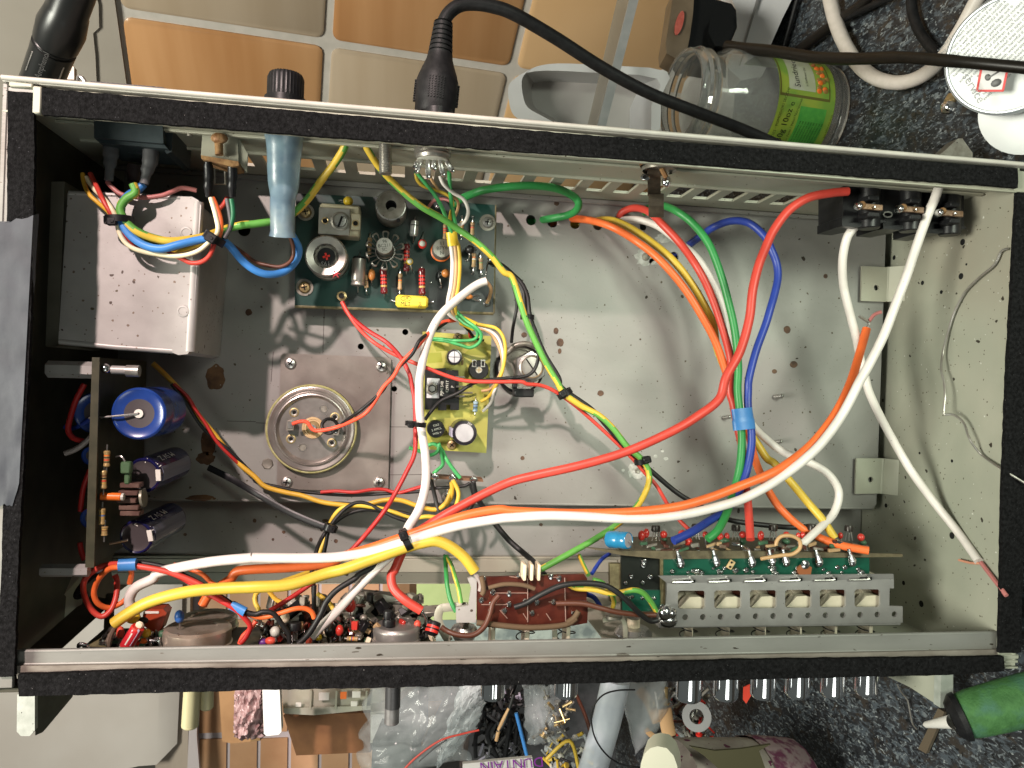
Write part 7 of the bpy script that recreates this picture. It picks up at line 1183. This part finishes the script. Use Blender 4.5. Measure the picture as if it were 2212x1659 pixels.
for pts, r in (([(1380, 1490), (1398, 1510), (1412, 1540), (1420, 1560)], .35), ([(1436, 1530), (1440, 1560), (1446, 1590)], .5), ([(1395, 1575), (1410, 1590), (1432, 1598)], .2)): m.tube([PD(u, v, 54.2) for u, v in pts], r, None, n=8, flat=.3)
one('sleeving_offcuts', m, 'tan sleeving offcuts on the milky zip bag', 'offcuts')
m = MB(bag2); m.tube([PD(u, v, 52) for u, v in ((1330, 1470), (1310, 1560), (1275, 1680))], 1.0, mat('roll_plastic', (.42, .46, .52), .3, 0, (.52, .56, .60), .6, alpha=.55), n=20, flat=.7); one('plastic_roll', m, 'pale rolled plastic sheet slanting down left of the zip bag', 'plastic roll')
cord('thin black wire loop in front of the zip bag', [(u, v, 50) for u, v in ((1372, 1490), (1330, 1492), (1298, 1505), (1278, 1540), (1284, 1590), (1310, 1630), (1345, 1652), (1385, 1658))], 1.8, rubber, 'wire', 'wire'); cord('thin red wire lying over the clear plastic bag', [(u, v, 57) for u, v in ((870, 1665), (900, 1635), (950, 1600), (1000, 1585), (1035, 1577))], 2.2, WM['red'], 'wire', 'wire'); cord('thin grey wire on the plastic bag under the red one', [(u, v, 57.5) for u, v in ((905, 1645), (940, 1615), (965, 1598))], 1.5, WM['grey'], 'wire', 'wire')
random.seed(31); m = MB(black)
for k in range(16):
    u0, v0 = random.uniform(1035, 1105), random.uniform(1488, 1560); m.tube([PD(u0, v0, 60), PD(u0 + random.uniform(-20, 30), v0 + 30, 60.5), PD(u0 + random.uniform(-30, 50), v0 + random.uniform(60, 110), 61)], random.uniform(.08, .2), random.choice([black, rubber, WM['grey'], black]), n=8)
one('lead_tangle', m, 'tangle of dark leads behind the clear bags', 'leads', kind='stuff')
random.seed(11)
for k, (pts, c_, lb) in enumerate([([(1110, 1500), (1090, 1560), (1075, 1580)], 'black', 'black flex strand between the bags, left of the clear zip bag'), ([(1115, 1540), (1125, 1580), (1140, 1640)], 'lblue', 'pale blue strand beside the clear zip bag'), ([(1100, 1530), (1080, 1570), (1072, 1600)], 'tan', 'copper coloured strand by the clear zip bag'), ([(1235, 1480), (1262, 1540), (1275, 1580)], 'brown', 'brown strand between the two zip bags'), ([(1440, 1500), (1470, 1560), (1490, 1610)], 'brown', 'brown strand right of the milky zip bag'), ([(1180, 1640), (1230, 1600), (1250, 1660)], 'yellow', 'yellow plastic strand at the bottom edge')]): cord(lb, [(u, v, 58) for u, v in pts], 4, WM[c_], 'wire', 'wire')
m = MB(mat('box_dark', (.03, .035, .03), .5, 0, (.05, .055, .05), .5)); m.prism([PD(u, v, 68) for u, v in ((805, 1600), (890, 1600), (890, 1700), (800, 1700))], (1, 0, -6)); m.prism([PD(u, v, 70) for u, v in ((840, 1535), (905, 1480), (905, 1610), (845, 1640))], (1, 0, -4)); one('dark_box', m, 'dark plastic box behind the plastic bag', 'box')
wor = mat('clutter_dark', (.02, .02, .022), .5, 0, (.05, .05, .055), 1, bump=.3); m = MB(wor); m.prism([PD(u, v, 66) for u, v in ((1030, 1470), (1330, 1470), (1330, 1700), (1000, 1700))], (0, 0, -4)); one('dark_tray', m, 'dark tray of odds and ends behind the bags', 'tray')
random.seed(21)
one('odds_and_ends', bits(130, 1040, 1125, 1500, 1640, 62, [black, rubber, bootm, holem, black, cg], 9), 'jumbled dark leads and parts behind the bags', 'parts', kind='stuff'); one('odds_and_ends', bits(110, 1440, 1525, 1485, 1605, 56, [tin, silver, dull, black, WM['brown'], crw, RD, bag2], 12), 'jumbled components right of the milky zip bag', 'parts', kind='stuff'); one('odds_and_ends', bits(60, 1180, 1290, 1590, 1670, 59, [bag2, WM['yellow'], crw, bag2, black], 14), 'jumbled plastic pieces at the bottom edge', 'parts', kind='stuff')
m = MB(crw); cc = PD(1505, 1548, 54); m.lathe(cc, (CAM - cc), [(.9, 0), (1.0, .25), (.5, .25), (.48, 0)], 30, [mat('ring_grey', (.26, .26, .27), .4)] * 3); one('plastic_washer', m, 'grey white plastic ring among the components', 'ring')
clr = mat('box_clear', (.50, .49, .42), .25, 0, (.42, .42, .33), .4, alpha=.75)
t = thing('parts_organiser', 'clear compartment box with little white labels behind the front edge', 'organiser', PD(720, 1530, 80))
m = MB(clr); m.prism([PD(u, v, 76) for u, v in ((608, 1490), (905, 1488), (900, 1518), (845, 1532), (720, 1536), (680, 1545), (612, 1540))], (1, 1, -5)); m.prism([PD(u, v, 75.6) for u, v in ((612, 1530), (820, 1524), (850, 1528), (680, 1545), (615, 1542))], (0, 0, -.3), clr); obj('case', m, t)
for u in (670, 725, 790, 840): obj('divider', MB(clr).prism([PD(a_, b_, 75.5) for a_, b_ in ((u, 1492), (u + 4, 1492), (u + 2, 1532), (u - 2, 1532))], (0, 0, -.4), mat('divider', (.36, .36, .28), .4)), t)
for u, v, s_ in ((700, 1504, 11), (770, 1500, 9), (765, 1520, 7), (645, 1522, 6)): obj('label', MB(WH).box(PD(u, v, 75.2), (s_ * .045, s_ * .035, .05), None, .02), t)
obj('label', MB(OR).box(PD(742, 1502, 75.2), (.3, .35, .05), OR, .02), t, 'orange label')
m = MB(clr); m.prism([PD(u, v, 73) for u, v in ((800, 1538), (850, 1535), (848, 1605), (800, 1605))], (0, 0, -2)); m.box(PD(825, 1570, 72.6), (1, 1.2, .1), mat('paper_pale', (.5, .5, .47), .7), .1); one('small_packet', m, 'small clear packet below the compartment box', 'packet')
m = MB(mat('grout_lilac', (.40, .35, .37), .7)); m.prism([PD(u, v, 96.75) for u, v in ((405, 1230), (870, 1230), (870, 1700), (405, 1700))], (0, 0, -.4)); ft = one('tiled_return', m, 'far orange tiled surface with lilac grout seen below the chassis', '', kind='structure')
for v0, v1 in ((1240, 1330), (1340, 1482), (1496, 1584), (1598, 1680)):
    for k in range(7):
        u0 = 431 + k * 66; obj('tile', MB(mat('tile_far', (.36, .19, .10), .35, 0, (.48, .29, .17), .12)).prism([PD(u, v, 96.5) for u, v in ((u0, v0 - k), (u0 + 58, v0 - k - 2), (u0 + 57, v1 - k - 2), (u0 - 1, v1 - k))], (0, 0, -.3)), ft)
# left bottom: pale board, bubble wrap parcel, carton
pb = mat('board_pale', (.47, .42, .385), .6, 0, (.53, .485, .455), .12, (.3, .7), 3)
m = MB(pb); m.prism([PD(u, v, 92) for u, v in ((-60, 1230), (352, 1230), (345, 1500), (338, 1652), (300, 1655), (240, 1668), (-60, 1700))], (2, 2, -1)); one('pale_board', m, 'pale pinkish cupboard panel below the left end', 'board')
m = MB(mat('post_brown', (.30, .245, .20), .6, 0, (.36, .30, .25), .2, stretch=(3, .3, 1))); m.prism([PD(u, v, 94) for u, v in ((345, 1230), (412, 1230), (405, 1680), (335, 1680))], (0, 0, -1.2)); one('cupboard_post', m, 'light brown upright beside the pale panel', 'post')
m = MB(mat('post_lilac', (.46, .41, .42), .6)); m.prism([PD(u, v, 93) for u, v in ((412, 1470), (427, 1470), (425, 1590), (432, 1680), (404, 1680))], (0, 0, -.6)); one('trim_strip', m, 'pale lilac trim beside the brown upright', 'trim')
m = MB(mat('carton_brown', (.22, .12, .05), .7, 0, (.28, .16, .07), .4)); m.prism([PD(u, v, 72) for u, v in ((472, 1480), (560, 1480), (562, 1600), (500, 1606), (480, 1602))], (1, 0, -4)); m.prism([PD(u, v, 80) for u, v in ((612, 1545), (800, 1540), (800, 1625), (640, 1632))], (1, 0, -4), mat('carton_dark', (.13, .055, .02), .7, 0, (.18, .08, .03), .5)); one('brown_carton', m, 'brown cardboard cartons behind the bubble wrap', 'carton')
bw_ = mat('bubble_pink', (.48, .34, .34), .25, 0, (.30, .17, .17), 2.5, (.4, .6), 6, alpha=.9, bump=.8, bs=3); one('bubble_wrap', pillow([(510, 1480), (572, 1480), (572, 1590), (508, 1590)], (68, 68, 69, 69), 3, bw_, .7, 7, 2, 26), 'pinkish bubble wrap parcel below the front edge', 'bubble wrap')
m = MB(mat('bar_white', (.72, .72, .70), .4)); p4 = [PD(u, v, 64) for u, v in ((566, 1470), (603, 1470), (608, 1580), (602, 1587), (576, 1590), (570, 1585))]; m.prism(p4, (0, 0, -1)); one('white_bar', m, 'rounded white plastic bar beside the bubble wrap', 'bar')
m = MB(mat('card_white', (.50, .47, .46), .6)); p4 = [PD(u, v, 50) for u, v in ((1000, 1650), (1150, 1636), (1158, 1700), (1000, 1700))]; m.prism(p4, (0, 0, -.3)); cdx = (p4[1] - p4[0]).normalized(); cn_ = cdx.cross(p4[3] - p4[0]).normalized(); cn_ = cn_ if cn_.z > 0 else -cn_; m.text('DUNTAIN', (PD(1105, 1650, 49.9)), -cdx, -(cn_.cross(cdx)), .92, mat('ink_purple', (.16, .01, .22), .6), .03); one('printed_card', m, 'pale card with upside down purple capital letters at the bottom edge', 'card')
# bright things glimpsed through the front openings
m = MB(mat('paper_lime', (.62, .72, .34), .7, 0, (.55, .66, .30), .4)); m.prism([PD(u, v, 72) for u, v in ((900, 1240), (1120, 1240), (1120, 1400), (900, 1400))], (0, 0, -.2)); one('lime_paper', m, 'lime yellow paper glimpsed through the front opening', 'paper')
m = MB(mat('card_pink', (.68, .20, .32), .6)); m.prism([PD(u, v, 62) for u, v in ((1260, 1275), (1292, 1275), (1292, 1312), (1260, 1312))], (0, 0, -.2)); m.prism([PD(u, v, 62.5) for u, v in ((1285, 1262), (1330, 1262), (1330, 1400), (1285, 1400))], (0, 0, -.2), MATS['bar_white']); one('pink_card', m, 'pink and white card glimpsed beside the selector board', 'card')
m = MB(bag2); m.prism([PD(u, v, 60) for u, v in ((940, 1395), (1660, 1370), (1660, 1330), (940, 1340))], (0, 0, -.1), mat('glimpse_pale', (.46, .52, .48), .6, 0, (.2, .24, .24), .8, (.4, .6), 5)); one('pale_packaging', m, 'pale packaging glimpsed under the selector board', 'packaging')
random.seed(7)
